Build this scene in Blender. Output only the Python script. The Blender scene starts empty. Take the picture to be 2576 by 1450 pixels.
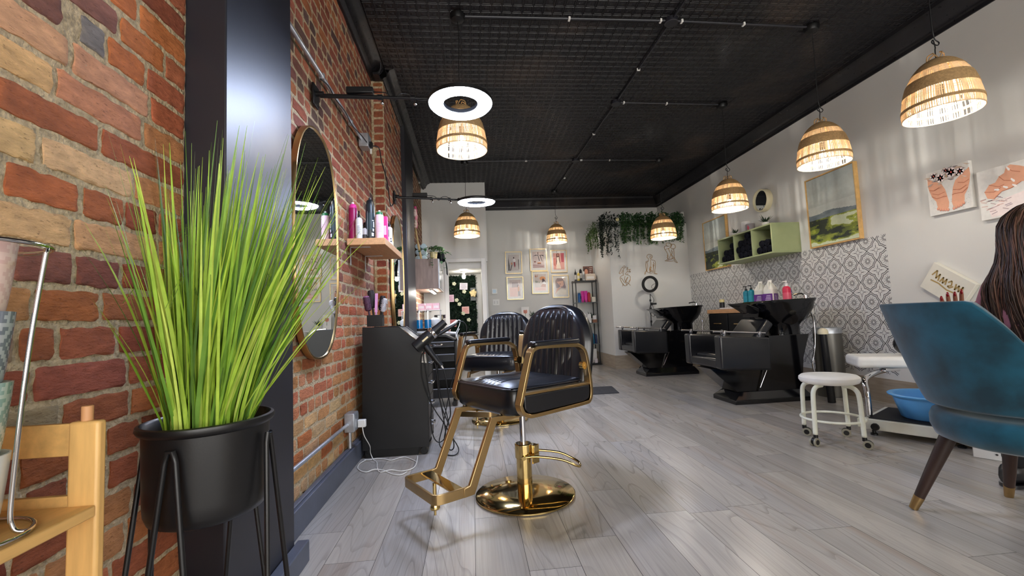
import bpy, math, random
import numpy as np
from mathutils import Vector, Matrix, noise as mnoise

PI = math.pi
scene = bpy.context.scene
COL = scene.collection

# ------------------------------------------------------------------ camera, world, exposure
cam_data = bpy.data.cameras.new('camera')
cam = bpy.data.objects.new('camera', cam_data); COL.objects.link(cam)
cam_data.sensor_width = 36.0
cam_data.lens = 36.0 * 1105.65 / 2576.0
cam_data.clip_start = 0.05
_f = Vector((0.09276204, 0.9932624, 0.0694623)); _r = Vector((0.99504478, -0.08996842, -0.04232697)); _u = Vector((0.03579238, -0.07304444, 0.99668622))
cam.matrix_world = Matrix(((_r.x, _u.x, -_f.x, 0.0), (_r.y, _u.y, -_f.y, 0.0), (_r.z, _u.z, -_f.z, 0.95), (0, 0, 0, 1)))
scene.camera = cam

world = bpy.data.worlds.new('world'); scene.world = world; world.use_nodes = True
WORLD_STRENGTH = 3.3    # overcast daylight coming in through the open shop front behind the camera
_bg = world.node_tree.nodes['Background']
_bg.inputs[0].default_value = (1.0, 0.972, 0.93, 1); _bg.inputs[1].default_value = WORLD_STRENGTH
scene.view_settings.view_transform = 'Standard'
scene.view_settings.look = 'None'
scene.view_settings.exposure = 1.1
scene.view_settings.gamma = 1.0
scene.view_settings.use_curve_mapping = False
cy = scene.cycles
cy.use_denoising = True
cy.max_bounces = 7; cy.diffuse_bounces = 4; cy.glossy_bounces = 4; cy.transmission_bounces = 5; cy.transparent_max_bounces = 8
cy.caustics_reflective = False; cy.caustics_refractive = False
cy.sample_clamp_indirect = 6.0
BULB_POWER = 1900.0    # emission strength of a pendant filament
RING_POWER = 70.0      # emission strength of a ring light diffuser

# ------------------------------------------------------------------ helpers
def lin(c):
    out = []
    for v in c[:3]:
        v = v / 255.0
        out.append(v / 12.92 if v <= 0.04045 else ((v + 0.055) / 1.055) ** 2.4)
    return tuple(out) + (1.0,)

MATS = {}
def _nodes(name):
    m = bpy.data.materials.new(name); m.use_nodes = True
    nt = m.node_tree
    return m, nt, nt.nodes['Principled BSDF']

def mat(name, rgb=None, rough=0.5, metal=0.0, vary=0.08, vscale=14.0, bump=0.0, bscale=60.0, coat=0.0, trans=0.0, ior=1.45,
        emit=None, estr=0.0, attr=False, spec=0.5, stretch=None, sheen=0.0, rvary=0.0, transluc=0.0, bdist=0.002):
    """principled material with noise driven colour variation; attr=True takes the base colour from the face colours"""
    if name in MATS: return MATS[name]
    m, nt, b = _nodes(name); N = nt.nodes.new; L = nt.links.new
    tc = N('ShaderNodeTexCoord'); src = tc.outputs['Object']
    if stretch:
        mp = N('ShaderNodeMapping'); mp.inputs['Scale'].default_value = stretch; L(src, mp.inputs[0]); src = mp.outputs[0]
    nz = N('ShaderNodeTexNoise'); nz.inputs['Scale'].default_value = vscale; nz.inputs['Detail'].default_value = 4
    L(src, nz.inputs['Vector'])
    mr = N('ShaderNodeMapRange'); mr.inputs[1].default_value = 0.3; mr.inputs[2].default_value = 0.7
    mr.inputs[3].default_value = 1.0 - vary; mr.inputs[4].default_value = 1.0 + vary
    L(nz.outputs['Fac'], mr.inputs[0])
    mx = N('ShaderNodeVectorMath'); mx.operation = 'SCALE'
    if attr:
        at = N('ShaderNodeAttribute'); at.attribute_name = 'Col'; L(at.outputs['Color'], mx.inputs[0])
    else:
        mx.inputs[0].default_value = lin(rgb)[:3]
    L(mr.outputs[0], mx.inputs['Scale']); L(mx.outputs[0], b.inputs['Base Color'])
    b.inputs['Roughness'].default_value = rough; b.inputs['Metallic'].default_value = metal
    b.inputs['Coat Weight'].default_value = coat; b.inputs['Coat Roughness'].default_value = 0.1
    b.inputs['Transmission Weight'].default_value = trans; b.inputs['IOR'].default_value = ior
    b.inputs['Specular IOR Level'].default_value = spec
    b.inputs['Sheen Weight'].default_value = sheen
    if rvary:
        mr2 = N('ShaderNodeMapRange'); mr2.inputs[1].default_value = 0.3; mr2.inputs[2].default_value = 0.7
        mr2.inputs[3].default_value = max(0.02, rough - rvary); mr2.inputs[4].default_value = rough + rvary
        L(nz.outputs['Fac'], mr2.inputs[0]); L(mr2.outputs[0], b.inputs['Roughness'])
    if bump:
        n2 = N('ShaderNodeTexNoise'); n2.inputs['Scale'].default_value = bscale; n2.inputs['Detail'].default_value = 5
        L(src, n2.inputs['Vector'])
        bp = N('ShaderNodeBump'); bp.inputs['Strength'].default_value = bump; bp.inputs['Distance'].default_value = bdist
        L(n2.outputs['Fac'], bp.inputs['Height']); L(bp.outputs[0], b.inputs['Normal'])
    if emit is not None:
        b.inputs['Emission Color'].default_value = lin(emit); b.inputs['Emission Strength'].default_value = estr
    if transluc:
        tl = N('ShaderNodeBsdfTranslucent'); L(mx.outputs[0], tl.inputs['Color'])
        ms = N('ShaderNodeMixShader'); ms.inputs[0].default_value = transluc
        L(b.outputs[0], ms.inputs[1]); L(tl.outputs[0], ms.inputs[2])
        L(ms.outputs[0], nt.nodes['Material Output'].inputs['Surface'])
    MATS[name] = m
    return m

def frame_from(t):
    t = t.normalized()
    a = Vector((0, 0, 1)) if abs(t.z) < 0.9 else Vector((1, 0, 0))
    x = a.cross(t).normalized(); y = t.cross(x).normalized()
    return x, y

class MB:
    """collects shapes and links them as ONE mesh object"""
    def __init__(s):
        s.v = []; s.f = []; s.c = []; s.mi = []; s.col = (1, 1, 1, 1); s.m = 0
    def rgb(s, *c):
        s.col = lin(c if len(c) == 3 else c[0]); return s
    def add(s, vs, fs):
        o = len(s.v); s.v.extend([tuple(p) for p in vs])
        for f in fs:
            s.f.append(tuple(o + i for i in f)); s.c.append(s.col); s.mi.append(s.m)
        return s
    def box(s, x0, y0, z0, x1, y1, z1):
        v = [(x0, y0, z0), (x1, y0, z0), (x1, y1, z0), (x0, y1, z0), (x0, y0, z1), (x1, y0, z1), (x1, y1, z1), (x0, y1, z1)]
        return s.add(v, [(0, 3, 2, 1), (4, 5, 6, 7), (0, 1, 5, 4), (1, 2, 6, 5), (2, 3, 7, 6), (3, 0, 4, 7)])
    def cbox(s, c, d, M=None):
        """box of size d centred at c, optionally turned by a 3x3 matrix"""
        h = Vector(d) / 2; c = Vector(c); v = []
        for z in (-1, 1):
            for x, y in ((-1, -1), (1, -1), (1, 1), (-1, 1)):
                p = Vector((x * h.x, y * h.y, z * h.z)); v.append(c + (M @ p if M else p))
        return s.add(v, [(0, 3, 2, 1), (4, 5, 6, 7), (0, 1, 5, 4), (1, 2, 6, 5), (2, 3, 7, 6), (3, 0, 4, 7)])
    def prism(s, poly, h0, h1, axis='z'):
        n = len(poly)
        def P(p, h):
            return (p[0], p[1], h) if axis == 'z' else ((p[0], h, p[1]) if axis == 'y' else (h, p[0], p[1]))
        v = [P(p, h0) for p in poly] + [P(p, h1) for p in poly]
        area = sum(poly[i][0] * poly[(i + 1) % n][1] - poly[(i + 1) % n][0] * poly[i][1] for i in range(n))
        flip = (area < 0) != (axis == 'y')
        f = [tuple(range(n - 1, -1, -1)), tuple(range(n, 2 * n))] + [(i, (i + 1) % n, n + (i + 1) % n, n + i) for i in range(n)]
        if flip: f = [tuple(reversed(q)) for q in f]
        return s.add(v, f)
    def tube(s, pts, r, n=8, closed=False, caps=True, sx=1.0):
        pts = [Vector(p) for p in pts]; m = len(pts)
        rs = r if isinstance(r, (list, tuple)) else [r] * m
        tang = []
        for i in range(m):
            a = pts[(i - 1) % m] if (closed or i > 0) else pts[i]
            b = pts[(i + 1) % m] if (closed or i < m - 1) else pts[i]
            t = (b - a); tang.append(t.normalized() if t.length > 1e-9 else Vector((0, 0, 1)))
        x, y = frame_from(tang[0]); vs = []
        for i in range(m):
            t = tang[i]
            x = (x - t * x.dot(t))
            x = x.normalized() if x.length > 1e-6 else frame_from(t)[0]
            y = t.cross(x)
            for k in range(n):
                a = 2 * PI * k / n
                vs.append(pts[i] + (x * math.cos(a) * sx + y * math.sin(a)) * rs[i])
        fs = []
        for i in range(m if closed else m - 1):
            j = (i + 1) % m
            for k in range(n):
                q = (k + 1) % n
                fs.append((i * n + k, i * n + q, j * n + q, j * n + k))
        if caps and not closed:
            fs.append(tuple(reversed(range(n)))); fs.append(tuple(range((m - 1) * n, m * n)))
        return s.add(vs, fs)
    def cyl(s, p0, p1, r0, r1=None, n=16):
        return s.tube([p0, p1], [r0, r0 if r1 is None else r1], n)
    def lathe(s, prof, n=24, c=(0, 0, 0), sx=1.0, sy=1.0, M=None, cap=True, a0=0.0):
        c = Vector(c); vs = []; m = len(prof)
        for r, z in prof:
            for k in range(n):
                a = a0 + 2 * PI * k / n
                p = Vector((r * math.cos(a) * sx, r * math.sin(a) * sy, z)); vs.append(c + (M @ p if M else p))
        fs = [(i * n + k, i * n + (k + 1) % n, (i + 1) * n + (k + 1) % n, (i + 1) * n + k) for i in range(m - 1) for k in range(n)]
        if cap:
            if prof[0][0] > 1e-6: fs.append(tuple(reversed(range(n))))
            if prof[-1][0] > 1e-6: fs.append(tuple(range((m - 1) * n, m * n)))
        return s.add(vs, fs)
    def loft(s, rings, cap=True, closed=True):
        n = len(rings[0]); m = len(rings); vs = [p for r in rings for p in r]; fs = []
        for i in range(m - 1):
            for k in range(n if closed else n - 1):
                q = (k + 1) % n
                fs.append((i * n + k, i * n + q, (i + 1) * n + q, (i + 1) * n + k))
        if cap and closed:
            fs.append(tuple(reversed(range(n)))); fs.append(tuple(range((m - 1) * n, m * n)))
        return s.add(vs, fs)
    def ball(s, c, r, n=16, m=10, M=None):
        r = r if isinstance(r, (list, tuple)) else (r, r, r); c = Vector(c); vs = []
        for i in range(m + 1):
            t = PI * i / m
            for k in range(n):
                a = 2 * PI * k / n
                p = Vector((r[0] * math.sin(t) * math.cos(a), r[1] * math.sin(t) * math.sin(a), -r[2] * math.cos(t)))
                vs.append(c + (M @ p if M else p))
        return s.add(vs, [(i * n + k, i * n + (k + 1) % n, (i + 1) * n + (k + 1) % n, (i + 1) * n + k) for i in range(m) for k in range(n)])
    def quad(s, a, b, c, d):
        return s.add([a, b, c, d], [(0, 1, 2, 3)])
    def move(s, M, start=0):
        for i in range(start, len(s.v)): s.v[i] = tuple(M @ Vector(s.v[i]))
        return s
    def build(s, name, mats, parent=None, smooth=40, bevel=0.0, seg=2, subsurf=0, attr=False):
        me = bpy.data.meshes.new(name)
        me.from_pydata([tuple(p) for p in s.v], [], s.f)
        for m in (mats if isinstance(mats, (list, tuple)) else [mats]): me.materials.append(m)
        if any(s.mi): me.polygons.foreach_set('material_index', s.mi)
        if attr:
            ca = me.color_attributes.new('Col', 'FLOAT_COLOR', 'CORNER')
            tot = np.zeros(len(me.polygons), dtype=np.int32); me.polygons.foreach_get('loop_total', tot)
            ca.data.foreach_set('color', np.repeat(np.array(s.c, dtype=np.float32).reshape(-1, 4), tot, axis=0).ravel())
        me.update()
        if smooth:
            me.polygons.foreach_set('use_smooth', [True] * len(me.polygons))
            if smooth < 180: me.set_sharp_from_angle(angle=math.radians(smooth))
        o = bpy.data.objects.new(name, me); COL.objects.link(o)
        if parent is not None: o.parent = parent
        if bevel:
            md = o.modifiers.new('bevel', 'BEVEL'); md.width = bevel; md.segments = seg; md.limit_method = 'ANGLE'; md.angle_limit = math.radians(35)
        if subsurf:
            md = o.modifiers.new('subsurf', 'SUBSURF'); md.levels = subsurf; md.render_levels = subsurf
        return o

def tag(o, label=None, cat=None, group=None, kind=None):
    if label: o['label'] = label
    if cat: o['category'] = cat
    if group: o['group'] = group
    if kind: o['kind'] = kind
    return o
def thing(name, label, cat, loc=(0, 0, 0), rotz=0.0, group=None):
    o = bpy.data.objects.new(name, None); COL.objects.link(o)
    o.empty_display_size = 0.1; o.location = loc; o.rotation_euler = (0, 0, rotz)
    return tag(o, label, cat, group)
def struct(o):
    return tag(o, kind='structure')
def kids(o):
    return [c for c in bpy.data.objects if c.parent == o]
def copy_tree(o, parent=None):
    ch = kids(o)
    c = o.copy(); COL.objects.link(c); c.parent = parent
    for k in ch: copy_tree(k, c)
    return c
def dup(root, loc, rotz=None, label=None, group=None):
    c = copy_tree(root); c.location = loc
    if rotz is not None: c.rotation_euler = (0, 0, rotz)
    if label: c['label'] = label
    if group: c['group'] = group
    return c
def spline(pts, n=8):
    """smooth Catmull-Rom path through points"""
    P = [Vector(p) for p in pts]; out = []
    for i in range(len(P) - 1):
        a = P[max(i - 1, 0)]; b = P[i]; c = P[i + 1]; d = P[min(i + 2, len(P) - 1)]
        for k in range(n):
            t = k / n
            out.append(0.5 * ((2 * b) + (c - a) * t + (2 * a - 5 * b + 4 * c - d) * t * t + (3 * b - a - 3 * c + d) * t ** 3))
    out.append(P[-1]); return out
def arc(cx, cy, r, a0, a1, n=8):
    return [(cx + r * math.cos(math.radians(a0 + (a1 - a0) * i / n)), cy + r * math.sin(math.radians(a0 + (a1 - a0) * i / n))) for i in range(n + 1)]
def rrect(x0, y0, x1, y1, r, n=5):
    return arc(x1 - r, y1 - r, r, 0, 90, n) + arc(x0 + r, y1 - r, r, 90, 180, n) + arc(x0 + r, y0 + r, r, 180, 270, n) + arc(x1 - r, y0 + r, r, 270, 360, n)
def rotz(a): return Matrix.Rotation(a, 3, 'Z')
def rotx(a): return Matrix.Rotation(a, 3, 'X')
def roty(a): return Matrix.Rotation(a, 3, 'Y')
# ------------------------------------------------------------------ room sizes
XL, XR, YB, YC, ZC = -0.87, 3.922, 8.727, 7.55, 3.35

# shared materials
M_white = mat('painted white wall', (214, 213, 208), rough=0.6, vary=0.015, vscale=3, bump=0.15, bscale=180)
M_trimw = mat('white trim paint', (214, 213, 209), rough=0.4, vary=0.02)
M_blackpaint = mat('satin black post paint', (31, 31, 38), rough=0.42, vary=0.1, vscale=6, bump=0.08, bscale=40, spec=0.7)
M_navypaint = mat('blue grey skirting paint', (84, 88, 100), rough=0.45, vary=0.12, vscale=9, bump=0.15, bscale=70)
M_tan = mat('tan plank skirting', (160, 146, 128), rough=0.5, vary=0.14, vscale=5, stretch=(2, 1, 12))
M_gold = mat('brushed gold metal', (186, 156, 108), rough=0.3, metal=1.0, vary=0.03, vscale=40)
M_goldp = mat('polished gold metal', (214, 186, 124), rough=0.08, metal=1.0, vary=0.03, vscale=8)
M_chrome = mat('chrome', (205, 205, 208), rough=0.1, metal=1.0, vary=0.03)
M_steel = mat('galvanised steel', (186, 190, 196), rough=0.4, metal=0.75, vary=0.12, vscale=30)
M_black = mat('black plastic', (16, 16, 17), rough=0.42, vary=0.1)
M_blackm = mat('black powder coated metal', (20, 20, 22), rough=0.36, vary=0.1, bump=0.05, bscale=220)
M_blackg = mat('gloss black', (12, 12, 15), rough=0.1, vary=0.1, coat=0.3)
M_leather = mat('black leatherette', (18, 19, 24), rough=0.3, vary=0.08, bump=0.05, bscale=260, spec=0.6, coat=0.25)
M_cord = mat('black cord', (14, 14, 16), rough=0.5)
M_whitep = mat('white plastic', (232, 231, 226), rough=0.35, vary=0.03)
M_glass = mat('clear glass', (245, 250, 248), rough=0.02, trans=1.0, ior=1.45, vary=0.0)
M_mirror = mat('mirror glass', (236, 240, 240), rough=0.015, metal=1.0, vary=0.0)
M_any = mat('plain coloured plastic', rough=0.35, attr=True, vary=0.04)
M_print = mat('printed paper', rough=0.55, attr=True, vary=0.05, vscale=30)
M_leaf = mat('leaf', rough=0.45, attr=True, vary=0.18, vscale=25, transluc=0.25)

# ------------------------------------------------------------------ floor: grey wood planks
def floor_material():
    m, nt, b = _nodes('grey wood plank'); N = nt.nodes.new; L = nt.links.new
    tc = N('ShaderNodeTexCoord'); at = N('ShaderNodeAttribute'); at.attribute_name = 'Col'
    sc = N('ShaderNodeVectorMath'); sc.operation = 'SCALE'; sc.inputs['Scale'].default_value = 37.0; L(at.outputs['Color'], sc.inputs[0])
    ad = N('ShaderNodeVectorMath'); ad.operation = 'ADD'; L(tc.outputs['Object'], ad.inputs[0]); L(sc.outputs[0], ad.inputs[1])
    def noise(scale, detail=2.0, rough=0.5, dist=0.0):
        mp = N('ShaderNodeMapping'); mp.inputs['Scale'].default_value = scale; L(ad.outputs[0], mp.inputs[0])
        n = N('ShaderNodeTexNoise'); n.inputs['Scale'].default_value = 1.0; n.inputs['Detail'].default_value = detail
        n.inputs['Roughness'].default_value = rough; n.inputs['Distortion'].default_value = dist
        L(mp.outputs[0], n.inputs['Vector']); return n.outputs['Fac']
    def math_(op, a, bb=None, v=None):
        x = N('ShaderNodeMath'); x.operation = op; L(a, x.inputs[0])
        if bb is not None: L(bb, x.inputs[1])
        if v is not None: x.inputs[1].default_value = v
        return x.outputs[0]
    def rng(a, i0, i1, o0, o1):
        r = N('ShaderNodeMapRange'); r.interpolation_type = 'SMOOTHSTEP'
        for k, vv in zip((1, 2, 3, 4), (i0, i1, o0, o1)): r.inputs[k].default_value = vv
        L(a, r.inputs[0]); return r.outputs[0]
    big = noise((5.5, 0.55, 1), 1.0)
    rings = math_('FRACT', math_('MULTIPLY', big, v=15.0))
    line = rng(rings, 0.0, 0.22, 0.74, 1.0)                       # dark early edge of each growth ring
    fibre = rng(noise((150, 2.5, 1), 3.0), 0.3, 0.7, 0.93, 1.05)
    blot = rng(noise((7, 0.9, 1), 3.0), 0.25, 0.75, 0.86, 1.1)
    strength = rng(noise((3, 0.5, 1), 1.0), 0.35, 0.65, 0.35, 1.0)
    one = N('ShaderNodeMix'); one.data_type = 'FLOAT'; L(strength, one.inputs[0]); one.inputs[2].default_value = 1.0; L(line, one.inputs[3])
    f = math_('MULTIPLY', math_('MULTIPLY', one.outputs[0], fibre), blot)
    sep = N('ShaderNodeSeparateColor'); L(at.outputs['Color'], sep.inputs[0])
    tone = rng(sep.outputs[0], 0, 1, 0.9, 1.06)
    f = math_('MULTIPLY', f, tone)
    cr = N('ShaderNodeMix'); cr.data_type = 'RGBA'; L(sep.outputs[1], cr.inputs[0])
    cr.inputs[6].default_value = lin((172, 166, 160)); cr.inputs[7].default_value = lin((176, 168, 157))
    warm = N('ShaderNodeMix'); warm.data_type = 'RGBA'; L(rng(noise((9, 0.6, 1), 2.0), 0.52, 0.75, 0, 0.55), warm.inputs[0])
    L(cr.outputs[2], warm.inputs[6]); warm.inputs[7].default_value = lin((168, 150, 134))
    fin = N('ShaderNodeVectorMath'); fin.operation = 'SCALE'; L(warm.outputs[2], fin.inputs[0]); L(f, fin.inputs['Scale'])
    L(fin.outputs[0], b.inputs['Base Color'])
    b.inputs['Roughness'].default_value = 0.27
    bp = N('ShaderNodeBump'); bp.inputs['Strength'].default_value = 0.12; bp.inputs['Distance'].default_value = 0.001
    L(f, bp.inputs['Height']); L(bp.outputs[0], b.inputs['Normal'])
    return m
rnd = random.Random(4)
fl = MB(); W = 0.2014
k0 = int(math.floor((XL + 0.021) / W)) ; k1 = int(math.ceil((XR + 0.021) / W))
for k in range(k0, k1):
    x0 = max(XL, -0.021 + W * k); x1 = min(XR, -0.021 + W * (k + 1))
    y = -2.6 - rnd.random() * 1.2
    while y < 9.2:
        y1 = y + 1.22
        fl.col = (rnd.random(), rnd.random(), rnd.random(), 1)
        g = 0.0009
        fl.quad((x0 + g, max(y, -2.6) + g, 0), (x1 - g, max(y, -2.6) + g, 0), (x1 - g, min(y1, 9.2) - g, 0), (x0 + g, min(y1, 9.2) - g, 0)) if y1 > -2.55 else None
        y = y1
nplank = len(fl.f); fl.m = 1; fl.col = (0.1, 0.1, 0.1, 1)
fl.quad((XL - .1, -2.6, -0.002), (XR + .1, -2.6, -0.002), (XR + .1, 9.2, -0.002), (XL - .1, 9.2, -0.002))
struct(fl.build('floor', [floor_material(), mat('dark plank gap', (58, 54, 50), rough=0.9)], smooth=0, attr=True))

# ------------------------------------------------------------------ brick walls
def brick_material():
    m, nt, b = _nodes('old brick'); N = nt.nodes.new; L = nt.links.new
    tc = N('ShaderNodeTexCoord'); at = N('ShaderNodeAttribute'); at.attribute_name = 'Col'
    n1 = N('ShaderNodeTexNoise'); n1.inputs['Scale'].default_value = 11; n1.inputs['Detail'].default_value = 6; n1.inputs['Roughness'].default_value = 0.65
    n2 = N('ShaderNodeTexNoise'); n2.inputs['Scale'].default_value = 130; n2.inputs['Detail'].default_value = 6; n2.inputs['Roughness'].default_value = 0.6
    n3 = N('ShaderNodeTexNoise'); n3.inputs['Scale'].default_value = 45; n3.inputs['Detail'].default_value = 5
    mp = N('ShaderNodeMapping'); mp.inputs['Scale'].default_value = (1, 0.6, 1.6); L(tc.outputs['Object'], mp.inputs[0])
    for n in (n1, n2, n3): L(mp.outputs[0], n.inputs['Vector'])
    r = N('ShaderNodeMapRange'); r.inputs[1].default_value = 0.25; r.inputs[2].default_value = 0.75; r.inputs[3].default_value = 0.70; r.inputs[4].default_value = 1.28
    L(n1.outputs['Fac'], r.inputs[0])
    r3 = N('ShaderNodeMapRange'); r3.inputs[1].default_value = 0.3; r3.inputs[2].default_value = 0.7; r3.inputs[3].default_value = 0.84; r3.inputs[4].default_value = 1.14; L(n3.outputs['Fac'], r3.inputs[0])
    mm = N('ShaderNodeMath'); mm.operation = 'MULTIPLY'; L(r.outputs[0], mm.inputs[0]); L(r3.outputs[0], mm.inputs[1])
    s = N('ShaderNodeVectorMath'); s.operation = 'SCALE'; L(at.outputs['Color'], s.inputs[0]); L(mm.outputs[0], s.inputs['Scale'])
    pit = N('ShaderNodeMapRange'); pit.inputs[1].default_value = 0.60; pit.inputs[2].default_value = 0.70; pit.inputs[3].default_value = 0; pit.inputs[4].default_value = 0.55
    L(n2.outputs['Fac'], pit.inputs[0])
    mx = N('ShaderNodeMix'); mx.data_type = 'RGBA'; L(pit.outputs[0], mx.inputs[0]); L(s.outputs[0], mx.inputs[6]); mx.inputs[7].default_value = lin((80, 48, 32))
    L(mx.outputs[2], b.inputs['Base Color']); b.inputs['Roughness'].default_value = 0.82; b.inputs['Specular IOR Level'].default_value = 0.25
    h = N('ShaderNodeMath'); h.operation = 'ADD'; L(n3.outputs['Fac'], h.inputs[0]); L(n2.outputs['Fac'], h.inputs[1])
    bp = N('ShaderNodeBump'); bp.inputs['Strength'].default_value = 0.9; bp.inputs['Distance'].default_value = 0.006
    L(h.outputs[0], bp.inputs['Height']); L(bp.outputs[0], b.inputs['Normal'])
    return m
M_brick = brick_material()
M_mortar = mat('sandy mortar', (182, 164, 134), rough=0.95, vary=0.30, vscale=70, bump=1.0, bscale=110, bdist=0.009, spec=0.2)
NB = lambda c: tuple(min(250, v * 1.07 + 4) for v in c)
BUFF, SALM, PINK, RED, ORG, TAN, PURP, DRED, GREY, MUD = ((212, 168, 112), (196, 128, 90), (200, 138, 104), (168, 88, 56), (182, 102, 54), (184, 124, 72), (132, 74, 58), (142, 68, 42), (118, 112, 108), (150, 130, 98))

def brick_face(mb, P, u0, u1, z0, z1, nu, nz, amp, seed, dep=0.016, rad=0.004):
    """one brick: a slightly irregular front with rounded, crumbling edges; P(u, z, d) maps to the wall"""
    us = [0, 0.0] + [i / nu for i in range(1, nu)] + [1.0, 1]; zs = [0, 0.0] + [i / nz for i in range(1, nz)] + [1.0, 1]
    nU = len(us); nZ = len(zs); vs = []
    for j, w in enumerate(zs):
        for i, t in enumerate(us):
            ou = 1 if i == 0 else (-1 if i == nU - 1 else 0); oz = 1 if j == 0 else (-1 if j == nZ - 1 else 0)
            u = u0 + (u1 - u0) * t; z = z0 + (z1 - z0) * w
            q = Vector((u * 38 + seed, z * 38, seed * 3.1))
            e = mnoise.noise(q)
            d = mnoise.noise(q * 1.7) * amp * 0.8
            if ou == 0 and oz == 0:
                if i == 1: u += rad * 0.8
                if i == nU - 2: u -= rad * 0.8
                if j == 1: z += rad * 0.8
                if j == nZ - 2: z -= rad * 0.8
                if i in (1, nU - 2) or j in (1, nZ - 2): d -= 0.0015
                if i in (1, nU - 2) and j in (1, nZ - 2): d -= 0.003
            else:
                d = -dep
            if i in (0, 1, nU - 2, nU - 1): u += e * amp * 1.2
            if j in (0, 1, nZ - 2, nZ - 1): z += mnoise.noise(q + Vector((9, 3, 1))) * amp * 1.2
            vs.append(P(u, z, d))
    mb.add(vs, [(j * nU + i, j * nU + i + 1, (j + 1) * nU + i + 1, (j + 1) * nU + i) for j in range(nZ - 1) for i in range(nU - 1)])

def jit(c, rng, a=9):
    k = rng.uniform(-a, a); g = sum(c) / 3.0; return tuple(max(0, min(255, (v * 0.88 + g * 0.12) + k + rng.uniform(-3, 3))) for v in c)

def mortar_grid(mb, P, u0, u1, z0, z1, nu, nz, d):
    vs = [P(u0 + (u1 - u0) * i / nu, z0 + (z1 - z0) * j / nz, d + 0.003 * mnoise.noise(Vector((i * .9, j * .9, u0)))) for j in range(nz + 1) for i in range(nu + 1)]
    mb.add(vs, [(j * (nu + 1) + i, j * (nu + 1) + i + 1, (j + 1) * (nu + 1) + i + 1, (j + 1) * (nu + 1) + i) for j in range(nz) for i in range(nu)])

def brick_run(mb, P, u0, u1, z0, z1, pitch, rng, pal, nu=4, nz=2, amp=0.003, joint=0.011, rows=None, zoff=0.0, length=0.205, hfrac=0.3, zpal=None):
    z = z0 - zoff; r = 0
    while z < z1 - 0.01:
        key = round(z, 3); spec = None
        if rows:
            for kz, val in rows.items():
                if abs(kz - z) < pitch * 0.4: spec = val
        if spec:
            edges = [u0] + [e for e, _ in spec[:-1]] + [u1]; cols = [c for _, c in spec]
        else:
            header = rng.random() < 0.22; L0 = length * (0.5 if header else 1.0)
            edges = [u0]; u = u0 + L0 * (rng.random() if not header else rng.uniform(0.5, 1)); cols = []
            while u < u1 - 0.05:
                edges.append(u); u += L0 * rng.uniform(0.93, 1.07) * (0.5 if (not header and rng.random() < hfrac * 0.4) else 1)
            edges.append(u1)
            p = zpal(z) if zpal else pal
            cols = [rng.choice(p) for _ in range(len(edges) - 1)]
        for i in range(len(edges) - 1):
            if cols[i] is None: continue
            a, b = edges[i] + joint / 2, edges[i + 1] - joint / 2
            if b - a < 0.02: continue
            mb.col = lin(jit(cols[i], rng, 4 if spec else 9))
            zz0 = max(z, z0) + joint / 2; zz1 = min(z + pitch, z1) - joint / 2
            if zz1 - zz0 > 0.012:
                n_u = max(2, int(nu * min(1.4, (b - a) / length) + 0.5))
                brick_face(mb, P, a, b, zz0 + rng.uniform(-.0015, .0015), zz1 + rng.uniform(-.0015, .0015), n_u, nz, amp, rng.random() * 90)
        z += pitch; r += 1

brng = random.Random(11)
wl = MB()
PX = lambda x: (lambda u, z, d: (x + d, u, z))          # wall facing +X, u = y
PYm = lambda y: (lambda u, z, d: (u, y - d, z))         # wall facing -Y, u = x
near_rows = {  # course bottom: (far end y, brick colour) as they lie beside the post
    1.768: [(0.62, ORG), (0.99, RED), (1.205, ORG), (9, ORG)],
    1.689: [(0.70, RED), (0.93, PURP), (1.142, (140, 88, 74)), (1.31, ORG), (9, RED)],
    1.610: [(0.80, PURP), (0.995, (128, 82, 68)), (1.030, None), (1.107, GREY), (1.236, ORG), (9, RED)],
    1.531: [(0.62, BUFF), (0.80, BUFF), (1.012, (204, 150, 110)), (1.252, PINK), (9, RED)],
    1.453: [(0.72, SALM), (0.978, (214, 170, 110)), (1.228, SALM), (9, TAN)],
    1.365: [(0.66, RED), (0.86, RED), (1.094, (164, 86, 56)), (9, (152, 78, 48))],
    1.285: [(0.74, BUFF), (0.95, BUFF), (1.200, (212, 170, 122)), (9, TAN)],
    1.206: [(0.72, ORG), (0.88, MUD), (1.047, (176, 94, 52)), (1.172, (166, 90, 56)), (1.29, DRED), (9, RED)],
    1.128: [(0.80, BUFF), (1.030, (200, 156, 104)), (1.29, (196, 142, 100)), (9, TAN)],
    1.056: [(0.70, PURP), (0.90, PURP), (1.035, (126, 68, 56)), (1.165, (130, 68, 54)), (9, DRED)],
    0.980: [(0.74, RED), (0.948, TAN), (1.108, (166, 92, 46)), (9, (158, 88, 48))],
    0.900: [(0.79, RED), (0.919, MUD), (1.0, (150, 80, 48)), (1.157, (148, 76, 48)), (9, DRED)],
    0.820: [(0.70, TAN), (0.95, (150, 72, 48)), (1.19, (146, 76, 52)), (9, RED)],
    0.741: [(0.72, RED), (0.885, PURP), (1.015, MUD), (1.2, (152, 80, 50)), (9, ORG)],
}
near_rows = {z: [(e, None if c is None else NB(c)) for e, c in v] for z, v in near_rows.items()}
brick_run(wl, PX(XL + 0.012), -0.6, 1.402, 0.03, 3.24, 0.079, brng, [RED, RED, DRED, DRED, ORG, TAN, (146, 78, 52)], nu=18, nz=8, amp=0.0042, joint=0.0095, rows=near_rows, zoff=0.079 * 10 - 0.82 + 0.03 - 0.0)
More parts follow.
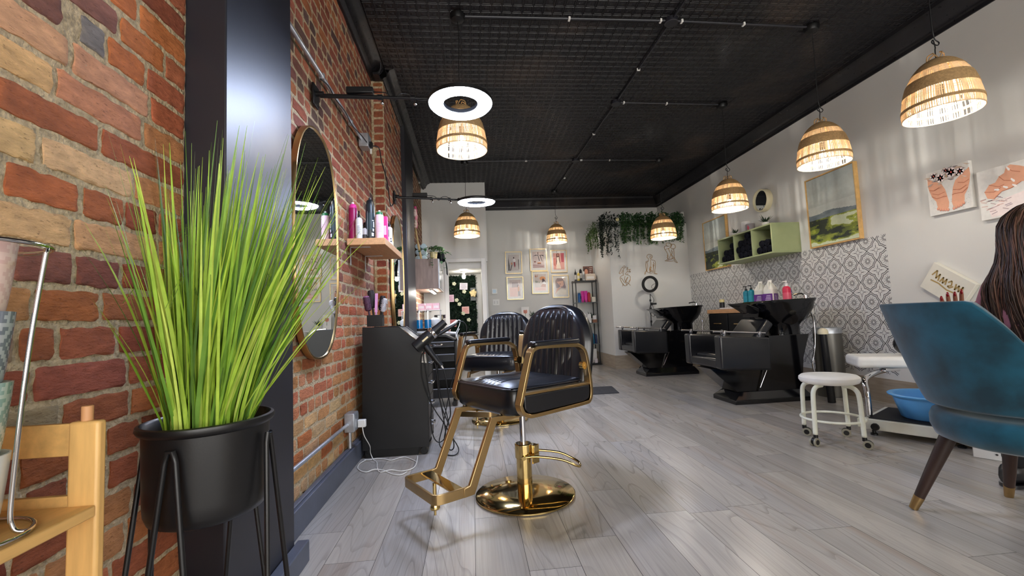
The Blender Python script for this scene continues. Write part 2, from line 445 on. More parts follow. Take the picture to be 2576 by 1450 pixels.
def midpal(z):
    if z < 0.45: return [TAN, BUFF, (186, 140, 92), ORG, (190, 152, 104)]
    if z < 1.1: return [(186, 104, 66), (192, 112, 70), (180, 96, 62), (188, 118, 76), TAN]
    if z < 1.8: return [(172, 100, 72), (178, 108, 78), (186, 122, 88), (160, 92, 68), (140, 92, 76)]
    return [(160, 88, 64), (150, 82, 62), (168, 94, 64), (136, 84, 70), (104, 76, 68), (172, 100, 64)]
brick_run(wl, PX(XL + 0.004), 1.905, 4.09, 0.05, 3.25, 0.0745, brng, None, nu=4, nz=2, amp=0.004, joint=0.013, zpal=midpal, length=0.21)
# brick pier further along and the wall behind the second post
brick_run(wl, PYm(4.09), XL + 0.01, -0.757, 0.05, 3.23, 0.0745, brng, None, nu=3, nz=2, amp=0.003, joint=0.014, zpal=lambda z: [(158, 86, 60), (150, 78, 56), (166, 92, 62), (170, 100, 62)] if z > 1.2 else [ORG, (182, 106, 60)], length=0.3)
brick_run(wl, PX(-0.757), 4.09, 5.10, 0.05, 3.23, 0.0745, brng, None, nu=3, nz=2, amp=0.004, joint=0.014, zpal=midpal)
brick_run(wl, PX(-0.80), 5.8, YC, 0.05, 3.25, 0.0745, brng, [(128, 78, 60), (120, 70, 54), (138, 88, 68)], nu=2, nz=1, amp=0.002, joint=0.014)
wl.m = 1; wl.col = (1, 1, 1, 1)
mortar_grid(wl, PX(XL + 0.012), -0.6, 1.41, 0, 3.25, 90, 130, -0.0040)
mortar_grid(wl, PX(XL + 0.004), 1.89, 4.1, 0, 3.27, 60, 90, -0.0045)
mortar_grid(wl, PYm(4.09), XL, -0.757, 0, 3.24, 6, 60, -0.0045)
mortar_grid(wl, PX(-0.757), 4.09, 5.12, 0, 3.24, 20, 60, -0.0045)
mortar_grid(wl, PX(-0.80), 5.78, YC + .02, 0, 3.27, 20, 60, -0.0045)
wl.box(XL - 0.12, -2.6, 0, XL - 0.02, 8.9, ZC)
struct(wl.build('wall_left', [M_brick, M_mortar], smooth=60, attr=True))

# black posts against the brick
def post(name, x0, y0, x1, y1):
    p = MB(); n = 40
    p.box(x0, y0, 0, x1, y1, ZC - 0.0)
    return struct(p.build(name, M_blackpaint, bevel=0.004))
post('trim_1', XL - 0.015, 1.402, -0.741, 1.905)
post('trim_2', XL - 0.015, 5.10, -0.715, 5.80)
b = MB(); b.box(-0.7405, 0.6, 0, -0.695, 1.938, 0.085)
struct(b.build('baseboard_post', M_navypaint, bevel=0.004))
b = MB(); b.box(XL + 0.01, 1.906, 0, -0.82, 4.08, 0.125); b.box(XL + 0.01, 1.906, 0.125, -0.835, 4.08, 0.135)
struct(b.build('baseboard_left', M_navypaint, bevel=0.003))

# white walls
w = MB(); w.box(XR, -2.6, 0, XR + 0.12, 8.9, ZC); struct(w.build('wall_right', M_white, smooth=0))
w = MB(); w.box(0.0, YB, 0, XR, YB + 0.12, ZC); struct(w.build('wall_back', M_white, smooth=0))
w = MB(); w.box(2.47, YC, 0, XR + 0.01, YB + 0.01, 2.54); struct(w.build('wall_bumpout', M_white, smooth=0, bevel=0.004))
DX0, DX1, DZ = -0.385, 0.20, 1.955         # doorway in the partition
w = MB(); w.box(XL - .01, YC, DZ, 0.30, YC + 0.1, ZC); w.box(DX1, YC, 0, 0.28, YC + 0.1, DZ); w.box(XL - .01, YC, 0, DX0, YC + 0.1, DZ)
w.box(0.20, YC + 0.1, 0, 0.29, YB + 0.01, ZC)
struct(w.build('wall_partition', M_white, smooth=0))
w = MB(); w.box(XL - .05, 8.62, 0, 0.21, 8.70, 2.4); w.box(XL - .05, YC + .1, 1.85, 0.199, 8.62, 2.2)
struct(w.build('wall_closet', M_white, smooth=0))
d = MB()
d.box(DX1 - 0.012, YC - 0.018, 0, DX1 + 0.06, YC - 0.001, DZ + 0.06); d.box(DX0 - 0.06, YC - 0.018, DZ - 0.0, DX1 - 0.012, YC - 0.001, DZ + 0.06); d.box(DX0 - 0.06, YC - 0.018, 0, DX0 + 0.012, YC - 0.001, DZ)
d.box(DX1 - 0.012, YC - 0.001, 0, DX1 - 0.0005, YC + 0.1, DZ)
struct(d.build('door_1', M_trimw, smooth=0, bevel=0.003))
b = MB(); b.box(XR - 0.012, -2.6, 0, XR - 0.0005, YC - 0.0005, 0.225); struct(b.build('baseboard_right', M_tan, smooth=0))
b = MB(); b.box(2.458, YC - 0.012, 0, XR - 0.013, YC - 0.0005, 0.228); b.box(2.458, YC - 0.0005, 0, 2.4695, YB - 0.0005, 0.228); struct(b.build('baseboard_bumpout', M_tan, smooth=0))
b = MB(); b.box(0.30, YB - 0.012, 0, 2.457, YB - 0.0005, 0.12); struct(b.build('baseboard_back', M_trimw, smooth=0))
w = MB(); w.box(XL - .1, -2.6, 2.55, XR + .1, -2.5, ZC); w.box(XL - .1, -2.6, 0, XR + .1, -2.5, 0.35); w.box(1.4, -2.6, 0.35, 1.6, -2.5, 2.55)
struct(w.build('wall_front', M_white, smooth=0))

# ------------------------------------------------------------------ pressed tin ceiling
def tin_material():
    m, nt, b = _nodes('black painted tin'); N = nt.nodes.new; L = nt.links.new
    tc = N('ShaderNodeTexCoord')
    n1 = N('ShaderNodeTexNoise'); n1.inputs['Scale'].default_value = 1.1; n1.inputs['Detail'].default_value = 5; n1.inputs['Distortion'].default_value = 0.6
    n2 = N('ShaderNodeTexNoise'); n2.inputs['Scale'].default_value = 26; n2.inputs['Detail'].default_value = 4
    L(tc.outputs['Object'], n1.inputs['Vector']); L(tc.outputs['Object'], n2.inputs['Vector'])
    r = N('ShaderNodeMapRange'); r.inputs[1].default_value = 0.52; r.inputs[2].default_value = 0.72; L(n1.outputs['Fac'], r.inputs[0])
    mx = N('ShaderNodeMix'); mx.data_type = 'RGBA'; L(r.outputs[0], mx.inputs[0])
    mx.inputs[6].default_value = lin((30, 29, 32)); mx.inputs[7].default_value = lin((66, 56, 50))
    L(mx.outputs[2], b.inputs['Base Color'])
    b.inputs['Specular IOR Level'].default_value = 0.35
    r2 = N('ShaderNodeMapRange'); r2.inputs[1].default_value = 0.3; r2.inputs[2].default_value = 0.7; r2.inputs[3].default_value = 0.26; r2.inputs[4].default_value = 0.52
    L(n2.outputs['Fac'], r2.inputs[0]); L(r2.outputs[0], b.inputs['Roughness'])
    bp = N('ShaderNodeBump'); bp.inputs['Strength'].default_value = 0.25; bp.inputs['Distance'].default_value = 0.003
    L(n2.outputs['Fac'], bp.inputs['Height']); L(bp.outputs[0], b.inputs['Normal'])
    return m
M_tin = tin_material()
c = MB(); pt = 0.0797
cx0, cx1, cy0, cy1 = XL + 0.13, XR - 0.12, 0.4, YB - 0.11
prof = [(1.0, 0.0), (0.90, 0.0), (0.85, -0.0036), (0.77, -0.0036), (0.69, 0.0006), (0.40, 0.0010), (0.18, -0.0036)]
nx = int((cx1 - cx0) / pt); ny = int((cy1 - cy0) / pt)
sx_ = (cx1 - cx0) / nx; sy_ = (cy1 - cy0) / ny
vs = []; fs = []
for j in range(ny):
    for i in range(nx):
        plain = (j % 8 == 7 and False)
        X0 = cx0 + sx_ * (i + .5); Y0 = cy0 + sy_ * (j + .5); o = len(vs)
        for (k, dz) in prof:
            for (a, bb) in ((-1, -1), (-1, 1), (1, 1), (1, -1)):
                vs.append((X0 + a * k * sx_ / 2, Y0 + bb * k * sy_ / 2, ZC + dz))
        for q in range(len(prof) - 1):
            for e in range(4):
                fs.append((o + q * 4 + e, o + q * 4 + (e + 1) % 4, o + (q + 1) * 4 + (e + 1) % 4, o + (q + 1) * 4 + e))
        fs.append(tuple(o + (len(prof) - 1) * 4 + e for e in range(4)))
c.add(vs, fs)
c.quad((XL - .1, -2.6, ZC + 0.001), (XL - .1, cy0 + 0.002, ZC + 0.001), (XR + .1, cy0 + 0.002, ZC + 0.001), (XR + .1, -2.6, ZC + 0.001))
c.box(XL - .1, -2.6, ZC + 0.02, XR + .1, 8.9, ZC + 0.1)
struct(c.build('ceiling', M_tin, smooth=0))
def cornice(name, prof, path):
    """prof: (distance from wall, z) pairs; path: wall line points with the direction into the room"""
    q = MB(); q.loft([[(x + n[0] * d_, y + n[1] * d_, z) for d_, z in prof] for (x, y, n) in path], cap=False, closed=False)
    return struct(q.build(name, M_tin, smooth=50))
pr = [(0.0, 3.14), (0.012, 3.14), (0.014, 3.17), (0.03, 3.178), (0.034, 3.205), (0.05, 3.22), (0.075, 3.27), (0.105, 3.31), (0.118, 3.315), (0.122, ZC), (0.14, ZC)]
cornice('trim_3', pr, [(XR, -2.6, (-1, 0)), (XR, YB - 0.0, (-1, 0))])
cornice('trim_4', pr, [(XR, YB, (0, -1)), (0.30, YB, (0, -1))])
pl_ = [(0.0, 3.235), (0.02, 3.235), (0.03, 3.25), (0.05, 3.255), (0.06, 3.285), (0.085, 3.325), (0.115, 3.335), (0.125, ZC), (0.15, ZC)]
cornice('trim_5', pl_, [(XL, 0.0, (1, 0)), (XL, 4.08, (1, 0))])
cornice('trim_6', pl_, [(-0.77, 4.05, (1, 0)), (-0.77, YC, (1, 0))])
# pressed bracket where the cornice breaks at the pier
q = MB()
for i in range(5):
    a = (i - 2) * 0.42
    q.tube(spline([(0, 0, 0), (0.012 + 0.01 * abs(i - 2), math.sin(a) * 0.02, 0.03), (0.05, math.sin(a) * 0.055, 0.075), (0.045, math.sin(a) * 0.065, 0.095)], 5), [0.006] * 15 + [0.009], 8)
q.box(-0.02, -0.06, -0.02, 0.03, 0.06, 0.0)
o = struct(q.build('trim_7', M_tin, smooth=60)); o.location = (-0.80, 4.0, 3.24)
# ------------------------------------------------------------------ wicker pendant lamps
M_stick = mat('straw sticks', (240, 220, 186), rough=0.6, vary=0.1, vscale=60, transluc=0.28)
M_weave = mat('woven rattan band', (172, 140, 96), rough=0.7, vary=0.22, vscale=70, bump=0.7, bscale=120, transluc=0.05, bdist=0.004)
M_bulb = mat('lit filament', (255, 250, 240), emit=(255, 249, 240), estr=BULB_POWER, vary=0.0)
def glow_glass():
    m, nt, b = _nodes('glowing bulb glass'); nt.nodes.remove(b)
    tr = nt.nodes.new('ShaderNodeBsdfTransparent'); em = nt.nodes.new('ShaderNodeEmission'); em.inputs[0].default_value = lin((255, 250, 238)); em.inputs[1].default_value = 24.0
    mx = nt.nodes.new('ShaderNodeMixShader'); mx.inputs[0].default_value = 0.32
    nt.links.new(tr.outputs[0], mx.inputs[1]); nt.links.new(em.outputs[0], mx.inputs[2]); nt.links.new(mx.outputs[0], nt.nodes['Material Output'].inputs['Surface'])
    return m
M_bulbglass = glow_glass()
SH = [(0.190, 0.0), (0.193, 0.03), (0.190, 0.07), (0.184, 0.11), (0.174, 0.16), (0.160, 0.21), (0.142, 0.25), (0.118, 0.29), (0.088, 0.325), (0.060, 0.345), (0.045, 0.352)]
def sh_r(z):
    for (r0, a), (r1, b_) in zip(SH, SH[1:]):
        if z <= b_: return r0 + (r1 - r0) * (z - a) / (b_ - a)
    return SH[-1][0]
def make_pendant(label, loc, z0):
    """lamp hung from the ceiling; the Empty sits on the rim of the shade"""
    t = thing('pendant_lamp', label, 'lamp', (loc[0], loc[1], z0), 0, 'wicker pendant lamps under the tin ceiling')
    top = ZC - 0.008 - z0
    k = MB(); k.lathe([(0.0, 0), (0.058, 0), (0.062, -0.012), (0.05, -0.045), (0.016, -0.06), (0.0, -0.06)], 20, (0, 0, top)); k.build('ceiling_canopy', M_black, t)
    k = MB(); zc = 0.46
    k.tube(spline([(0, 0, top - 0.05), (0.004, 0.002, top * 0.8), (-0.004, 0, 0.62), (0, 0, 0.53), (0.02, 0.01, 0.5), (0.034, 0, 0.472), (0.01, -0.008, 0.448), (-0.016, 0, 0.47), (0.002, 0.006, 0.492), (0.004, 0, 0.44), (0, 0, 0.40), (0, 0, 0.17)], 6), 0.0035, 6); k.build('cord', M_cord, t)
    # tight weave bands
    k = MB()
    for za, zb in ((0.044, 0.062), (0.140, 0.222), (0.272, 0.352)):
        n = 7; pr_ = [(sh_r(za + (zb - za) * i / n) + 0.004, za + (zb - za) * i / n) for i in range(n + 1)]
        pr_ += [(r - 0.008, z) for r, z in reversed(pr_)]
        k.lathe(pr_ + [pr_[0]], 72, cap=False)
    for i in range(3):
        a = i * 2.1; r = 0.045
        k.tube(spline([(r * math.cos(a), r * math.sin(a), 0.348), (r * .9 * math.cos(a + .5), r * .9 * math.sin(a + .5), 0.385), (0.02 * math.cos(a + 1), 0.02 * math.sin(a + 1), 0.398), (r * .9 * math.cos(a + 1.5), r * .9 * math.sin(a + 1.5), 0.385), (r * math.cos(a + 2), r * math.sin(a + 2), 0.348)], 5), 0.0035, 6)
    shade = k.build('woven_shade', M_weave, t)
    k = MB(); n = 118
    for i in range(n):
        a = 2 * PI * i / n + 0.012 * math.sin(i * 7.3); w_ = 0.0032 + 0.0008 * math.sin(i * 3.7)
        for za, zb in ((0.0, 0.048), (0.058, 0.144), (0.218, 0.276)):
            if abs(math.sin(i * 12.9898) * 43758.5) % 1 < 0.03: continue
            m_ = 4 if zb > 0.1 else 2; ring = []
            for q in range(m_ + 1):
                z = za + (zb - za) * q / m_; r = sh_r(z)
                ca, sa = math.cos(a), math.sin(a)
                ring.append([(r * ca - sa * s1 + ca * s2, r * sa + ca * s1 + sa * s2, z) for s1, s2 in ((-w_, -0.0012), (w_, -0.0012), (w_, 0.0012), (-w_, 0.0012))])
            k.loft(ring)
    for z in (0.004, 0.10, 0.115, 0.247): k.tube([(sh_r(z) * math.cos(2 * PI * j / 40), sh_r(z) * math.sin(2 * PI * j / 40), z) for j in range(40)], 0.0016 if z > .01 else 0.004, 5, closed=True)
    k.build('stick_bands', M_stick, shade, smooth=0)
    k = MB(); k.lathe([(0.0, 0.19), (0.02, 0.19), (0.021, 0.13), (0.018, 0.118), (0, 0.118)], 16); k.build('socket', M_black, t)
    k = MB(); k.lathe([(0.0, 0.052), (0.014, 0.054), (0.026, 0.066), (0.030, 0.084), (0.024, 0.104), (0.014, 0.118), (0.0, 0.119)], 18); bu = k.build('bulb', M_bulbglass, t, smooth=180)
    k = MB(); k.tube([(0, 0, 0.068), (0, 0, 0.104)], 0.0065, 8); k.build('filament', M_bulb, bu, smooth=60)
    return t
p0 = make_pendant('wicker pendant lamp hanging closest above the painting and canvases on the white wall', (2.985, 2.42), 2.115)
def more(loc, label):
    p = dup(p0, (loc[0], loc[1], loc[2]), rotz=loc[0] + loc[1], label=label)
    return p
def make_more(loc, z0, label):
    # the cord length follows the height, so only lamps at one height share the meshes
    return more((loc[0], loc[1], z0), label) if abs(z0 - 2.115) < 1e-6 else make_pendant(label, loc, z0)
make_more((2.985, 3.35), 2.13, 'wicker pendant lamp hanging beside the framed landscape, second from the camera along the white wall')
make_more((2.99, 4.72), 2.09, 'wicker pendant lamp hanging in front of the green cubby shelf and small round mirror')
make_more((3.0, 6.5), 2.09, 'wicker pendant lamp hanging before the ivy garland on the bump-out')
make_pendant('wicker pendant lamp right below the nearer lit ring light', (-0.03, 3.3), 2.245)
make_more((-0.03, 6.5), 2.20, 'wicker pendant lamp below the farther lit ring light, before the white bulkhead')
make_more((1.64, 8.08), 2.34, 'small-looking wicker pendant lamp over the framed prints on the end wall')

# ------------------------------------------------------------------ conduit on the ceiling
t = thing('ceiling_conduit', 'black painted electrical conduit with junction boxes running across the tin ceiling', 'conduit', (1.70, 4.6, ZC - 0.022))
def pipe(pts): k = MB(); k.tube([(x - 1.70, y - 4.6, 0.0) for x, y in pts], 0.010, 8); k.build('pipe', M_blackpaint, t)
pipe([(1.73, 0.5), (1.71, 3.3)]); pipe([(1.71, 3.3), (1.70, 4.66)]); pipe([(1.70, 4.66), (1.66, 6.45)]); pipe([(1.66, 6.45), (1.64, 8.06)])
pipe([(-0.02, 3.3), (1.71, 3.3)]); pipe([(1.71, 3.3), (2.93, 3.34)]); pipe([(1.70, 4.66), (2.93, 4.70)]); pipe([(-0.02, 6.47), (1.66, 6.45)]); pipe([(1.66, 6.45), (2.95, 6.48)])
for x, y in ((1.71, 3.3), (1.70, 4.66), (1.66, 6.45)):
    k = MB(); k.lathe([(0, -0.025), (0.05, -0.025), (0.055, -0.02), (0.055, 0.014), (0, 0.014)], 16, (x - 1.70, y - 4.6, 0)); k.build('junction_box', M_blackpaint, t)
for x, y in ((0.86, 3.3), (2.35, 3.32), (1.62, 3.3), (1.80, 3.3), (1.705, 4.0), (2.3, 4.68), (1.79, 4.66), (1.68, 5.5), (0.9, 6.46), (2.2, 6.465), (1.75, 6.45), (1.67, 7.3)):
    k = MB(); k.cbox((x - 1.70, y - 4.6, -0.002), (0.018, 0.035, 0.026) if abs(y - 3.3) < .1 or x > 1.75 else (0.035, 0.018, 0.026)); k.build('clip', M_whitep, t, bevel=0.004)

# ------------------------------------------------------------------ lit ring lights on wall arms
M_ringglow = mat('lit ring diffuser', (255, 255, 255), emit=(206, 221, 255), estr=RING_POWER, vary=0.0)
def ring_lamp(label, plate, centre, R1, R0, tilt):
    t = thing('ring_light', label, 'ring light', plate, 0, 'lit ring lights on black wall arms')
    cx, cyy, cz = (centre[i] - plate[i] for i in range(3))
    k = MB(); k.box(-0.004, -0.045, -0.075, 0.008, 0.045, 0.05)
    k.build('wall_plate', M_blackm, t, bevel=0.003)
    k = MB(); k.lathe([(0, 0), (0.016, 0), (0.016, 0.04), (0, 0.04)], 14, (0.008, 0, 0), M=roty(PI / 2)); k.build('pivot', M_blackm, t)
    tip = Vector((cx - R1 * 0.95, cyy, cz + 0.035)); a = Vector((0.03, 0, -0.01))
    pp = lambda s: a + (tip - a) * s
    k = MB(); k.tube([pp(0), pp(0.55)], 0.0125, 10); k.tube([pp(0.5), pp(0.85)], 0.009, 10); k.tube([pp(0.8), pp(1.0)], 0.0065, 8)
    for s in (0.55, 0.85): k.tube([pp(s - .03), pp(s + .01)], 0.016, 10)
    k.build('arm', M_blackm, t)
    for s in (0.56, 0.86):
        k = MB(); c_ = pp(s); k.tube([c_ + Vector((0, 0, -0.008)), c_ + Vector((0, -0.006, -0.035))], 0.006, 8); k.ball(c_ + Vector((0, -0.007, -0.038)), 0.010, 10, 6); k.build('clamp_knob', M_chrome, t)
    k = MB(); c_ = pp(0.36); k.cbox(c_ + Vector((0, 0, 0.033)), (0.15, 0.05, 0.036)); k.build('power_adapter', M_black, t, bevel=0.005)
    k = MB()
    k.tube(spline([pp(0.48) + Vector((0, 0, 0.03)), pp(0.6) + Vector((0, -0.012, 0.02)), pp(0.66) + Vector((0, 0.014, -0.012)), pp(0.72) + Vector((0, -0.014, 0.016)), pp(0.8) + Vector((0, 0.012, 0.028)), pp(0.9) + Vector((0, 0, -0.012)), pp(1.0) + Vector((0.02, 0, 0.0))], 6), 0.003, 6)
    k.build('cord', M_cord, t)
    M = Matrix.Rotation(math.radians(tilt), 3, 'X'); c0 = Vector((cx, cyy, cz))
    k = MB(); k.tube([tip, c0 + M @ Vector((-R1 * 0.92, 0, 0.02))], 0.012, 8); k.ball(tip, 0.018, 10, 8); k.build('ball_joint', M_black, t)
    k = MB(); k.lathe([(R0 - 0.004, 0.002), (R0 - 0.004, 0.026), (R0 + 0.01, 0.034), (R1 - 0.01, 0.034), (R1 + 0.004, 0.026), (R1 + 0.004, 0.002)], 48, c0, M=M, cap=False); hs = k.build('ring_housing', M_black, t)
    k = MB(); k.lathe([(R0 - 0.003, 0.004), (R0 + 0.006, -0.008), ((R0 + R1) / 2, -0.014), (R1 - 0.006, -0.008), (R1 + 0.003, 0.004)], 48, c0, M=M, cap=False); k.build('diffuser', M_ringglow, hs, smooth=180)
    return t
ring_lamp('lit ring light on the arm fixed above the oval mirror closest to the camera', (XL + 0.018, 2.53, 2.285), (-0.022, 2.49, 2.205), 0.180, 0.103, -2)
ring_lamp('lit ring light on the arm fixed beyond the brick pier, farther into the room', (-0.757 + 0.008, 4.53, 2.255), (0.09, 4.62, 2.20), 0.195, 0.11, 3)

# ------------------------------------------------------------------ gold and black styling chairs
def pleats(u, ks, wd, d):
    return -d * sum(math.exp(-((u - k) / wd) ** 2) for k in ks)
def make_styling_chair(label, loc, rz):
    t = thing('styling_chair', label, 'salon chair', loc, rz, 'gold framed styling chairs')
    k = MB(); k.lathe([(0, 0.0), (0.262, 0.0), (0.268, 0.004), (0.268, 0.011), (0.262, 0.015), (0.10, 0.021), (0.0, 0.022)], 64); k.build('base_plate', M_goldp, t, smooth=50)
    k = MB(); k.lathe([(0, 0.02), (0.041, 0.02), (0.041, 0.215), (0.0, 0.215)], 32); col = k.build('column', M_goldp, t)
    k = MB(); k.lathe([(0, 0.198), (0.047, 0.198), (0.047, 0.270), (0.043, 0.274), (0, 0.274)], 32); k.box(-0.055, 0.018, 0.20, -0.02, 0.066, 0.268); k.box(-0.062, 0.05, 0.17, -0.015, 0.058, 0.268); k.build('collar', M_goldp, col, bevel=0.002)
    k = MB(); k.cyl((0, 0, 0.27), (0, 0, 0.48), 0.016, n=20); k.build('piston', M_chrome, t)
    k = MB(); dx = Vector((-0.80, 0.60, 0)); sd = Vector((0.60, 0.80, 0)); B_ = Vector((0, 0, 0.222))
    pth = [B_ + sd * 0.055 + dx * -0.01 + Vector((0, 0, -0.012)), B_ + sd * 0.055 + dx * 0.07 + Vector((0, 0, -0.008)), B_ + sd * 0.052 + dx * 0.2 + Vector((0, 0, -0.03)), B_ + sd * 0.045 + dx * 0.275 + Vector((0, 0, -0.065)), B_ + sd * 0.02 + dx * 0.30 + Vector((0, 0, -0.078)),
           B_ + sd * -0.02 + dx * 0.30 + Vector((0, 0, -0.070)), B_ + sd * -0.045 + dx * 0.27 + Vector((0, 0, -0.055)), B_ + sd * -0.052 + dx * 0.19 + Vector((0, 0, -0.02)), B_ + sd * -0.05 + dx * 0.04 + Vector((0, 0, 0.0))]
    k.tube(spline(pth, 4), 0.0065, 10); k.cyl(B_ + sd * 0.062 + Vector((0, 0, -0.014)), B_ + sd * -0.055 + Vector((0, 0, -0.002)), 0.011, n=14); k.build('pump_lever', M_goldp, t)
    # seat
    k = MB(); out = []
    def plan(s, z):
        fx0, fx1, hw = -0.235, 0.268, 0.272
        cxm = (fx0 + fx1) / 2; hx = (fx1 - fx0) / 2; pts = []
        for i in range(64):
            a = 2 * PI * i / 64; c_, s_ = math.cos(a), math.sin(a); e = 2 / 7.0
            x = math.copysign(abs(c_) ** e, c_); y = math.copysign(abs(s_) ** e, s_)
            pts.append((cxm + x * (hx + s), y * (hw + s), z))
        return pts
    k.loft([plan(-0.03, 0.487), plan(-0.012, 0.489), plan(0.0, 0.502), plan(0.004, 0.55), plan(0.0, 0.605), plan(-0.008, 0.618), plan(-0.022, 0.624), plan(-0.06, 0.628)])
    seat = k.build('seat', M_leather, t, smooth=60)
    k = MB(); nu, nv = 56, 22; ks = [(-0.42 + 0.14 * i) for i in range(7)]; vs = []
    for j in range(nv + 1):
        for i in range(nu + 1):
            u = -1 + 2 * i / nu; v = j / nv
            e = (1 - abs(u) ** 4) * (1 - abs(2 * v - 1) ** 6)
            vs.append((-0.225 + 0.475 * v, u * 0.255, 0.622 + 0.020 * e - 0.014 * math.exp(-((v - 0.35) / 0.3) ** 2) * (1 - u * u) + pleats(u, ks, 0.03, 0.011) * e))
    k.add(vs, [(j * (nu + 1) + i, j * (nu + 1) + i + 1, (j + 1) * (nu + 1) + i + 1, (j + 1) * (nu + 1) + i) for j in range(nv) for i in range(nu)])
    k.build('pleated_top', M_leather, seat, smooth=180)
    k = MB(); k.tube([(x, y, z + 0.001) for x, y, z in plan(0.002, 0.612)], 0.005, 6, closed=True); k.build('piping', M_leather, seat, smooth=180)
    # backrest, reclined a little
    zb, zs, zt = 0.53, 0.76, 1.022
    def half(z):
        if z <= zs: return 0.288 - 0.012 * ((zs - z) / (zs - zb)) ** 2
        return 0.288 * max(0.0, 1 - ((z - zs) / (zt - zs)) ** 2.3) ** (1 / 2.3)
    fc = lambda z: -0.228 - 0.075 * (z - zb) / (zt - zb)
    zz = [zb + (zs - zb) * i / 8 for i in range(8)] + [zs + (zt - zs) * math.sin(PI / 2 * i / 18) for i in range(19)]
    def sheet(sign, th):
        vs = []
        for z in zz:
            wv = half(z)
            for i in range(61):
                u = -1 + 2 * i / 60
                edge = (1 - abs(u) ** 12) ** 0.5 if abs(u) < 1 else 0
                tp = (1 - ((z - zb) / (zt - zb)) ** 26)
                f_ = fc(z) + sign * th * edge * max(tp, 0) ** 0.5
                if sign > 0 and wv > 0.02:
                    l_ = u * wv / 0.288; fade = max(0, min(1, (zt - 0.03 - z) / 0.05)) * (1 if abs(l_) < .9 else 0)
                    f_ += fade * (pleats(l_ * (1 + 0.25 * (z - zs)), [-0.60, -0.42, -0.25, -0.08, 0.09, 0.26, 0.43, 0.60], 0.034, 0.015) + 0.012 * (1 - l_ * l_))
                vs.append((f_, u * wv, z))
        n = 61; q = [(j * n + i, j * n + i + 1, (j + 1) * n + i + 1, (j + 1) * n + i) for j in range(len(zz) - 1) for i in range(n - 1)]
        return vs, (q if sign > 0 else [tuple(reversed(f)) for f in q])
    k = MB(); k.add(*sheet(1, 0.045)); k.add(*sheet(-1, 0.05)); back = k.build('backrest', M_leather, t, smooth=70)
    k = MB(); L_ = []
    for z in zz[:-1]: L_.append((fc(z) + 0.040, 0.86 * half(z), z if z < zs else zs + (z - zs) * 0.93))
    L_ = L_ + [(x, -y, z) for x, y, z in reversed(L_)]
    k.tube(L_, 0.0045, 6); k.build('piping', M_leather, back, smooth=180)
    for s in (1, -1):
        y = 0.30 * s
        loop = [(0.245, 0.55), (0.232, 0.515), (0.20, 0.497), (0.16, 0.493), (0.0, 0.497), (-0.17, 0.503), (-0.205, 0.512), (-0.219, 0.545), (-0.219, 0.597), (-0.212, 0.66), (-0.198, 0.74), (-0.182, 0.775), (-0.15, 0.796), (-0.11, 0.802), (0.09, 0.808), (0.13, 0.806), (0.158, 0.795), (0.172, 0.77), (0.185, 0.735)]
        loop = [(p.x, p.z) for p in spline([(x, 0, z) for x, z in loop], 3)]; k = MB(); m_ = len(loop); th = 0.0085; wd = 0.021; rings = []
        for i, (x, z) in enumerate(loop):
            px_, pz = loop[i - 1]; nx_, nz_ = loop[(i + 1) % m_]
            tx, tz = nx_ - px_, nz_ - pz; ln = math.hypot(tx, tz); nx2, nz2 = tz / ln, -tx / ln
            rings.append([(x + nx2 * th, y - wd, z + nz2 * th), (x + nx2 * th, y + wd, z + nz2 * th), (x - nx2 * th, y + wd, z - nz2 * th), (x - nx2 * th, y - wd, z - nz2 * th)])
        rings.append(rings[0]); k.loft(rings, cap=False)
        k.box(-0.215, y - 0.018, 0.592, 0.235, y + 0.018, 0.604)
        fr = k.build('arm_frame', M_gold, t, smooth=40, bevel=0.002)
        k = MB(); k.prism([(0.225, 0.592), (0.222, 0.53), (0.2, 0.508), (0.16, 0.503), (-0.17, 0.512), (-0.2, 0.522), (-0.209, 0.55), (-0.209, 0.592)], y - 0.014 * (1 if s > 0 else 1), y + 0.016, 'y'); k.build('side_panel', M_leather, t, bevel=0.006, seg=3)
        k = MB(); k.prism(rrect(-0.15, y - 0.028, 0.155, y + 0.028, 0.016), 0.812, 0.836); k.build('arm_pad', M_leather, t, bevel=0.009, seg=3)
        k = MB(); k.cyl((-0.205, 0.27 * s, 0.69), (-0.205, 0.296 * s, 0.69), 0.022, n=16); k.ball((-0.205, 0.285 * s, 0.69), 0.014, 10, 8); k.build('recline_bolt', M_goldp, t)
    # footrest
    def bar(k, p, q, w_, h_):
        p, q = Vector(p), Vector(q); d = (q - p); ln = d.length; d.normalize()
        yy = Vector((0, 1, 0)) if abs(d.y) < .9 else Vector((1, 0, 0)); zz_ = d.cross(yy).normalized()
        vs = [e + yy * a * w_ / 2 + zz_ * b2 * h_ / 2 for e in (p, q) for a, b2 in ((-1, -1), (1, -1), (1, 1), (-1, 1))]
        k.add(vs, [(3, 2, 1, 0), (4, 5, 6, 7), (0, 1, 5, 4), (1, 2, 6, 5), (2, 3, 7, 6), (3, 0, 4, 7)])
    for s in (1, -1):
        k = MB(); y = 0.165 * s
        pr_ = [(-0.12, 0.487), (0.315, 0.487), (0.445, 0.205), (0.475, 0.20), (0.475, 0.160), (0.42, 0.162), (0.285, 0.462), (-0.12, 0.462)]
        k.prism([(x, z) for x, z in reversed(pr_)], y - 0.009, y + 0.009, 'y'); k.build('footrest_arm', M_gold, t, bevel=0.002)
    k = MB(); path = [(0.44, 0.165), (0.565, 0.165)] + [(0.585 + 0.03 * math.sin(a), 0.135 + 0.03 * math.cos(a)) for a in (0.4, 0.8, 1.2, 1.57)] + [(0.615 + 0.03 * 0, 0.0)]
    path = path[:-1]; path = path + [(x, -y) for x, y in reversed(path)]; rings = []
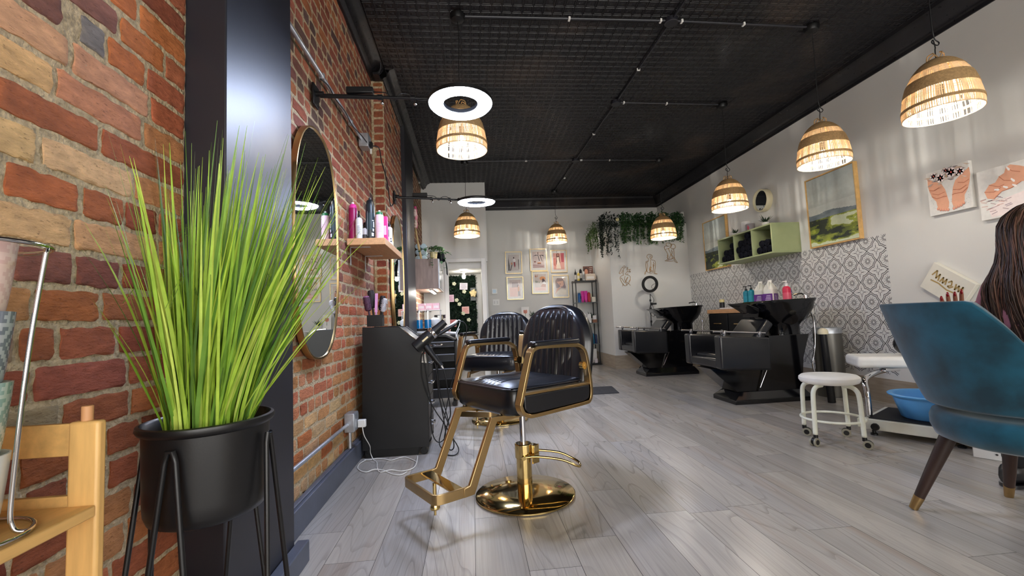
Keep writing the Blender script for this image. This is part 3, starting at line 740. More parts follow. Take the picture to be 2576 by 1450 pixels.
    for i, (x, y) in enumerate(path):
        a = path[max(i - 1, 0)]; b2 = path[min(i + 1, len(path) - 1)]; tx, ty = b2[0] - a[0], b2[1] - a[1]; ln = math.hypot(tx, ty); nx_, ny_ = -ty / ln, tx / ln
        rings.append([(x + nx_ * .006, y + ny_ * .006, 0.160), (x + nx_ * .006, y + ny_ * .006, 0.203), (x - nx_ * .006, y - ny_ * .006, 0.203), (x - nx_ * .006, y - ny_ * .006, 0.160)])
    k.loft(rings); k.build('footrest_bar', M_gold, t, smooth=50, bevel=0.0015)
    k = MB(); k.box(0.47, -0.158, 0.19, 0.53, 0.158, 0.200); k.build('foot_plate', M_goldp, t, bevel=0.003)
    k = MB(); k.lathe([(0, 0.05), (0.006, 0.05), (0.006, 0.075), (0.022, 0.077), (0.024, 0.086), (0.014, 0.108), (0.009, 0.112), (0.009, 0.195), (0, 0.195)], 16, (0.535, 0, 0)); k.build('stop_foot', M_goldp, t)
    return t
ch = make_styling_chair('gold framed black styling chair standing closest to the camera, footrest toward the plant', (0.252, 2.43, 0), math.radians(211.5))
dup(ch, (0.23, 4.24, 0), math.radians(246), 'gold framed black styling chair behind the nearer one, partly hidden by its backrest')

# ------------------------------------------------------------------ teal velvet chair
M_velvet = mat('teal velvet', (12, 66, 84), rough=0.75, vary=0.5, vscale=8, bump=0.2, bscale=30, sheen=0.35, spec=0.2)
M_walnut = mat('dark walnut', (48, 33, 28), rough=0.4, vary=0.2, vscale=10, stretch=(1, 1, 0.2))
t = thing('lounge_chair', 'teal velvet tub chair with tapered dark legs, turned away from the camera', 'chair', (2.27, 1.655, 0), math.radians(-12))
k = MB(); nA, nH = 72, 12
def tubback(off):
    rows = []
    for j in range(nH + 1):
        h = j / nH; row = []
        for i in range(nA + 1):
            al = -112 + 224 * i / nA; A = math.radians(180 + al); aa = abs(al)
            s = max(0.0, min(1.0, (aa - 33) / 19)); s2 = max(0.0, min(1.0, (aa - 48) / 64))
            zt_ = 0.945 - 0.175 * (s ** 1.15) - 0.075 * s2
            z = 0.497 + (zt_ - 0.497) * h
            r = 0.300 + 0.135 * ((z - 0.497) / 0.448) ** 0.85 + off
            row.append((r * math.cos(A), r * math.sin(A), z))
        rows.append(row)
    return rows
o_, i_ = tubback(0.0), tubback(-0.055)
rings = []
for i in range(nA + 1):
    outer = [o_[j][i] for j in range(nH + 1)]; inner = [i_[j][i] for j in range(nH, -1, -1)]
    rings.append(outer + inner)
k.loft(rings); k.build('backrest', M_velvet, t, smooth=60, bevel=0.018, seg=4)
k = MB(); k.lathe([(0, 0.345), (0.25, 0.345), (0.282, 0.36), (0.297, 0.40), (0.297, 0.435), (0.287, 0.462), (0.262, 0.472), (0.15, 0.478), (0.14, 0.494), (0, 0.4955)], 56); k.build('seat', M_velvet, t, smooth=60)
for A in (150, 61, 241, 331):
    a = math.radians(A); d = Vector((math.cos(a), math.sin(a), 0)); p, q = d * 0.235 + Vector((0, 0, 0.36)), d * 0.385
    k = MB(); k.tube([p, p.lerp(q, 0.84)], [0.031, 0.0195], 16); lg = k.build('leg', M_walnut, t)
    k = MB(); k.tube([p.lerp(q, 0.83), p.lerp(q, 1.0) + Vector((0, 0, 0.003))], [0.0205, 0.0165], 16); k.build('brass_ferrule', M_gold, lg)
# ------------------------------------------------------------------ bamboo rack with mug stand
M_bamboo = mat('bamboo', (216, 172, 106), rough=0.42, vary=0.16, vscale=6, stretch=(9, 9, 1.2), bump=0.05, bscale=30)
M_bambooh = mat('bamboo board', (216, 172, 106), rough=0.42, vary=0.16, vscale=6, stretch=(9, 1.0, 9), bump=0.05, bscale=30)
t = thing('bamboo_rack', 'light bamboo shelf rack against the brick, carrying the stacked mugs', 'shelf', (-0.634, 0.79, 0.0))
def part(name, m, parent, fn, **kw):
    k = MB(); fn(k); return k.build(name, m, parent, **kw)
part('post', M_bamboo, t, lambda k: k.box(-0.026, 0.0, 0, 0.021, 0.018, 0.812), bevel=0.005, seg=3)
part('post', M_bamboo, t, lambda k: k.box(-0.222, 0.0, 0, -0.178, 0.018, 0.812), bevel=0.005, seg=3)
part('post', M_bamboo, t, lambda k: k.box(-0.026, -0.62, 0, 0.021, -0.602, 0.812), bevel=0.005, seg=3)
part('post', M_bamboo, t, lambda k: k.box(-0.222, -0.62, 0, -0.178, -0.602, 0.812), bevel=0.005, seg=3)
part('top_rail', M_bambooh, t, lambda k: k.box(-0.18, 0.004, 0.757, -0.025, 0.015, 0.809), bevel=0.002)
part('back_rail', M_bambooh, t, lambda k: k.box(-0.18, 0.004, 0.662, -0.025, 0.015, 0.694), bevel=0.002)
part('shelf_board', M_bambooh, t, lambda k: k.box(-0.222, -0.605, 0.661, 0.019, 0.0, 0.679), bevel=0.002)
part('shelf_board', M_bambooh, t, lambda k: k.box(-0.222, -0.605, 0.30, 0.019, 0.0, 0.318), bevel=0.002)
part('dowel', mat('reddish wood', (204, 150, 104), rough=0.5, vary=0.1), t, lambda k: k.cyl((-0.006, 0.012, 0.80), (-0.006, 0.012, 0.836), 0.008, n=12), bevel=0.001)

MUG = (-0.700, 0.668)
t = thing('mug_stand', 'chrome wire mug stand holding four stacked mugs', 'mug stand', (MUG[0], MUG[1], 0.6795))
k = MB()
k.tube([(0.078 * math.cos(a), 0.078 * math.sin(a), 0.004) for a in [2 * PI * i / 40 for i in range(40)]], 0.0032, 8, closed=True)
k.build('base_ring', M_chrome, t, smooth=180)
for a0 in (0.35, 0.35 + PI):
    ca, sa = math.cos(a0), math.sin(a0); k = MB()
    k.tube(spline([(0.078 * ca, 0.078 * sa, 0.004), (0.062 * ca, 0.062 * sa, 0.012), (0.060 * ca, 0.060 * sa, 0.06), (0.072 * ca, 0.072 * sa, 0.25), (0.088 * ca, 0.088 * sa, 0.405)], 8), 0.0032, 8); k.build('upright', M_chrome, t, smooth=180)
k = MB(); k.tube([(0.088 * math.cos(a), 0.088 * math.sin(a), 0.405) for a in [2 * PI * i / 40 for i in range(40)]], 0.0032, 8, closed=True); k.build('top_ring', M_chrome, t, smooth=180)
M_mug = mat('glazed mug', rough=0.22, attr=True, vary=0.03, coat=0.3)
NORD = ["1000000110000001", "0100001001000010", "0010010000100100", "0001100110011000", "0011000110001100", "0110011001100110", "1100110000110011", "0001101111011000", "0011011111101100", "0110111001110110", "0011011111101100", "0001101111011000", "1100110000110011", "0110011001100110", "0000000000000000", "1101101111011011", "1001001001001001", "1101101111011011"]
def mug(label, z, base, ink):
    t = thing('mug', label, 'mug', (MUG[0], MUG[1], z), 0, 'mugs stacked on the bamboo rack')
    k = MB(); n = 64; prof = [(0.0, 0), (0.036, 0.0), (0.042, 0.004)] + [(0.043 + 0.011 * (i / 18) ** 0.8, 0.006 + 0.098 * i / 18) for i in range(19)] + [(0.0515, 0.1045), (0.050, 0.1), (0.044, 0.012), (0, 0.008)]
    vs = []
    for r, zz_ in prof:
        for q in range(n): vs.append((r * math.cos(2 * PI * q / n), r * math.sin(2 * PI * q / n), zz_))
    o = len(k.v); k.v.extend(vs)
    for i in range(len(prof) - 1):
        for q in range(n):
            on = ink is not None and 3 <= i < 21 and NORD[(i - 3)][q % 16] == '1'
            k.f.append((i * n + q, i * n + (q + 1) % n, (i + 1) * n + (q + 1) % n, (i + 1) * n + q)); k.c.append(lin(ink if on else base)); k.mi.append(0)
    k.build('body', M_mug, t, smooth=50, attr=True)
    k = MB(); k.rgb(base); k.tube(spline([(-0.042, 0, 0.086), (-0.066, 0, 0.088), (-0.078, 0, 0.055), (-0.066, 0, 0.024), (-0.042, 0, 0.022)], 6), 0.0055, 8); k.build('handle', M_mug, t, attr=True, smooth=180)
mug('white mug at the bottom of the mug stack', 0.688, (226, 230, 226), None)
mug('pale mint mug with knit pattern, second from the bottom of the stack', 0.787, (194, 210, 200), (148, 178, 168))
mug('grey mug with snowflake knit pattern under the pink mug', 0.886, (186, 192, 199), (126, 133, 146))
mug('pale pink mug at the top of the mug stack', 0.985, (236, 206, 196), (226, 188, 180))

# ------------------------------------------------------------------ potted grass on a stand
rg = random.Random(7)
PC = (-0.605, 1.08)
t = thing('plant_stand', 'black metal plant stand with hairpin legs holding the grass pot', 'plant stand', (PC[0], PC[1], 0))
for ang in (-62 - 27, -62 + 58, -62 + 150, -62 + 240):
    a = math.radians(ang); d = Vector((math.cos(a), math.sin(a), 0)); s = Vector((-math.sin(a), math.cos(a), 0))
    k = MB(); top = d * 0.134 + Vector((0, 0, 0.715)); f1 = d * 0.172 + s * 0.085 + Vector((0, 0, 0.006)); f2 = d * 0.172 - s * 0.075 + Vector((0, 0, 0.006))
    k.tube([f1, top + s * 0.010 + Vector((0, 0, -0.02)), top + s * 0.005, top - s * 0.005, top - s * 0.010 + Vector((0, 0, -0.02)), f2], 0.0055, 10); k.build('hairpin_leg', M_blackm, t, smooth=60)
t = thing('potted_grass', 'tall bright green ornamental grass in a round black metal pot', 'potted plant', (PC[0], PC[1], 0.545))
k = MB(); k.lathe([(0.0, 0.0), (0.095, 0.0), (0.110, 0.008), (0.116, 0.024), (0.118, 0.05), (0.121, 0.190), (0.128, 0.194), (0.132, 0.201), (0.130, 0.209), (0.124, 0.211), (0.118, 0.206), (0.116, 0.18), (0.112, 0.17), (0, 0.17)], 64); k.build('pot', M_blackm, t, smooth=50)
k = MB(); k.lathe([(0, 0.178), (0.06, 0.18), (0.114, 0.176), (0.114, 0.17)], 32); k.build('soil', mat('dark potting filler', (38, 44, 24), rough=0.95, vary=0.4, bump=1, bscale=60), t)
k = MB(); cols = [(180, 214, 66), (160, 200, 58), (138, 182, 52), (110, 156, 48), (200, 224, 92), (90, 132, 46)]
for i in range(390):
    a = rg.uniform(0, 2 * PI); r0 = 0.080 * math.sqrt(rg.random()); bx, by = r0 * math.cos(a), r0 * math.sin(a)
    a2 = a + rg.uniform(-0.6, 0.6); ln = rg.triangular(0.28, 0.74, 0.58); lean = (0.015 + 0.235 * (r0 / 0.080) ** 1.2) * rg.uniform(0.45, 1.0)
    if rg.random() < 0.08: lean *= 1.2
    dx, dy = math.cos(a2) * lean + 0.065, math.sin(a2) * lean + 0.025
    if bx + dx < -0.215: dx = -0.215 - bx
    if by + dy > 0.28: dy = 0.28 - by
    if by + dy < -0.24: dy = -0.24 - by
    w = rg.uniform(0.0021, 0.0043); m_ = 8; wd = Vector((-math.sin(a2 + rg.uniform(-1, 1)), math.cos(a2 + rg.uniform(-1, 1)), 0)).normalized()
    cu = rg.uniform(1.0, 1.5); h = math.sqrt(max(0.02, ln * ln - lean * lean * 0.7)); vs = []
    for q in range(m_ + 1):
        s = q / m_; c_ = Vector((bx + dx * s ** cu, by + dy * s ** cu, 0.172 + h * s - (0.03 * lean / 0.3) * s ** 4))
        ww = w * (1 - s ** 3) + 0.0003; side = wd * ww
        up = Vector((math.cos(a2), math.sin(a2), 0)) * ww * 0.35
        vs += [c_ - side, c_ - up, c_ + side]
    k.col = lin(jit(rg.choice(cols), rg, 8))
    k.add(vs, [(q * 3 + e, q * 3 + e + 1, (q + 1) * 3 + e + 1, (q + 1) * 3 + e) for q in range(m_) for e in (0, 1)])
for i in range(12):       # a few stray, strongly arched blades
    a = rg.uniform(0, 2 * PI); z = rg.uniform(0.05, 0.25); dx, dy = math.cos(a) * 0.16, math.sin(a) * 0.16
    k.col = lin((110, 140, 60)); k.tube(spline([(0, 0, 0.18), (dx * .25, dy * .25, 0.34 + z), (dx * .6, dy * .6, 0.42 + z), (dx * 0.98, dy * 0.98, 0.38 + z * 0.7)], 6), 0.0006, 4)
k.build('grass_blades', M_leaf, t, smooth=60, attr=True)

# ------------------------------------------------------------------ oval mirrors
def pill(hw, hh, n=18):
    """oval outline in the wall plane (y, z) with gently straight sides"""
    pts = []
    for i in range(4 * n):
        a = 2 * PI * i / (4 * n); c_, s_ = math.cos(a), math.sin(a); e = 2 / 2.5
        pts.append((math.copysign(abs(c_) ** e, c_) * hw, math.copysign(abs(s_) ** e, s_) * hh))
    return pts
def mirror(label, x, yc, zc, hw, hh):
    t = thing('oval_mirror', label, 'mirror', (x, yc, zc), 0, 'gold framed oval mirrors')
    k = MB(); o_, i_ = pill(hw, hh), pill(hw - 0.010, hh - 0.010); rings = []
    for (y, z), (y2, z2) in zip(o_, i_): rings.append([(0.0, y, z), (0.030, y, z), (0.0315, y * .995, z * .997), (0.030, y2, z2), (0.010, y2, z2), (0.0, y2, z2)])
    rings.append(rings[0]); k.loft(rings, cap=False); k.build('frame', M_gold, t, smooth=50)
    k = MB(); k.prism(i_, 0.006, 0.0245, 'x'); k.build('glass', M_mirror, t, smooth=0)
mirror('large gold framed oval mirror on the brick just past the black post', XL + 0.018, 2.49, 1.41, 0.350, 0.635)
mirror('gold framed oval mirror farther on, partly behind the wooden shelf', -0.757 + 0.008, 4.53, 1.41, 0.33, 0.635)

# ------------------------------------------------------------------ bottles and the wooden shelf
def turned(name, label, cat, loc, parts, group=None, n=24, rz=0.0, sy=1.0, m=None):
    """parts: (part name, colour, profile)"""
    t = thing(name, label, cat, loc, rz, group)
    for pn, colr, prof in parts:
        k = MB(); k.rgb(colr); k.lathe(prof, n, sy=sy); k.build(pn, m or M_any, t, attr=True, smooth=45)
    return t
def print_lines(t, r, rows, colr, a0=-1.25, half=0.75):
    """small printed lettering bands wrapped round the front of a round container"""
    k = MB(); k.rgb(colr)
    for (z0, z1, f0, f1) in rows:
        n = 8; ring = [[((r + .0012) * math.cos(a0 + half * (f0 + (f1 - f0) * q / n)), (r + .0012) * math.sin(a0 + half * (f0 + (f1 - f0) * q / n)), z) for q in range(n + 1)] for z in (z0, z1)]
        k.loft(ring, cap=False, closed=False)
    k.build('label_print', M_any, t, attr=True, smooth=0)
def can(label, loc, h, r, body, cap, nozzle=(225, 225, 225), band=None, group=None, name='spray_can'):
    P_ = [('body', body, [(0, 0), (r * .96, 0), (r, 0.004), (r, h * 0.80), (r * 0.92, h * 0.835), (0, h * .84)])]
    if band: P_.append(('label_band', band, [(r + 0.0006, h * 0.22), (r + 0.0006, h * 0.62)]))
    P_.append(('cap', cap, [(0, h * .83), (r * 0.9, h * .83), (r * 0.78, h * 0.92), (r * 0.42, h * 0.95), (0, h * 0.95)]))
    P_.append(('nozzle', nozzle, [(0, h * .945), (r * 0.3, h * .945), (r * 0.28, h * 0.995), (0, h)]))
    return turned(name, label, 'spray can', loc, P_, group)
def pump(label, loc, h, r, body, head, band=None, group=None, name='pump_bottle', sy=1.0):
    t = turned(name, label, 'bottle', loc, [('body', body, [(0, 0), (r * .95, 0), (r, 0.006), (r, h * 0.66), (r * 0.9, h * 0.72), (r * 0.35, h * 0.78), (0, h * .78)])] + ([('label_band', band, [(r + 0.0006, h * 0.2), (r + 0.0006, h * 0.5)])] if band else []), group, sy=sy)
    k = MB(); k.rgb(head); k.lathe([(0, h * .77), (r * .42, h * .77), (r * .42, h * .85), (r * .14, h * .86), (r * .14, h * .95), (r * .3, h * .955), (r * .3, h * .985), (0, h)], 14)
    k.tube([(0, 0, h * .97), (-r * 0.9, 0, h * .965), (-r * 1.05, 0, h * .945)], r * 0.13, 8); k.build('pump_head', M_any, t, attr=True, smooth=45); return t
def spray(label, loc, h, r, body, head, band=None, group=None):
    t = turned('spray_bottle', label, 'bottle', loc, [('body', body, [(0, 0), (r * .95, 0), (r, 0.005), (r, h * 0.66), (r * 0.8, h * 0.72), (r * 0.36, h * 0.75), (0, h * .75)])] + ([('label_band', band, [(r + 0.0006, h * 0.12), (r + 0.0006, h * 0.5)])] if band else []), group)
    k = MB(); k.rgb(head); k.lathe([(0, h * .745), (r * .42, h * .745), (r * .40, h * .84), (r * .24, h * .86), (r * .22, h * .97), (0, h)], 14); k.build('spray_head', M_any, t, attr=True, smooth=45); return t
def tube_b(label, loc, h, r, body, cap, group=None, rz=0.0):
    t = thing('squeeze_tube', label, 'tube', loc, rz, group)
    k = MB(); k.rgb(cap); k.lathe([(0, 0), (r * .8, 0), (r * .82, h * .16), (0, h * .16)], 16); k.build('cap', M_any, t, attr=True)
    k = MB(); k.rgb(body); rings = []
    for i in range(9):
        s = i / 8; rings.append([(r * (1 + .12 * s) * math.cos(2 * PI * q / 20), r * (1 - s * .9) * math.sin(2 * PI * q / 20), h * .16 + h * .84 * s) for q in range(20)])
    k.loft(rings); k.build('body', M_any, t, attr=True, smooth=60); return t
def carton(label, loc, d, colr, rz=0.0, group=None, panel=None, name='carton', cat='box'):
    t = thing(name, label, cat, loc, rz, group)
    k = MB(); k.rgb(colr); k.box(-d[0] / 2, -d[1] / 2, 0, d[0] / 2, d[1] / 2, d[2]); k.build('box', M_print, t, attr=True, smooth=0)
    if panel:
        k = MB(); k.rgb(panel); k.box(-d[0] * .38, -d[1] / 2 - 0.0012, d[2] * .25, d[0] * .38, -d[1] / 2 - 0.0003, d[2] * .62); k.build('printed_panel', M_print, t, attr=True, smooth=0)
    return t

M_oak = mat('oiled beech plank', (206, 158, 112), rough=0.5, vary=0.12, vscale=7, stretch=(8, 1.2, 8))
t = thing('wall_shelf', 'thick light wood shelf on steel brackets holding hair products', 'shelf', (XL + 0.018, 3.50, 1.51))
part('board', M_oak, t, lambda k: k.box(0.0, -0.37, 0, 0.262, 0.37, 0.048), bevel=0.003)
for y in (-0.28, 0.16):
    k = MB(); k.box(0.0, y - 0.012, -0.13, 0.003, y + 0.012, 0.0); k.box(0.0, y - 0.012, -0.004, 0.14, y + 0.012, 0.0); k.build('bracket', M_steel, t)
zs = 1.5585
can('magenta hair spray can with white nozzle at the wall end of the shelf', (-0.825, 3.20, zs), 0.275, 0.030, (150, 22, 84), (216, 62, 150))
tt = spray('white spray bottle with black nozzle in front of the magenta can', (-0.775, 3.165, zs), 0.205, 0.024, (214, 216, 216), (24, 24, 26), (228, 230, 230)); print_lines(tt, .0248, [(.03 + .011 * i, .034 + .011 * i, -.9, .5 - .2 * (i % 3)) for i in range(6)], (150, 154, 158))
turned('glass_jar', 'small clear jar with dark contents beside the tall dark can', 'jar', (-0.738, 3.17, zs), [('body', (52, 48, 46), [(0, 0), (0.017, 0), (0.017, 0.03), (0, .03)]), ('lid', (176, 170, 168), [(0, .03), (0.016, .03), (0.016, .068), (0.008, 0.078), (0, 0.078)])])
can('dark styling can with black lid behind the small clear jar', (-0.748, 3.27, zs), 0.15, 0.026, (30, 28, 40), (18, 18, 24), (20, 20, 20))
tt = can('tall dark teal hair spray can, the tallest on the wooden shelf', (-0.705, 3.20, zs), 0.305, 0.031, (30, 38, 42), (24, 30, 36), (30, 34, 38), (44, 60, 66)); print_lines(tt, .0318, [(.02, .045, .2, .9), (.055, .075, .5, 1.0), (.085, .125, .7, 1.1), (.02, .20, -1.0, -.93), (.13, .137, .4, 1.0)], (214, 220, 222))
tt = can('pale pink spray can with green cap', (-0.640, 3.20, zs), 0.212, 0.029, (244, 208, 222), (42, 118, 70), (220, 220, 220)); print_lines(tt, .029, [(.05 + .012 * i, .053 + .012 * i, -.8, .6 - .15 * (i % 2)) for i in range(6)], (222, 168, 190))
carton('tall magenta product carton behind the pale pink can', (-0.625, 3.29, zs), (0.05, 0.04, 0.185), (226, 58, 146), panel=(240, 200, 222))
tt = spray('small white spray bottle with tall black nozzle near the shelf corner', (-0.615, 3.44, zs), 0.19, 0.023, (236, 234, 234), (22, 22, 26)); print_lines(tt, .0232, [(.02, .115, -.9, -.6), (.02, .115, -.45, -.3), (.02, .03, .1, .9), (.04, .05, .1, .7)], (96, 98, 104))
turned('cream_jar', 'low pale pink jar at the room side of the shelf', 'jar', (-0.622, 3.345, zs), [('body', (244, 196, 216), [(0, 0), (0.020, 0), (0.021, 0.03), (0, .03)]), ('lid', (250, 216, 230), [(0, .03), (0.0215, .03), (0.0215, .045), (0, 0.046)])])

# ------------------------------------------------------------------ black salon trolley below the shelf
t = thing('salon_trolley', 'black salon trolley with slanted top standing against the brick under the wooden shelf', 'trolley', (-0.58, 3.27, 0))
pr_ = [(-0.228, 0.058), (0.238, 0.058), (0.252, 0.75), (0.045, 0.925), (-0.212, 0.932)]
k = MB(); k.prism(pr_, 0.0, 0.018, 'y'); k.build('side_panel', M_black, t, bevel=0.002)
k = MB(); k.prism(pr_, 0.382, 0.40, 'y'); k.build('side_panel', M_black, t, bevel=0.002)
k = MB(); k.prism([(-0.226, 0.06), (-0.05, 0.06), (-0.04, 0.90), (-0.21, 0.925)], 0.018, 0.382, 'y'); k.box(-0.05, 0.018, 0.06, 0.215, 0.382, 0.09); k.prism([(-0.21, 0.90), (0.04, 0.90), (0.245, 0.725), (0.249, 0.744), (0.045, 0.919), (-0.21, 0.926)], 0.018, 0.382, 'y'); k.box(-0.215, 0.03, 0.0, 0.16, 0.37, 0.058); k.build('carcass', M_black, t)
k = MB(); k.prism([(0.045, 0.925), (0.252, 0.75), (0.256, 0.754), (0.047, 0.931), (-0.03, 0.934), (-0.03, 0.929)], -0.002, 0.02, 'y'); k.build('edge_trim', M_chrome, t)
for i in range(4):
    z0 = 0.095 + i * 0.152
    k = MB(); k.box(-0.04, 0.022, z0, 0.243, 0.378, z0 + 0.145); dr = k.build('drawer', M_black, t, bevel=0.003)
    k = MB(); k.tube(spline([(0.243, 0.14, z0 + 0.09), (0.266, 0.145, z0 + 0.092), (0.268, 0.2, z0 + 0.092), (0.266, 0.255, z0 + 0.092), (0.243, 0.26, z0 + 0.09)], 4), 0.005, 8); k.build('handle', M_chrome, dr)
for x, y in ((0.20, 0.04), (0.20, 0.36), (-0.19, 0.04), (-0.19, 0.36)):
    k = MB(); k.cyl((x, y - 0.012, 0.026), (x, y + 0.012, 0.026), 0.026, n=18); k.box(x - 0.012, y - 0.016, 0.03, x + 0.012, y + 0.016, 0.06); k.build('caster', M_black, t, bevel=0.002)
k = MB(); k.rgb(232, 228, 222); k.quad((0.196, -0.001, 0.66), (0.240, -0.001, 0.655), (0.232, -0.001, 0.735), (0.208, -0.001, 0.738)); k.rgb(206, 96, 72); k.quad((0.206, -0.0014, 0.722), (0.232, -0.0014, 0.720), (0.230, -0.0014, 0.733), (0.210, -0.0014, 0.735)); k.rgb(150, 148, 146)
for i in range(6): k.quad((0.204, -0.0014, 0.672 + i * .008), (0.232, -0.0014, 0.671 + i * .008), (0.232, -0.0014, 0.674 + i * .008), (0.204, -0.0014, 0.675 + i * .008))
k.build('warning_label', M_print, t, attr=True, smooth=0)
k = MB(); k.tube([(0.06 * math.cos(2 * PI * i / 24) + 0.275, 0.30 + 0.055 * math.sin(2 * PI * i / 24), 0.765) for i in range(24)], 0.006, 8, closed=True); k.box(0.20, 0.285, 0.755, 0.222, 0.315, 0.775); k.build('dryer_holder', M_chrome, t)

# brush pot with brushes
t = thing('brush_caddy', 'black brush holder on top of the salon trolley', 'holder', (-0.715, 3.36, 0.9345))
k = MB(); k.box(-0.055, -0.04, 0, 0.055, 0.04, 0.004); k.box(-0.055, -0.04, 0.004, -0.051, 0.04, 0.085); k.box(0.051, -0.04, 0.004, 0.055, 0.04, 0.085); k.box(-0.051, -0.04, 0.004, 0.051, -0.036, 0.085); k.box(-0.051, 0.036, 0.004, 0.051, 0.04, 0.085); k.box(-0.001, -0.036, 0.004, 0.001, 0.036, 0.08); k.build('box', M_black, t)
M_bris = mat('brush barrel bristles', rough=0.6, attr=True, vary=0.25, vscale=120, bump=1.0, bscale=260)
def round_brush(label, x, y, lean, h, r, barrel, handle, tipc):
    t = thing('round_brush', label, 'hair brush', (x, y, 0.9395), 0, 'brushes in the caddy on the trolley')
    d = Vector((lean[0], lean[1], 1)).normalized(); L_ = lambda s: d * (h * s)
    k = MB(); k.rgb(handle); k.tube([L_(0.0) + Vector((0, 0, .002)), L_(0.2), L_(0.52)], [0.006, 0.008, 0.007], 10); k.build('handle', M_any, t, attr=True)
    k = MB(); k.rgb(barrel); k.tube([L_(0.5), L_(0.53), L_(0.6), L_(0.93), L_(0.97)], [r * .6, r * 0.95, r, r, r * .9], 20)
    for q in range(150):
        a = rg.uniform(0, 2 * PI); s = rg.uniform(0.55, 0.95); x1, y1 = frame_from(d); rad = x1 * math.cos(a) + y1 * math.sin(a); p = L_(s) + rad * r
        k.tube([p, p + rad * 0.007], 0.0009, 3)
    k.build('bristle_barrel', M_bris, t, attr=True)
    k = MB(); k.rgb(tipc); k.tube([L_(0.96), L_(0.985), L_(1.0)], [r * .92, r * .92, r * 0.6], 20); k.build('end_cap', M_any, t, attr=True)
round_brush('purple round brush leaning out of the caddy toward the plant', -0.742, 3.345, (-0.16, -0.04), 0.225, 0.024, (74, 40, 62), (60, 30, 56), (150, 92, 140))
round_brush('large black round brush standing tallest in the caddy', -0.728, 3.384, (-0.10, 0.04), 0.27, 0.025, (36, 28, 32), (30, 26, 30), (40, 32, 40))
round_brush('black round brush leaning toward the hair dryer', -0.690, 3.365, (0.14, 0.0), 0.225, 0.021, (26, 24, 28), (30, 28, 30), (44, 40, 44))
round_brush('silver barrelled round brush at the room side of the caddy', -0.678, 3.335, (0.22, -0.08), 0.205, 0.017, (186, 184, 188), (40, 38, 40), (220, 216, 214))
t = thing('hair_comb', 'pink tail comb upright in the caddy', 'comb', (-0.705, 3.335, 0.9395))
k = MB(); k.rgb(214, 150, 196); k.cbox((0.002, 0, 0.17), (0.02, 0.005, 0.14), roty(0.05)); k.cbox((-0.003, 0, 0.055), (0.01, 0.004, 0.11), roty(0.05)); k.build('comb_body', M_any, t, attr=True, bevel=0.001)

# hair dryer and curling iron hanging off the trolley
t = thing('hair_dryer', 'black hair dryer with silver collar resting in the trolley holder', 'hair dryer', (-0.318, 3.19, 0.845))
d = Vector((0.62, 0.1, 0.52)).normalized(); k = MB(); L_ = lambda s: d * s
k.tube([L_(-0.12), L_(-0.115), L_(-0.02), L_(0.03)], [0.030, 0.042, 0.046, 0.040], 24); body = k.build('body', M_black, t, bevel=0.002)
k = MB(); k.tube([L_(0.03), L_(0.035), L_(0.055), L_(0.058)], [0.040, 0.043, 0.041, 0.034], 24); k.build('silver_collar', M_chrome, body)
k = MB(); k.tube([L_(0.057), L_(0.10), L_(0.16)], [0.033, 0.028, 0.026], 20); k.build('nozzle', M_black, body)
k = MB(); q = L_(-0.05); k.tube(spline([q, q + Vector((0.035, -0.01, -0.05)), q + Vector((0.085, -0.02, -0.12)), q + Vector((0.13, -0.03, -0.175))], 5), [0.022] * 8 + [0.020] * 4 + [0.017] * 4, 16); hd = k.build('handle', M_black, t)
k = MB(); k.rgb(228, 208, 160); k.cbox(L_(-0.02) + Vector((0.0, -0.047, 0.0)), (0.05, 0.003, 0.012), roty(-0.69)); k.build('gold_badge', M_any, body, attr=True)
k = MB(); k.tube([q + Vector((0.128, -0.03, -0.172)), q + Vector((0.142, -0.032, -0.195))], [0.012, 0.007], 12); k.build('cord_collar', M_chrome, hd)
e = q + Vector((0.142, -0.032, -0.195)); k = MB()
k.tube(spline([e, (e.x + 0.02, e.y - 0.01, e.z - 0.10), (e.x + 0.04, e.y, e.z - 0.30), (e.x + 0.02, e.y + 0.02, -0.60), (e.x - 0.01, e.y + 0.02, -0.72), (e.x + 0.03, e.y - 0.02, -0.78), (e.x + 0.06, e.y - 0.06, -0.74), (e.x + 0.03, e.y - 0.02, -0.62), (e.x - 0.03, e.y, -0.45), (e.x - 0.05, e.y, -0.22), (e.x - 0.10, e.y + 0.02, -0.05)], 7), 0.0042, 8); k.build('cord', M_cord, t, smooth=180)
t = thing('curling_iron', 'black curling iron lying above the hair dryer, its cord hanging down', 'curling iron', (-0.285, 3.42, 0.80))
k = MB(); a, b_ = Vector((0.03, 0, 0.055)), Vector((0.155, 0.03, 0.125)); k.tube([a, a.lerp(b_, .5), b_], [0.013, 0.015, 0.010], 14); k.build('handle', M_black, t)
k = MB(); k.tube([a, a - (b_ - a) * 0.75], [0.012, 0.010], 14); k.build('barrel', M_blackg, t)
k = MB(); k.tube(spline([b_, b_ + Vector((0.05, 0, 0.02)), b_ + Vector((0.085, 0, -0.03)), b_ + Vector((0.06, 0, -0.16)), b_ + Vector((-0.03, -0.02, -0.40)), (-0.01 + .05, -0.05, -0.62), (-0.03 + .04, -0.06, -0.74), (0.04, -0.06, -0.79), (0.09, -0.05, -0.76), (0.08, -0.02, -0.6), (0.02, 0, -0.35), (0.01, 0, -0.1)], 7), 0.0038, 8); k.build('cord', M_cord, t, smooth=180)
t = thing('looped_cord', 'black power cords looped down the front of the salon trolley', 'cord', (-0.33, 3.262, 0))
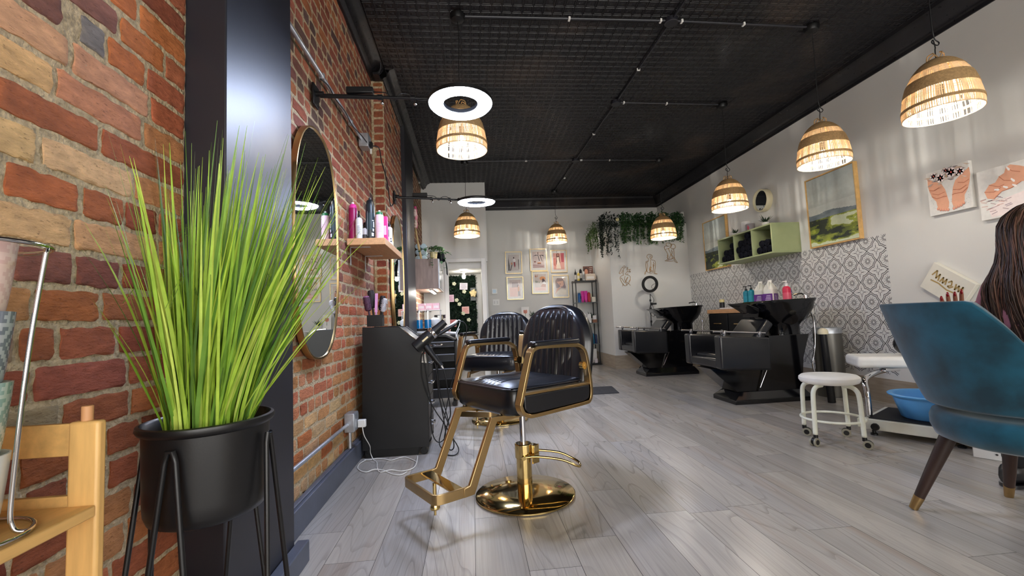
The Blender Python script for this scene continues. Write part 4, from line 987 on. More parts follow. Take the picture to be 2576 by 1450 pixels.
k = MB(); k.tube(spline([(0.0, -0.006, 0.76), (-0.03, -0.007, 0.72), (-0.02, -0.008, 0.62), (-0.005, -0.008, 0.50), (0.015, -0.01, 0.36), (0.01, -0.01, 0.22), (0.03, -0.012, 0.12), (0.07, -0.012, 0.09), (0.11, 0.0, 0.14), (0.09, 0.02, 0.30), (0.06, 0.03, 0.50), (0.06, 0.04, 0.68)], 8), 0.0040, 8); k.build('cord_loop', M_cord, t, smooth=180)
k = MB(); k.tube(spline([(-0.015, -0.006, 0.75), (-0.045, -0.007, 0.70), (-0.045, -0.007, 0.55), (0.0, -0.007, 0.40), (0.05, -0.008, 0.30), (0.10, 0.0, 0.22), (0.15, 0.02, 0.12), (0.20, 0.0, 0.03), (0.17, -0.06, 0.006), (0.10, -0.02, 0.02), (0.12, 0.04, 0.12)], 8), 0.0040, 8); k.build('cord_loop', M_cord, t, smooth=180)

# ------------------------------------------------------------------ conduits, sockets and cables on the brick
t = thing('wall_conduit', 'steel conduit running high along the brick to a square box', 'conduit', (XL + 0.035, 2.8, 2.43))
k = MB(); k.tube([(0, -0.88, -0.01), (0, 0.72, 0.012)], 0.0125, 12); k.build('pipe', M_steel, t)
for y in (-0.2, 0.42):
    k = MB(); k.box(-0.016, y - 0.012, -0.018, 0.015, y + 0.012, 0.018); k.build('strap', M_steel, t, bevel=0.002)
k = MB(); k.box(-0.020, 0.72, -0.05, 0.055, 0.83, 0.06); bx = k.build('junction_box', M_steel, t, bevel=0.004)
k = MB(); k.cbox((0.062, 0.78, -0.02), (0.03, 0.035, 0.05)); k.build('plug', M_black, bx, bevel=0.004)
k = MB(); k.cbox((0.06, 0.80, -0.06), (0.012, 0.012, 0.05)); k.build('white_tag', M_whitep, bx)
t = thing('hanging_cable', 'black cable drooping from the conduit box over the brick pier', 'cable', (-0.80, 3.62, 2.42))
k = MB(); k.tube(spline([(0.03, -0.02, -0.01), (0.06, 0.12, 0.03), (0.045, 0.30, -0.02), (0.055, 0.42, -0.10), (0.062, 0.50, -0.20), (0.058, 0.62, -0.33), (0.058, 0.74, -0.30), (0.066, 0.84, -0.22)], 8), 0.005, 8); k.build('cable', M_cord, t, smooth=180)
t = thing('wire_ties', 'black cord wrapped along the steel conduit on the brick', 'cord', (XL + 0.04, 2.6, 2.42))
k = MB(); k.tube(spline([(0.012, -0.08, -0.05), (0.016, 0.05, -0.02), (0.012, 0.2, -0.024), (0.016, 0.4, -0.01), (0.012, 0.6, -0.016), (0.02, 0.84, 0.01), (0.05, 0.95, -0.02), (0.055, 1.0, 0.0)], 8), 0.004, 6); k.build('cord', M_cord, t, smooth=180)
t = thing('socket_conduit', 'low steel conduit with a double socket box near the skirting', 'socket', (XL + 0.03, 2.6, 0.30))
k = MB(); k.tube([(0, -0.68, 0.002), (0, 0.42, 0.0)], 0.011, 12); k.tube([(0.0, 0.48, -0.03), (0.0, 0.48, -0.165)], 0.011, 12); k.build('pipe', M_steel, t)
k = MB(); k.box(-0.018, 0.42, -0.05, 0.045, 0.53, 0.07); bx = k.build('socket_box', M_steel, t, bevel=0.004)
k = MB(); k.box(0.045, 0.428, -0.042, 0.049, 0.522, 0.062); k.build('face_plate', M_steel, bx)
k = MB(); k.lathe([(0, 0), (0.013, 0), (0.013, 0.012), (0, 0.012)], 14, (0.0, 0.41, 0.0), M=rotx(PI / 2)); k.build('connector', M_steel, t)
t = thing('phone_charger', 'white charger in the wall socket with white cables trailing over the floor', 'charger', (XL + 0.081, 3.1, 0.26))
k = MB(); k.cbox((0.025, 0.0, 0.03), (0.052, 0.035, 0.05)); k.build('plug', M_whitep, t, bevel=0.005)
ox, oy, oz = XL + 0.081, 3.1, 0.26
c1 = [(-0.745, 3.245, .05), (-0.724, 3.235, 0.006), (-0.688, 3.17, 0.006), (-0.656, 3.041, 0.006), (-0.62, 2.957, 0.006), (-0.558, 2.977, 0.009), (-0.498, 2.949, 0.006), (-0.452, 2.953, 0.006), (-0.415, 2.997, 0.006), (-0.408, 3.091, 0.006), (-0.41, 3.17, 0.03)]
c3 = [(-0.775, 3.24, 0.006), (-0.800, 3.157, 0.006), (-0.783, 3.054, 0.006), (-0.717, 2.978, 0.006), (-0.666, 3.0, 0.012), (-0.607, 2.987, 0.006), (-0.536, 2.903, 0.006), (-0.477, 2.877, 0.006), (-0.447, 2.925, 0.006)]
c2 = [(-0.793, 3.25, 0.006), (-0.753, 3.235, 0.006), (-0.703, 3.255, 0.006), (-0.64, 3.225, 0.006), (-0.592, 3.19, 0.006), (-0.544, 3.235, 0.006), (-0.506, 3.240, 0.006), (-0.454, 3.181, 0.006), (-0.417, 3.124, 0.006)]
rel = lambda P_: [(x - ox, y - oy, z - oz) for x, y, z in P_]
k = MB(); k.tube(spline([(0.03, -0.01, 0.01), (0.04, -0.01, -0.05), (0.06, 0.06, -0.14)] + rel(c1), 6), 0.0028, 6); k.build('cable', M_whitep, t, smooth=180)
k = MB(); k.tube(spline(rel(c2), 6), 0.0028, 6); k.build('cable', M_whitep, t, smooth=180)
k = MB(); k.tube(spline(rel(c3), 6), 0.0028, 6); k.build('cable', M_whitep, t, smooth=180)
# ------------------------------------------------------------------ right wall: tile decal, shelf, art
def grid_art(mb, P, nu, nv, fn):
    for j in range(nv):
        for i in range(nu):
            mb.col = lin(fn((i + .5) / nu, (j + .5) / nv))
            mb.add([P(i / nu, j / nv), P((i + 1) / nu, j / nv), P((i + 1) / nu, (j + 1) / nv), P(i / nu, (j + 1) / nv)], [(0, 1, 2, 3)])
def disc(mb, P, u, v, ru, rv, n=14):
    mb.add([P(u + ru * math.cos(2 * PI * i / n), v + rv * math.sin(2 * PI * i / n)) for i in range(n)], [tuple(range(n))])
def stroke(mb, P, pts, w):
    for (a, b_) in zip(pts, pts[1:]):
        dx, dy = b_[0] - a[0], b_[1] - a[1]; l_ = math.hypot(dx, dy) or 1; nx_, ny_ = -dy / l_ * w / 2, dx / l_ * w / 2
        mb.add([P(a[0] - nx_, a[1] - ny_), P(b_[0] - nx_, b_[1] - ny_), P(b_[0] + nx_, b_[1] + ny_), P(a[0] + nx_, a[1] + ny_)], [(0, 1, 2, 3)])

M_vinyl = mat('white patterned vinyl', (216, 215, 211), rough=0.5, vary=0.02)
M_ink = mat('charcoal print', (44, 46, 50), rough=0.55, vary=0.05)
k = MB(); ty0, ty1, tz0, tz1 = 3.775, 7.53, 0.262, 1.605
k.box(XR - 0.0016, ty0, tz0, XR - 0.0004, ty1, tz1); k.m = 1
Pc = 0.201; xf = XR - 0.0024
Pw = lambda u, v: (xf, u, v)
def clipstroke(pts, w):
    for a, b_ in zip(pts, pts[1:]):
        if all(ty0 + .003 < p[0] < ty1 - .003 and tz0 + .003 < p[1] < tz1 - .003 for p in (a, b_)): stroke(k, Pw, [a, b_], w)
for i in range(-1, 20):
    for j in range(-1, 8):
        cu, cv = 4.19 + Pc * (i - 2), 0.262 + 0.2 + Pc * (j - 0.5)
        if not (ty0 - .2 < cu < ty1 + .2): continue
        O8 = [(.1005, 0), (.0925, .0075), (.0845, .0180), (.0740, .0310), (.0675, .0430), (.0668, .0540), (.0642, .0642)]
        I8 = [(.0770, 0), (.0755, .0060), (.0690, .0150), (.0585, .0275), (.0528, .0385), (.0528, .0470), (.0505, .0505)]
        for base8, wdt in ((O8, 0.0058), (I8, 0.0058)):
            half = base8 + [(y, x) for x, y in reversed(base8[:-1])]
            for sx8, sy8 in ((1, 1), (-1, 1), (-1, -1), (1, -1)): clipstroke([(cu + sx8 * x, cv + sy8 * y) for x, y in half], wdt)
        for q in range(12):
            a = 2 * PI * q / 12 + .26
            clipstroke([(cu + 0.012 * math.cos(a), cv + 0.012 * math.sin(a)), (cu + 0.035 * math.cos(a), cv + 0.035 * math.sin(a))], 0.005)
            clipstroke([(cu + 0.046 * math.cos(a) - .0025, cv + 0.046 * math.sin(a)), (cu + 0.046 * math.cos(a) + .0025, cv + 0.046 * math.sin(a))], 0.005)
        xu, xv = cu + Pc / 2, cv + Pc / 2
        for q in range(4):
            a = q * PI / 2
            clipstroke([(xu + 0.014 * math.cos(a), xv + 0.014 * math.sin(a)), (xu + 0.048 * math.cos(a), xv + 0.048 * math.sin(a))], 0.0052)
            clipstroke([(xu + 0.058 * math.cos(a) - .0025, xv + 0.058 * math.sin(a)), (xu + 0.058 * math.cos(a) + .0025, xv + 0.058 * math.sin(a))], 0.005)
            a += PI / 4
            clipstroke([(xu + 0.016 * math.cos(a), xv + 0.016 * math.sin(a)), (xu + 0.026 * math.cos(a), xv + 0.026 * math.sin(a))], 0.005)
o = k.build('tile_decal', [M_vinyl, M_ink], smooth=0)
tag(o, 'white wall decal printed with charcoal lantern tile pattern behind the shampoo stations', 'wall decal')

# framed landscapes
M_frame_oak = mat('light oak frame', (214, 172, 108), rough=0.45, vary=0.12, vscale=8, stretch=(3, 3, 3))
def landscape(seed, hz):
    def fn(u, v):
        n = lambda s, a=1.0: mnoise.noise(Vector((u * s * a + seed, v * s, seed * 2.3)))
        if v > hz + 0.04 * n(3):
            t_ = (v - hz) / (1 - hz); g = 8 * n(5, .6) + 7 * n(14, .3)
            base = (196 - 22 * t_ + g, 200 - 18 * t_ + g, 190 - 12 * t_ + g)
            if t_ < 0.22: base = tuple(b_ + 14 for b_ in base)
            return base
        d = (hz - v) / hz; w = 0.8 * n(6, .3) + 0.7 * n(15, .25) + 0.3 * n(34, .4)
        if d < 0.16: return (122 + 40 * w, 134 + 40 * w, 138 + 34 * w)
        if w > 0.42: return (206, 214, 178)
        if w > 0.12: return (150 + 30 * n(9), 160 + 30 * n(9), 64)
        if w > -0.12: return (104 + 30 * n(9), 116 + 30 * n(9), 48)
        return (44 + 14 * n(12), 52 + 14 * n(12), 42)
    return fn
def painting(label, y0, y1, z0, z1, seed, hz):
    t = thing('framed_landscape', label, 'painting', (XR - 0.045, (y0 + y1) / 2, z0), 0, 'framed landscapes on the white wall')
    hw, h = (y1 - y0) / 2, z1 - z0; k = MB()
    for a in ((-hw, 0, -hw + .012, h), (hw - .012, 0, hw, h), (-hw + .012, 0, hw - .012, .012), (-hw + .012, h - .012, hw - .012, h)): k.box(0, a[0], a[1], 0.044, a[2], a[3])
    k.build('frame', M_frame_oak, t, bevel=0.0015)
    k = MB(); k.rgb(222, 220, 210); k.box(0.008, -hw + .016, .016, 0.040, hw - .016, h - .016)
    P = lambda u, v: (0.0073, hw - .016 - u * (2 * hw - .032), .016 + v * (h - .032))
    grid_art(k, P, 100, 140, landscape(seed, hz)); k.build('canvas', M_print, t, smooth=0, attr=True); return t
painting('large framed green landscape painting between the green cubby and the feet canvas', 4.00, 4.655, 1.60, 2.39, 3.7, 0.46)
painting('framed green landscape painting partly behind the cubby shelf, next to the bump-out', 6.27, 6.925, 1.60, 2.40, 8.1, 0.42)

# canvases
def canvas(label, y0, y1, z0, z1, draw, name='canvas_print'):
    t = thing(name, label, 'wall art', (XR - 0.034, (y0 + y1) / 2, z0))
    hw, h = (y1 - y0) / 2, z1 - z0
    k = MB(); k.rgb(228, 226, 220); k.box(0, -hw, 0, 0.0335, hw, h); bd = k.build('stretched_canvas', M_print, t, attr=True, smooth=0, bevel=0.002)
    k = MB(); lay = [0]
    def P(u, v): return (-0.0006 - 0.00012 * lay[0], hw - u * 2 * hw, v * h)
    draw(k, P, lay); k.build('printed_image', M_print, t, attr=True, smooth=0); return t
SK, SKD = (232, 172, 140), (196, 122, 92)
def poly(k, P, lay, c, pts):
    lay[0] += 1; k.rgb(c); k.add([P(*p) for p in pts], [tuple(range(len(pts)))])
def feet(k, P, lay):
    for q in range(40):
        lay[0] = 1; k.rgb(150, 148, 146); u, v = rg.random() * .9 + .05, rg.random() * .34 + .03; disc(k, P, u, v, .006, .006, 6)
    L1 = [(.03, .86), (.10, .82), (.24, .74), (.36, .66), (.43, .52), (.46, .38), (.49, .22), (.47, .12), (.41, .08), (.31, .09), (.24, .12), (.20, .20), (.19, .30), (.10, .42), (.05, .56), (.02, .70)]
    poly(k, P, lay, SK, L1); poly(k, P, lay, SK, [(1.02 - u + .02, v) for u, v in L1][::-1])
    for f in (1, -1):
        T = lambda p: p if f == 1 else (1.04 - p[0], p[1])
        for q in range(5):
            c = (.22 + .058 * q, .115 - .012 * q + (.02 if q == 0 else 0)); lay[0] = 30; k.rgb(SKD); c = T(c); disc(k, P, c[0], c[1], .030, .036, 10); lay[0] = 31; k.rgb(SK); disc(k, P, c[0], c[1] + .006, .026, .032, 10); lay[0] = 32; k.rgb(226, 150, 140); disc(k, P, c[0], c[1] - .012, .012, .012, 8)
        for s in ([(.10, .44), (.22, .36), (.40, .38), (.46, .36)], [(.12, .50), (.26, .44), (.42, .47)], [(.05, .60), (.16, .56), (.30, .60)]):
            lay[0] = 33; k.rgb(SKD); stroke(k, P, [T(p) for p in s], .012)
    for q in range(34):
        lay[0] = 40 + q % 6; k.rgb(rg.choice([(176, 158, 150), (142, 134, 136), (206, 184, 164), (188, 152, 120), (222, 206, 196)])); u = rg.random() * .94 + .03; v = rg.uniform(.66, .96)
        a = rg.uniform(0, PI); k.add([P(u + .10 * math.cos(a), v + .07 * math.sin(a)), P(u + .02 * math.sin(a), v - .02), P(u - .10 * math.cos(a), v - .07 * math.sin(a) * .4), P(u - .02 * math.sin(a), v + .02)], [(0, 1, 2, 3)])
    for (u, v, r) in ((.36, .80, .10), (.62, .86, .11), (.20, .88, .08), (.82, .82, .09), (.50, .93, .07)):
        for q in range(6):
            a = q * PI / 3; lay[0] = 50; k.rgb(242, 224, 222); disc(k, P, u + r * .55 * math.cos(a), v + r * .5 * math.sin(a), r * .5, r * .46, 10)
        lay[0] = 52; k.rgb(204, 92, 84); disc(k, P, u, v, r * .2, r * .2, 8)
canvas('canvas print of two bare feet with pale flowers on the white wall', 3.01, 3.33, 1.66, 2.03, feet)
def fist(k, P, lay):
    poly(k, P, lay, (240, 226, 222), [(.16, .20), (.5, .36), (.98, .44), (.99, .05), (.2, .03)])
    for q in range(26):
        lay[0] = 3 + q % 4; k.rgb(rg.choice([(210, 176, 164), (182, 158, 156), (168, 150, 156), (226, 206, 200)])); u, v = rg.uniform(.1, .6), rg.uniform(.08, .42); a = rg.uniform(2.4, 3.6); stroke(k, P, [(u, v), (u + .12 * math.cos(a), v + .12 * math.sin(a) * .6)], .014)
    poly(k, P, lay, SK, [(.12, .56), (.22, .68), (.34, .70), (.42, .80), (.52, .84), (.56, .94), (.64, .97), (.80, .90), (.97, .80), (.98, .56), (.80, .60), (.62, .52), (.44, .50), (.28, .38), (.16, .42)])
    lay[0] = 20; k.rgb(SKD)
    for s in ([(.12, .56), (.30, .52), (.44, .58)], [(.22, .68), (.40, .60), (.50, .62)], [(.42, .80), (.50, .70), (.62, .66)], [(.56, .94), (.66, .84), (.80, .78)], [(.28, .38), (.44, .50), (.62, .52), (.80, .60)]): stroke(k, P, s, .012)
    for (u, v, a) in ((.36, .55, -.3), (.52, .56, -.5), (.66, .66, -.9), (.60, .90, -1.0), (.68, .55, -.6)):
        lay[0] = 24; k.rgb(250, 244, 240); k.add([P(u + .05 * math.cos(a) * s - .022 * math.sin(a) * t_, v + .05 * math.sin(a) * s + .022 * math.cos(a) * t_) for s, t_ in ((-1, -.6), (.5, -1), (1, 0), (.5, 1), (-1, .6))], [(0, 1, 2, 3, 4)])
canvas('canvas print of a closed hand with white nails, partly behind the long brown hair', 2.63, 2.965, 1.54, 1.915, fist)

# round mirror with deep pale frame
t = thing('round_mirror', 'small round mirror in a deep cream frame above the green cubby shelf', 'mirror', (XR - 0.001, 5.40, 2.37))
k = MB(); M = roty(-PI / 2); k.lathe([(0.150, 0.0), (0.150, 0.075), (0.146, 0.080), (0.138, 0.080), (0.128, 0.062), (0.128, 0.0)], 48, M=M, cap=False); k.build('frame', mat('cream lacquer', (222, 212, 176), rough=0.4, vary=0.04), t, smooth=50)
k = MB(); k.lathe([(0, 0.060), (0.128, 0.060)], 48, M=M, cap=False); k.build('glass', M_mirror, t, smooth=0)

# green cubby shelf
M_sage = mat('sage green lacquer', (158, 168, 124), rough=0.5, vary=0.03)
t = thing('cubby_shelf', 'sage green wall cubby with three open compartments of rolled black towels', 'shelf', (XR - 0.001, 5.41, 1.595))
D_, W_, H_, T_ = -0.36, 0.57, 0.36, 0.018
k = MB(); k.box(D_, -W_, 0, 0, W_, T_); k.box(D_, -W_, H_ - T_, 0, W_, H_); k.box(D_, -W_, T_, 0, -W_ + T_, H_ - T_); k.box(D_, W_ - T_, T_, 0, W_, H_ - T_); k.box(-0.008, -W_ + T_, T_, 0, W_ - T_, H_ - T_); k.build('carcass', M_sage, t, bevel=0.0012)
for y in (-W_ / 3, W_ / 3): k = MB(); k.box(D_ + .002, y - T_ / 2, T_, -0.008, y + T_ / 2, H_ - T_); k.build('divider', M_sage, t, bevel=0.0012)
M_towel = mat('black terry towel', (26, 27, 34), rough=0.95, vary=0.25, vscale=60, bump=1.0, bscale=320, spec=0.1)
tw0 = None
def towel(y, z, r, lab, grp):
    global tw0
    loc = (XR - 0.20, y, z)
    if tw0 is None:
        tw0 = thing('rolled_towel', lab, 'towel', loc, 0, grp); k = MB(); pts = []
        k.tube([(-0.145, 0, 0), (-0.14, 0, 0), (0.0, 0, 0), (0.14, 0, 0), (0.145, 0, 0)], [0.037, 0.0437, 0.0442, 0.0437, 0.037], 24); k.build('roll', M_towel, tw0)
        k = MB(); sp = []
        for q in range(60):
            a = q * 0.32; rr = 0.006 + 0.033 * q / 60; sp.append((-0.1465, rr * math.cos(a), rr * math.sin(a)))
        k.tube(sp, 0.003, 5); k.build('spiral_end', M_towel, tw0, smooth=180); tw = tw0
    else:
        tw = dup(tw0, loc, None, lab, grp)
    tw.rotation_euler = (rg.uniform(0, 6), 0, 0); return tw
R_ = 0.0445
def pile(y0, rows, lab, grp):
    for j, row in enumerate(rows):
        for yy in row: towel(y0 + yy, 1.595 + T_ + R_ + 0.001 + j * R_ * 1.74, R_, lab, grp)
pile(5.79, [(-0.11, -0.012, 0.086), (-0.061, 0.037), (-0.11,)], 'rolled black towel in the farthest compartment of the green cubby', 'towels in the farthest cubby compartment')
pile(5.41, [(-0.115, -0.017, 0.081), (-0.066, 0.032, 0.13), (-0.115, -0.017, 0.081), (-0.066,)], 'rolled black towel in the overfull middle compartment of the green cubby', 'towels in the middle cubby compartment')
pile(5.03, [(-0.115, -0.017, 0.081), (-0.066, 0.032)], 'rolled black towel in the cubby compartment closest to the large landscape', 'towels in the nearest cubby compartment')
zt = 1.9555
def succulent(label, loc, s):
    t = thing('potted_succulent', label, 'potted plant', loc)
    k = MB(); k.rgb(226, 224, 214); k.lathe([(0, 0), (.030 * s, 0), (.038 * s, .055 * s), (.034 * s, .055 * s), (0, .048 * s)], 18); k.build('pot', M_any, t, attr=True)
    k = MB()
    for i in range(20):
        a = i * 2.4; ln = (.045 + .03 * (i % 3)) * s; el = 0.5 + .8 * (i / 20); d = Vector((math.cos(a) * math.cos(el), math.sin(a) * math.cos(el), math.sin(el)))
        b_ = Vector((0, 0, .05 * s)); sd = Vector((-math.sin(a), math.cos(a), 0)) * .008 * s
        k.col = lin(jit((52, 74, 48), rg, 14)); k.add([b_ - sd * .6, b_ + sd * .6, b_ + d * ln * .5 + sd, b_ + d * ln, b_ + d * ln * .5 - sd, b_ + d * ln * .5 + Vector((0, 0, .006 * s))], [(0, 1, 5), (1, 2, 5), (2, 3, 5), (3, 4, 5), (4, 0, 5)])
    k.build('leaves', M_leaf, t, attr=True, smooth=0); return t
succulent('tiny potted succulent at the far end of the cubby top', (3.72, 5.80, zt), 1.0)
succulent('potted spiky succulent on the cubby top below the round mirror', (3.72, 5.16, zt), 1.25)
turned('canister', 'tall white ceramic canister on the cubby top', 'canister', (3.73, 5.56, zt), [('body', (206, 204, 200), [(0, 0), (.06, 0), (.062, .01), (.062, .15), (0, .15)]), ('lid', (214, 212, 206), [(0, .15), (.063, .15), (.063, .165), (.04, .172), (0, .172)])])
tt = turned('planter_mug', 'grey cup with a red mark beside the white canister', 'cup', (3.71, 5.44, zt), [('body', (150, 144, 146), [(0, 0), (.05, 0), (.056, .02), (.056, .105), (.05, .112), (.05, .03), (0, .03)])]); print_lines(tt, .056, [(.03, .085, -.12, .12), (.05, .06, -.3, .3)], (196, 66, 84), a0=PI + .5, half=1.0)
t = thing('motion_sensor', 'small white motion sensor on the wall above the bump-out ledge', 'sensor', (XR - 0.001, 7.63, 2.66))
k = MB(); k.box(-0.05, -0.035, 0.0, 0, 0.035, 0.11); k.build('housing', M_whitep, t, bevel=0.012, seg=3)
k = MB(); k.rgb(120, 118, 116)
for z in (.04, .07): k.box(-0.052, -0.012, z, -0.0495, 0.012, z + .012)
k.build('lens', M_any, t, attr=True)

# slanted white sign with gold lettering strokes
t = thing('lettered_sign', 'tilted white wall sign with gold script beside the long brown hair', 'sign', (XR - 0.021, 3.26, 1.07))
Mr = rotx(math.radians(36)); k = MB(); k.cbox((0, 0, 0), (0.04, 0.36, 0.24), Mr); k.build('board', mat('cream board', (222, 218, 204), rough=0.6, vary=0.03), t, bevel=0.003)
k = MB(); k.rgb(168, 140, 84); lay = 0
Ps = lambda u, v: tuple(Mr @ Vector((-0.0215, -u, v)))
for pts in ([(-.14, .02), (-.12, .075), (-.10, .01), (-.085, .06), (-.075, .0)], [(-.06, .0), (-.05, .05), (-.035, .0), (-.02, .05), (-.01, .0)], [(0.0, .03), (.02, .055), (.035, .02), (.01, .0), (.03, -.005), (.05, .02)], [(.06, .05), (.07, .0), (.085, .05), (.10, .0), (.115, .055), (.125, .0)], [(-.13, -.02), (-.06, -.015), (.02, -.03), (.10, -.02)]): stroke(k, Ps, pts, .011)
k.build('gold_script', M_any, t, attr=True, smooth=0)

# ------------------------------------------------------------------ shampoo stations
def make_shampoo(label, loc):
    t = thing('shampoo_station', label, 'shampoo chair', loc, 0, 'black shampoo stations')
    def frus(k, a, za, b_, zb):
        v = [(a[0], a[1], za), (a[2], a[1], za), (a[2], a[3], za), (a[0], a[3], za), (b_[0], b_[1], zb), (b_[2], b_[1], zb), (b_[2], b_[3], zb), (b_[0], b_[3], zb)]
        k.add(v, [(0, 3, 2, 1), (4, 5, 6, 7), (0, 1, 5, 4), (1, 2, 6, 5), (2, 3, 7, 6), (3, 0, 4, 7)])
    k = MB(); k.box(0.0, 0.0, 0, 0.83, 0.41, 0.042); frus(k, (0.0, 0, .83, .41), 0.042, (0.09, .05, .78, .36), 0.115); k.build('base', M_blackg, t, bevel=0.004)
    k = MB(); k.prism([(0.07, 0.112), (0.32, 0.112), (0.42, 0.36), (-0.20, 0.36)], 0.07, 0.34, 'y'); k.prism([(0.28, 0.112), (0.76, 0.112), (0.80, 0.43), (0.88, 0.665), (0.44, 0.665), (0.36, 0.36)], 0.05, 0.36, 'y'); k.build('pedestal', M_blackg, t, bevel=0.004)
    # upholstered body with an open front between the arms
    for y0, y1 in ((-0.16, -0.05), (0.45, 0.56)):
        k = MB(); k.prism([(-0.21, 0.375), (0.30, 0.345), (0.30, 0.665), (-0.21, 0.700)], y0, y1, 'y'); k.build('arm_panel', M_leather, t, bevel=0.018, seg=3)
        ym = (y0 + y1) / 2 + (-.02 if y0 < 0 else .02)
        k = MB(); k.tube([(-0.25, ym, 0.742), (0.28, ym, 0.705)], 0.010, 10); rail = k.build('arm_rail', M_chrome, t)
        for x in (-0.14, 0.22):
            k = MB(); z = 0.742 - (x + .25) * .07; k.lathe([(0, -.05), (.012, -.05), (.012, -.03), (.018, -.02), (.018, .012), (0, .015)], 14, (x, ym, z)); k.build('rail_post', M_chrome, rail)
    k = MB(); k.box(-0.20, -0.055, 0.375, -0.13, 0.455, 0.47); k.build('front_panel', M_leather, t, bevel=0.02, seg=3)
    k = MB(); k.box(-0.135, -0.052, 0.40, 0.32, 0.452, 0.50); k.build('seat', M_leather, t, bevel=0.02, seg=3)
    k = MB(); k.box(-0.10, -0.05, 0.345, 0.30, 0.45, 0.40); k.build('underpan', M_black, t)
    c_, s_ = math.cos(-0.62), math.sin(-0.62)
    k = MB(); k.cbox((0.31, 0.20, 0.68), (0.10, 0.44, 0.36), roty(0.72)); k.build('backrest', M_leather, t, bevel=0.03, seg=3)
    # basin
    k = MB(); yc = 0.20
    def rr(cx, hx, hy, z, tilt=0.0, n=40):
        pts = []
        for i in range(n):
            a = 2 * PI * i / n; e = 2 / 3.2; ca, sa = math.cos(a), math.sin(a)
            x = math.copysign(abs(ca) ** e, ca) * hx; y = math.copysign(abs(sa) ** e, sa) * hy
            dip = -0.035 * math.exp(-((a - PI) / 0.45) ** 2)
            pts.append((cx + x, yc + y, z + tilt * x + (dip if z > .95 else 0)))
        return pts
    k.loft([rr(0.70, .15, .13, .665), rr(0.70, .15, .13, .76), rr(0.70, .17, .15, .79), rr(0.69, .24, .19, .84), rr(0.67, .31, .235, .93), rr(0.655, .335, .255, .985, .03), rr(0.655, .350, .268, 1.01, .03), rr(0.655, .352, .27, 1.022, .03), rr(0.655, .345, .262, 1.028, .03), rr(0.66, .315, .238, 1.020, .03), rr(0.67, .28, .20, .95), rr(0.69, .18, .13, .90), rr(.7, .03, .03, .885)])
    bs = k.build('basin', M_blackg, t, smooth=50)
    k = MB(); k.loft([[(0.36, yc - w_, z - .05), (0.36, yc + w_, z - .05), (0.30 + dx, yc + w_, z), (0.30 + dx, yc - w_, z)] for w_, z, dx in ((.13, .90, .05), (.15, .96, -.03), (.16, 1.00, -.09), (.13, 1.01, -.10))]); k.build('neck_rest', M_blackg, bs, bevel=0.008)
    k = MB(); k.lathe([(0, 0), (.026, 0), (.024, .035), (0, .04)], 16, (0.90, yc - .12, 1.03)); k.tube(spline([(0.90, yc - .12, 1.06), (0.87, yc - .11, 1.085), (0.80, yc - .08, 1.075)], 5), 0.009, 8); k.build('mixer_tap', M_chrome, bs)
    k = MB(); k.tube(spline([(0.97, yc - .05, .98), (0.985, yc - .10, .8), (0.96, yc - .12, .55), (0.90, yc - .14, .34), (0.93, yc - .16, .16), (0.86, yc - .17, .06)], 7), 0.008, 8); k.build('hose', M_chrome, bs, smooth=180)
    k = MB(); k.tube([(0.40, 0.045, 0.35), (0.30, 0.045, 0.15)], 0.004, 6); k.build('seam_trim', M_chrome, t)
    return t
s0 = make_shampoo('black shampoo station with basin closest to the white stool', (2.57, 4.21, 0))
dup(s0, (2.555, 6.43, 0), 0, 'black shampoo station farther back, beside the unlit ring light on a stand')

# cabinet and ledge behind the basins
t = thing('basin_cabinet', 'low black cabinet with wood top and gold handles between the shampoo stations', 'cabinet', (3.46, 5.71, 0))
k = MB(); k.box(0.02, -0.49, 0.0, 0.459, 0.49, 0.90); k.build('carcass', M_black, t, bevel=0.002)
k = MB(); k.box(0.0, -0.51, 0.90, 0.459, 0.51, 0.955); k.build('wood_top', M_oak, t, bevel=0.003)
for y in (-0.24, 0.245):
    for z0, z1 in ((0.60, 0.885), (0.30, 0.585), (0.02, 0.285)):
        k = MB(); k.box(0.003, y - 0.232, z0, 0.02, y + 0.232, z1); dr = k.build('drawer', M_black, t, bevel=0.003)
        k = MB(); k.tube([(0.003, y - .075, z1 - .13), (-0.018, y - .07, z1 - .13), (-0.018, y + .07, z1 - .13), (0.003, y + .075, z1 - .13)], 0.007, 8); k.build('handle', M_gold, dr)
t = thing('white_ledge', 'white glossy ledge along the tile decal carrying shampoo bottles', 'shelf', (3.50, 5.33, 0.957))
k = MB(); k.box(0.0, -0.62, 0, 0.418, 0.62, 0.020); k.build('board', mat('white gloss board', (226, 226, 224), rough=0.2), t, bevel=0.004, seg=3)
k = MB(); k.box(0.36, -0.60, -0.10, 0.417, -0.575, 0.0); k.build('bracket', M_trimw, t)
zl = 0.978
TEAL = (22, 128, 148)
pump('teal pump bottle at the far end of the bottle row', (3.60, 5.47, zl), 0.27, 0.040, TEAL, (24, 30, 34), (30, 140, 160))
pump('teal pump bottle next to the white gallon jugs', (3.60, 5.365, zl), 0.275, 0.040, (24, 136, 156), (24, 30, 34), (40, 150, 168))
can('small red can behind the teal bottles', (3.76, 5.30, zl), 0.18, 0.028, (158, 40, 44), (120, 30, 36), (200, 60, 60))
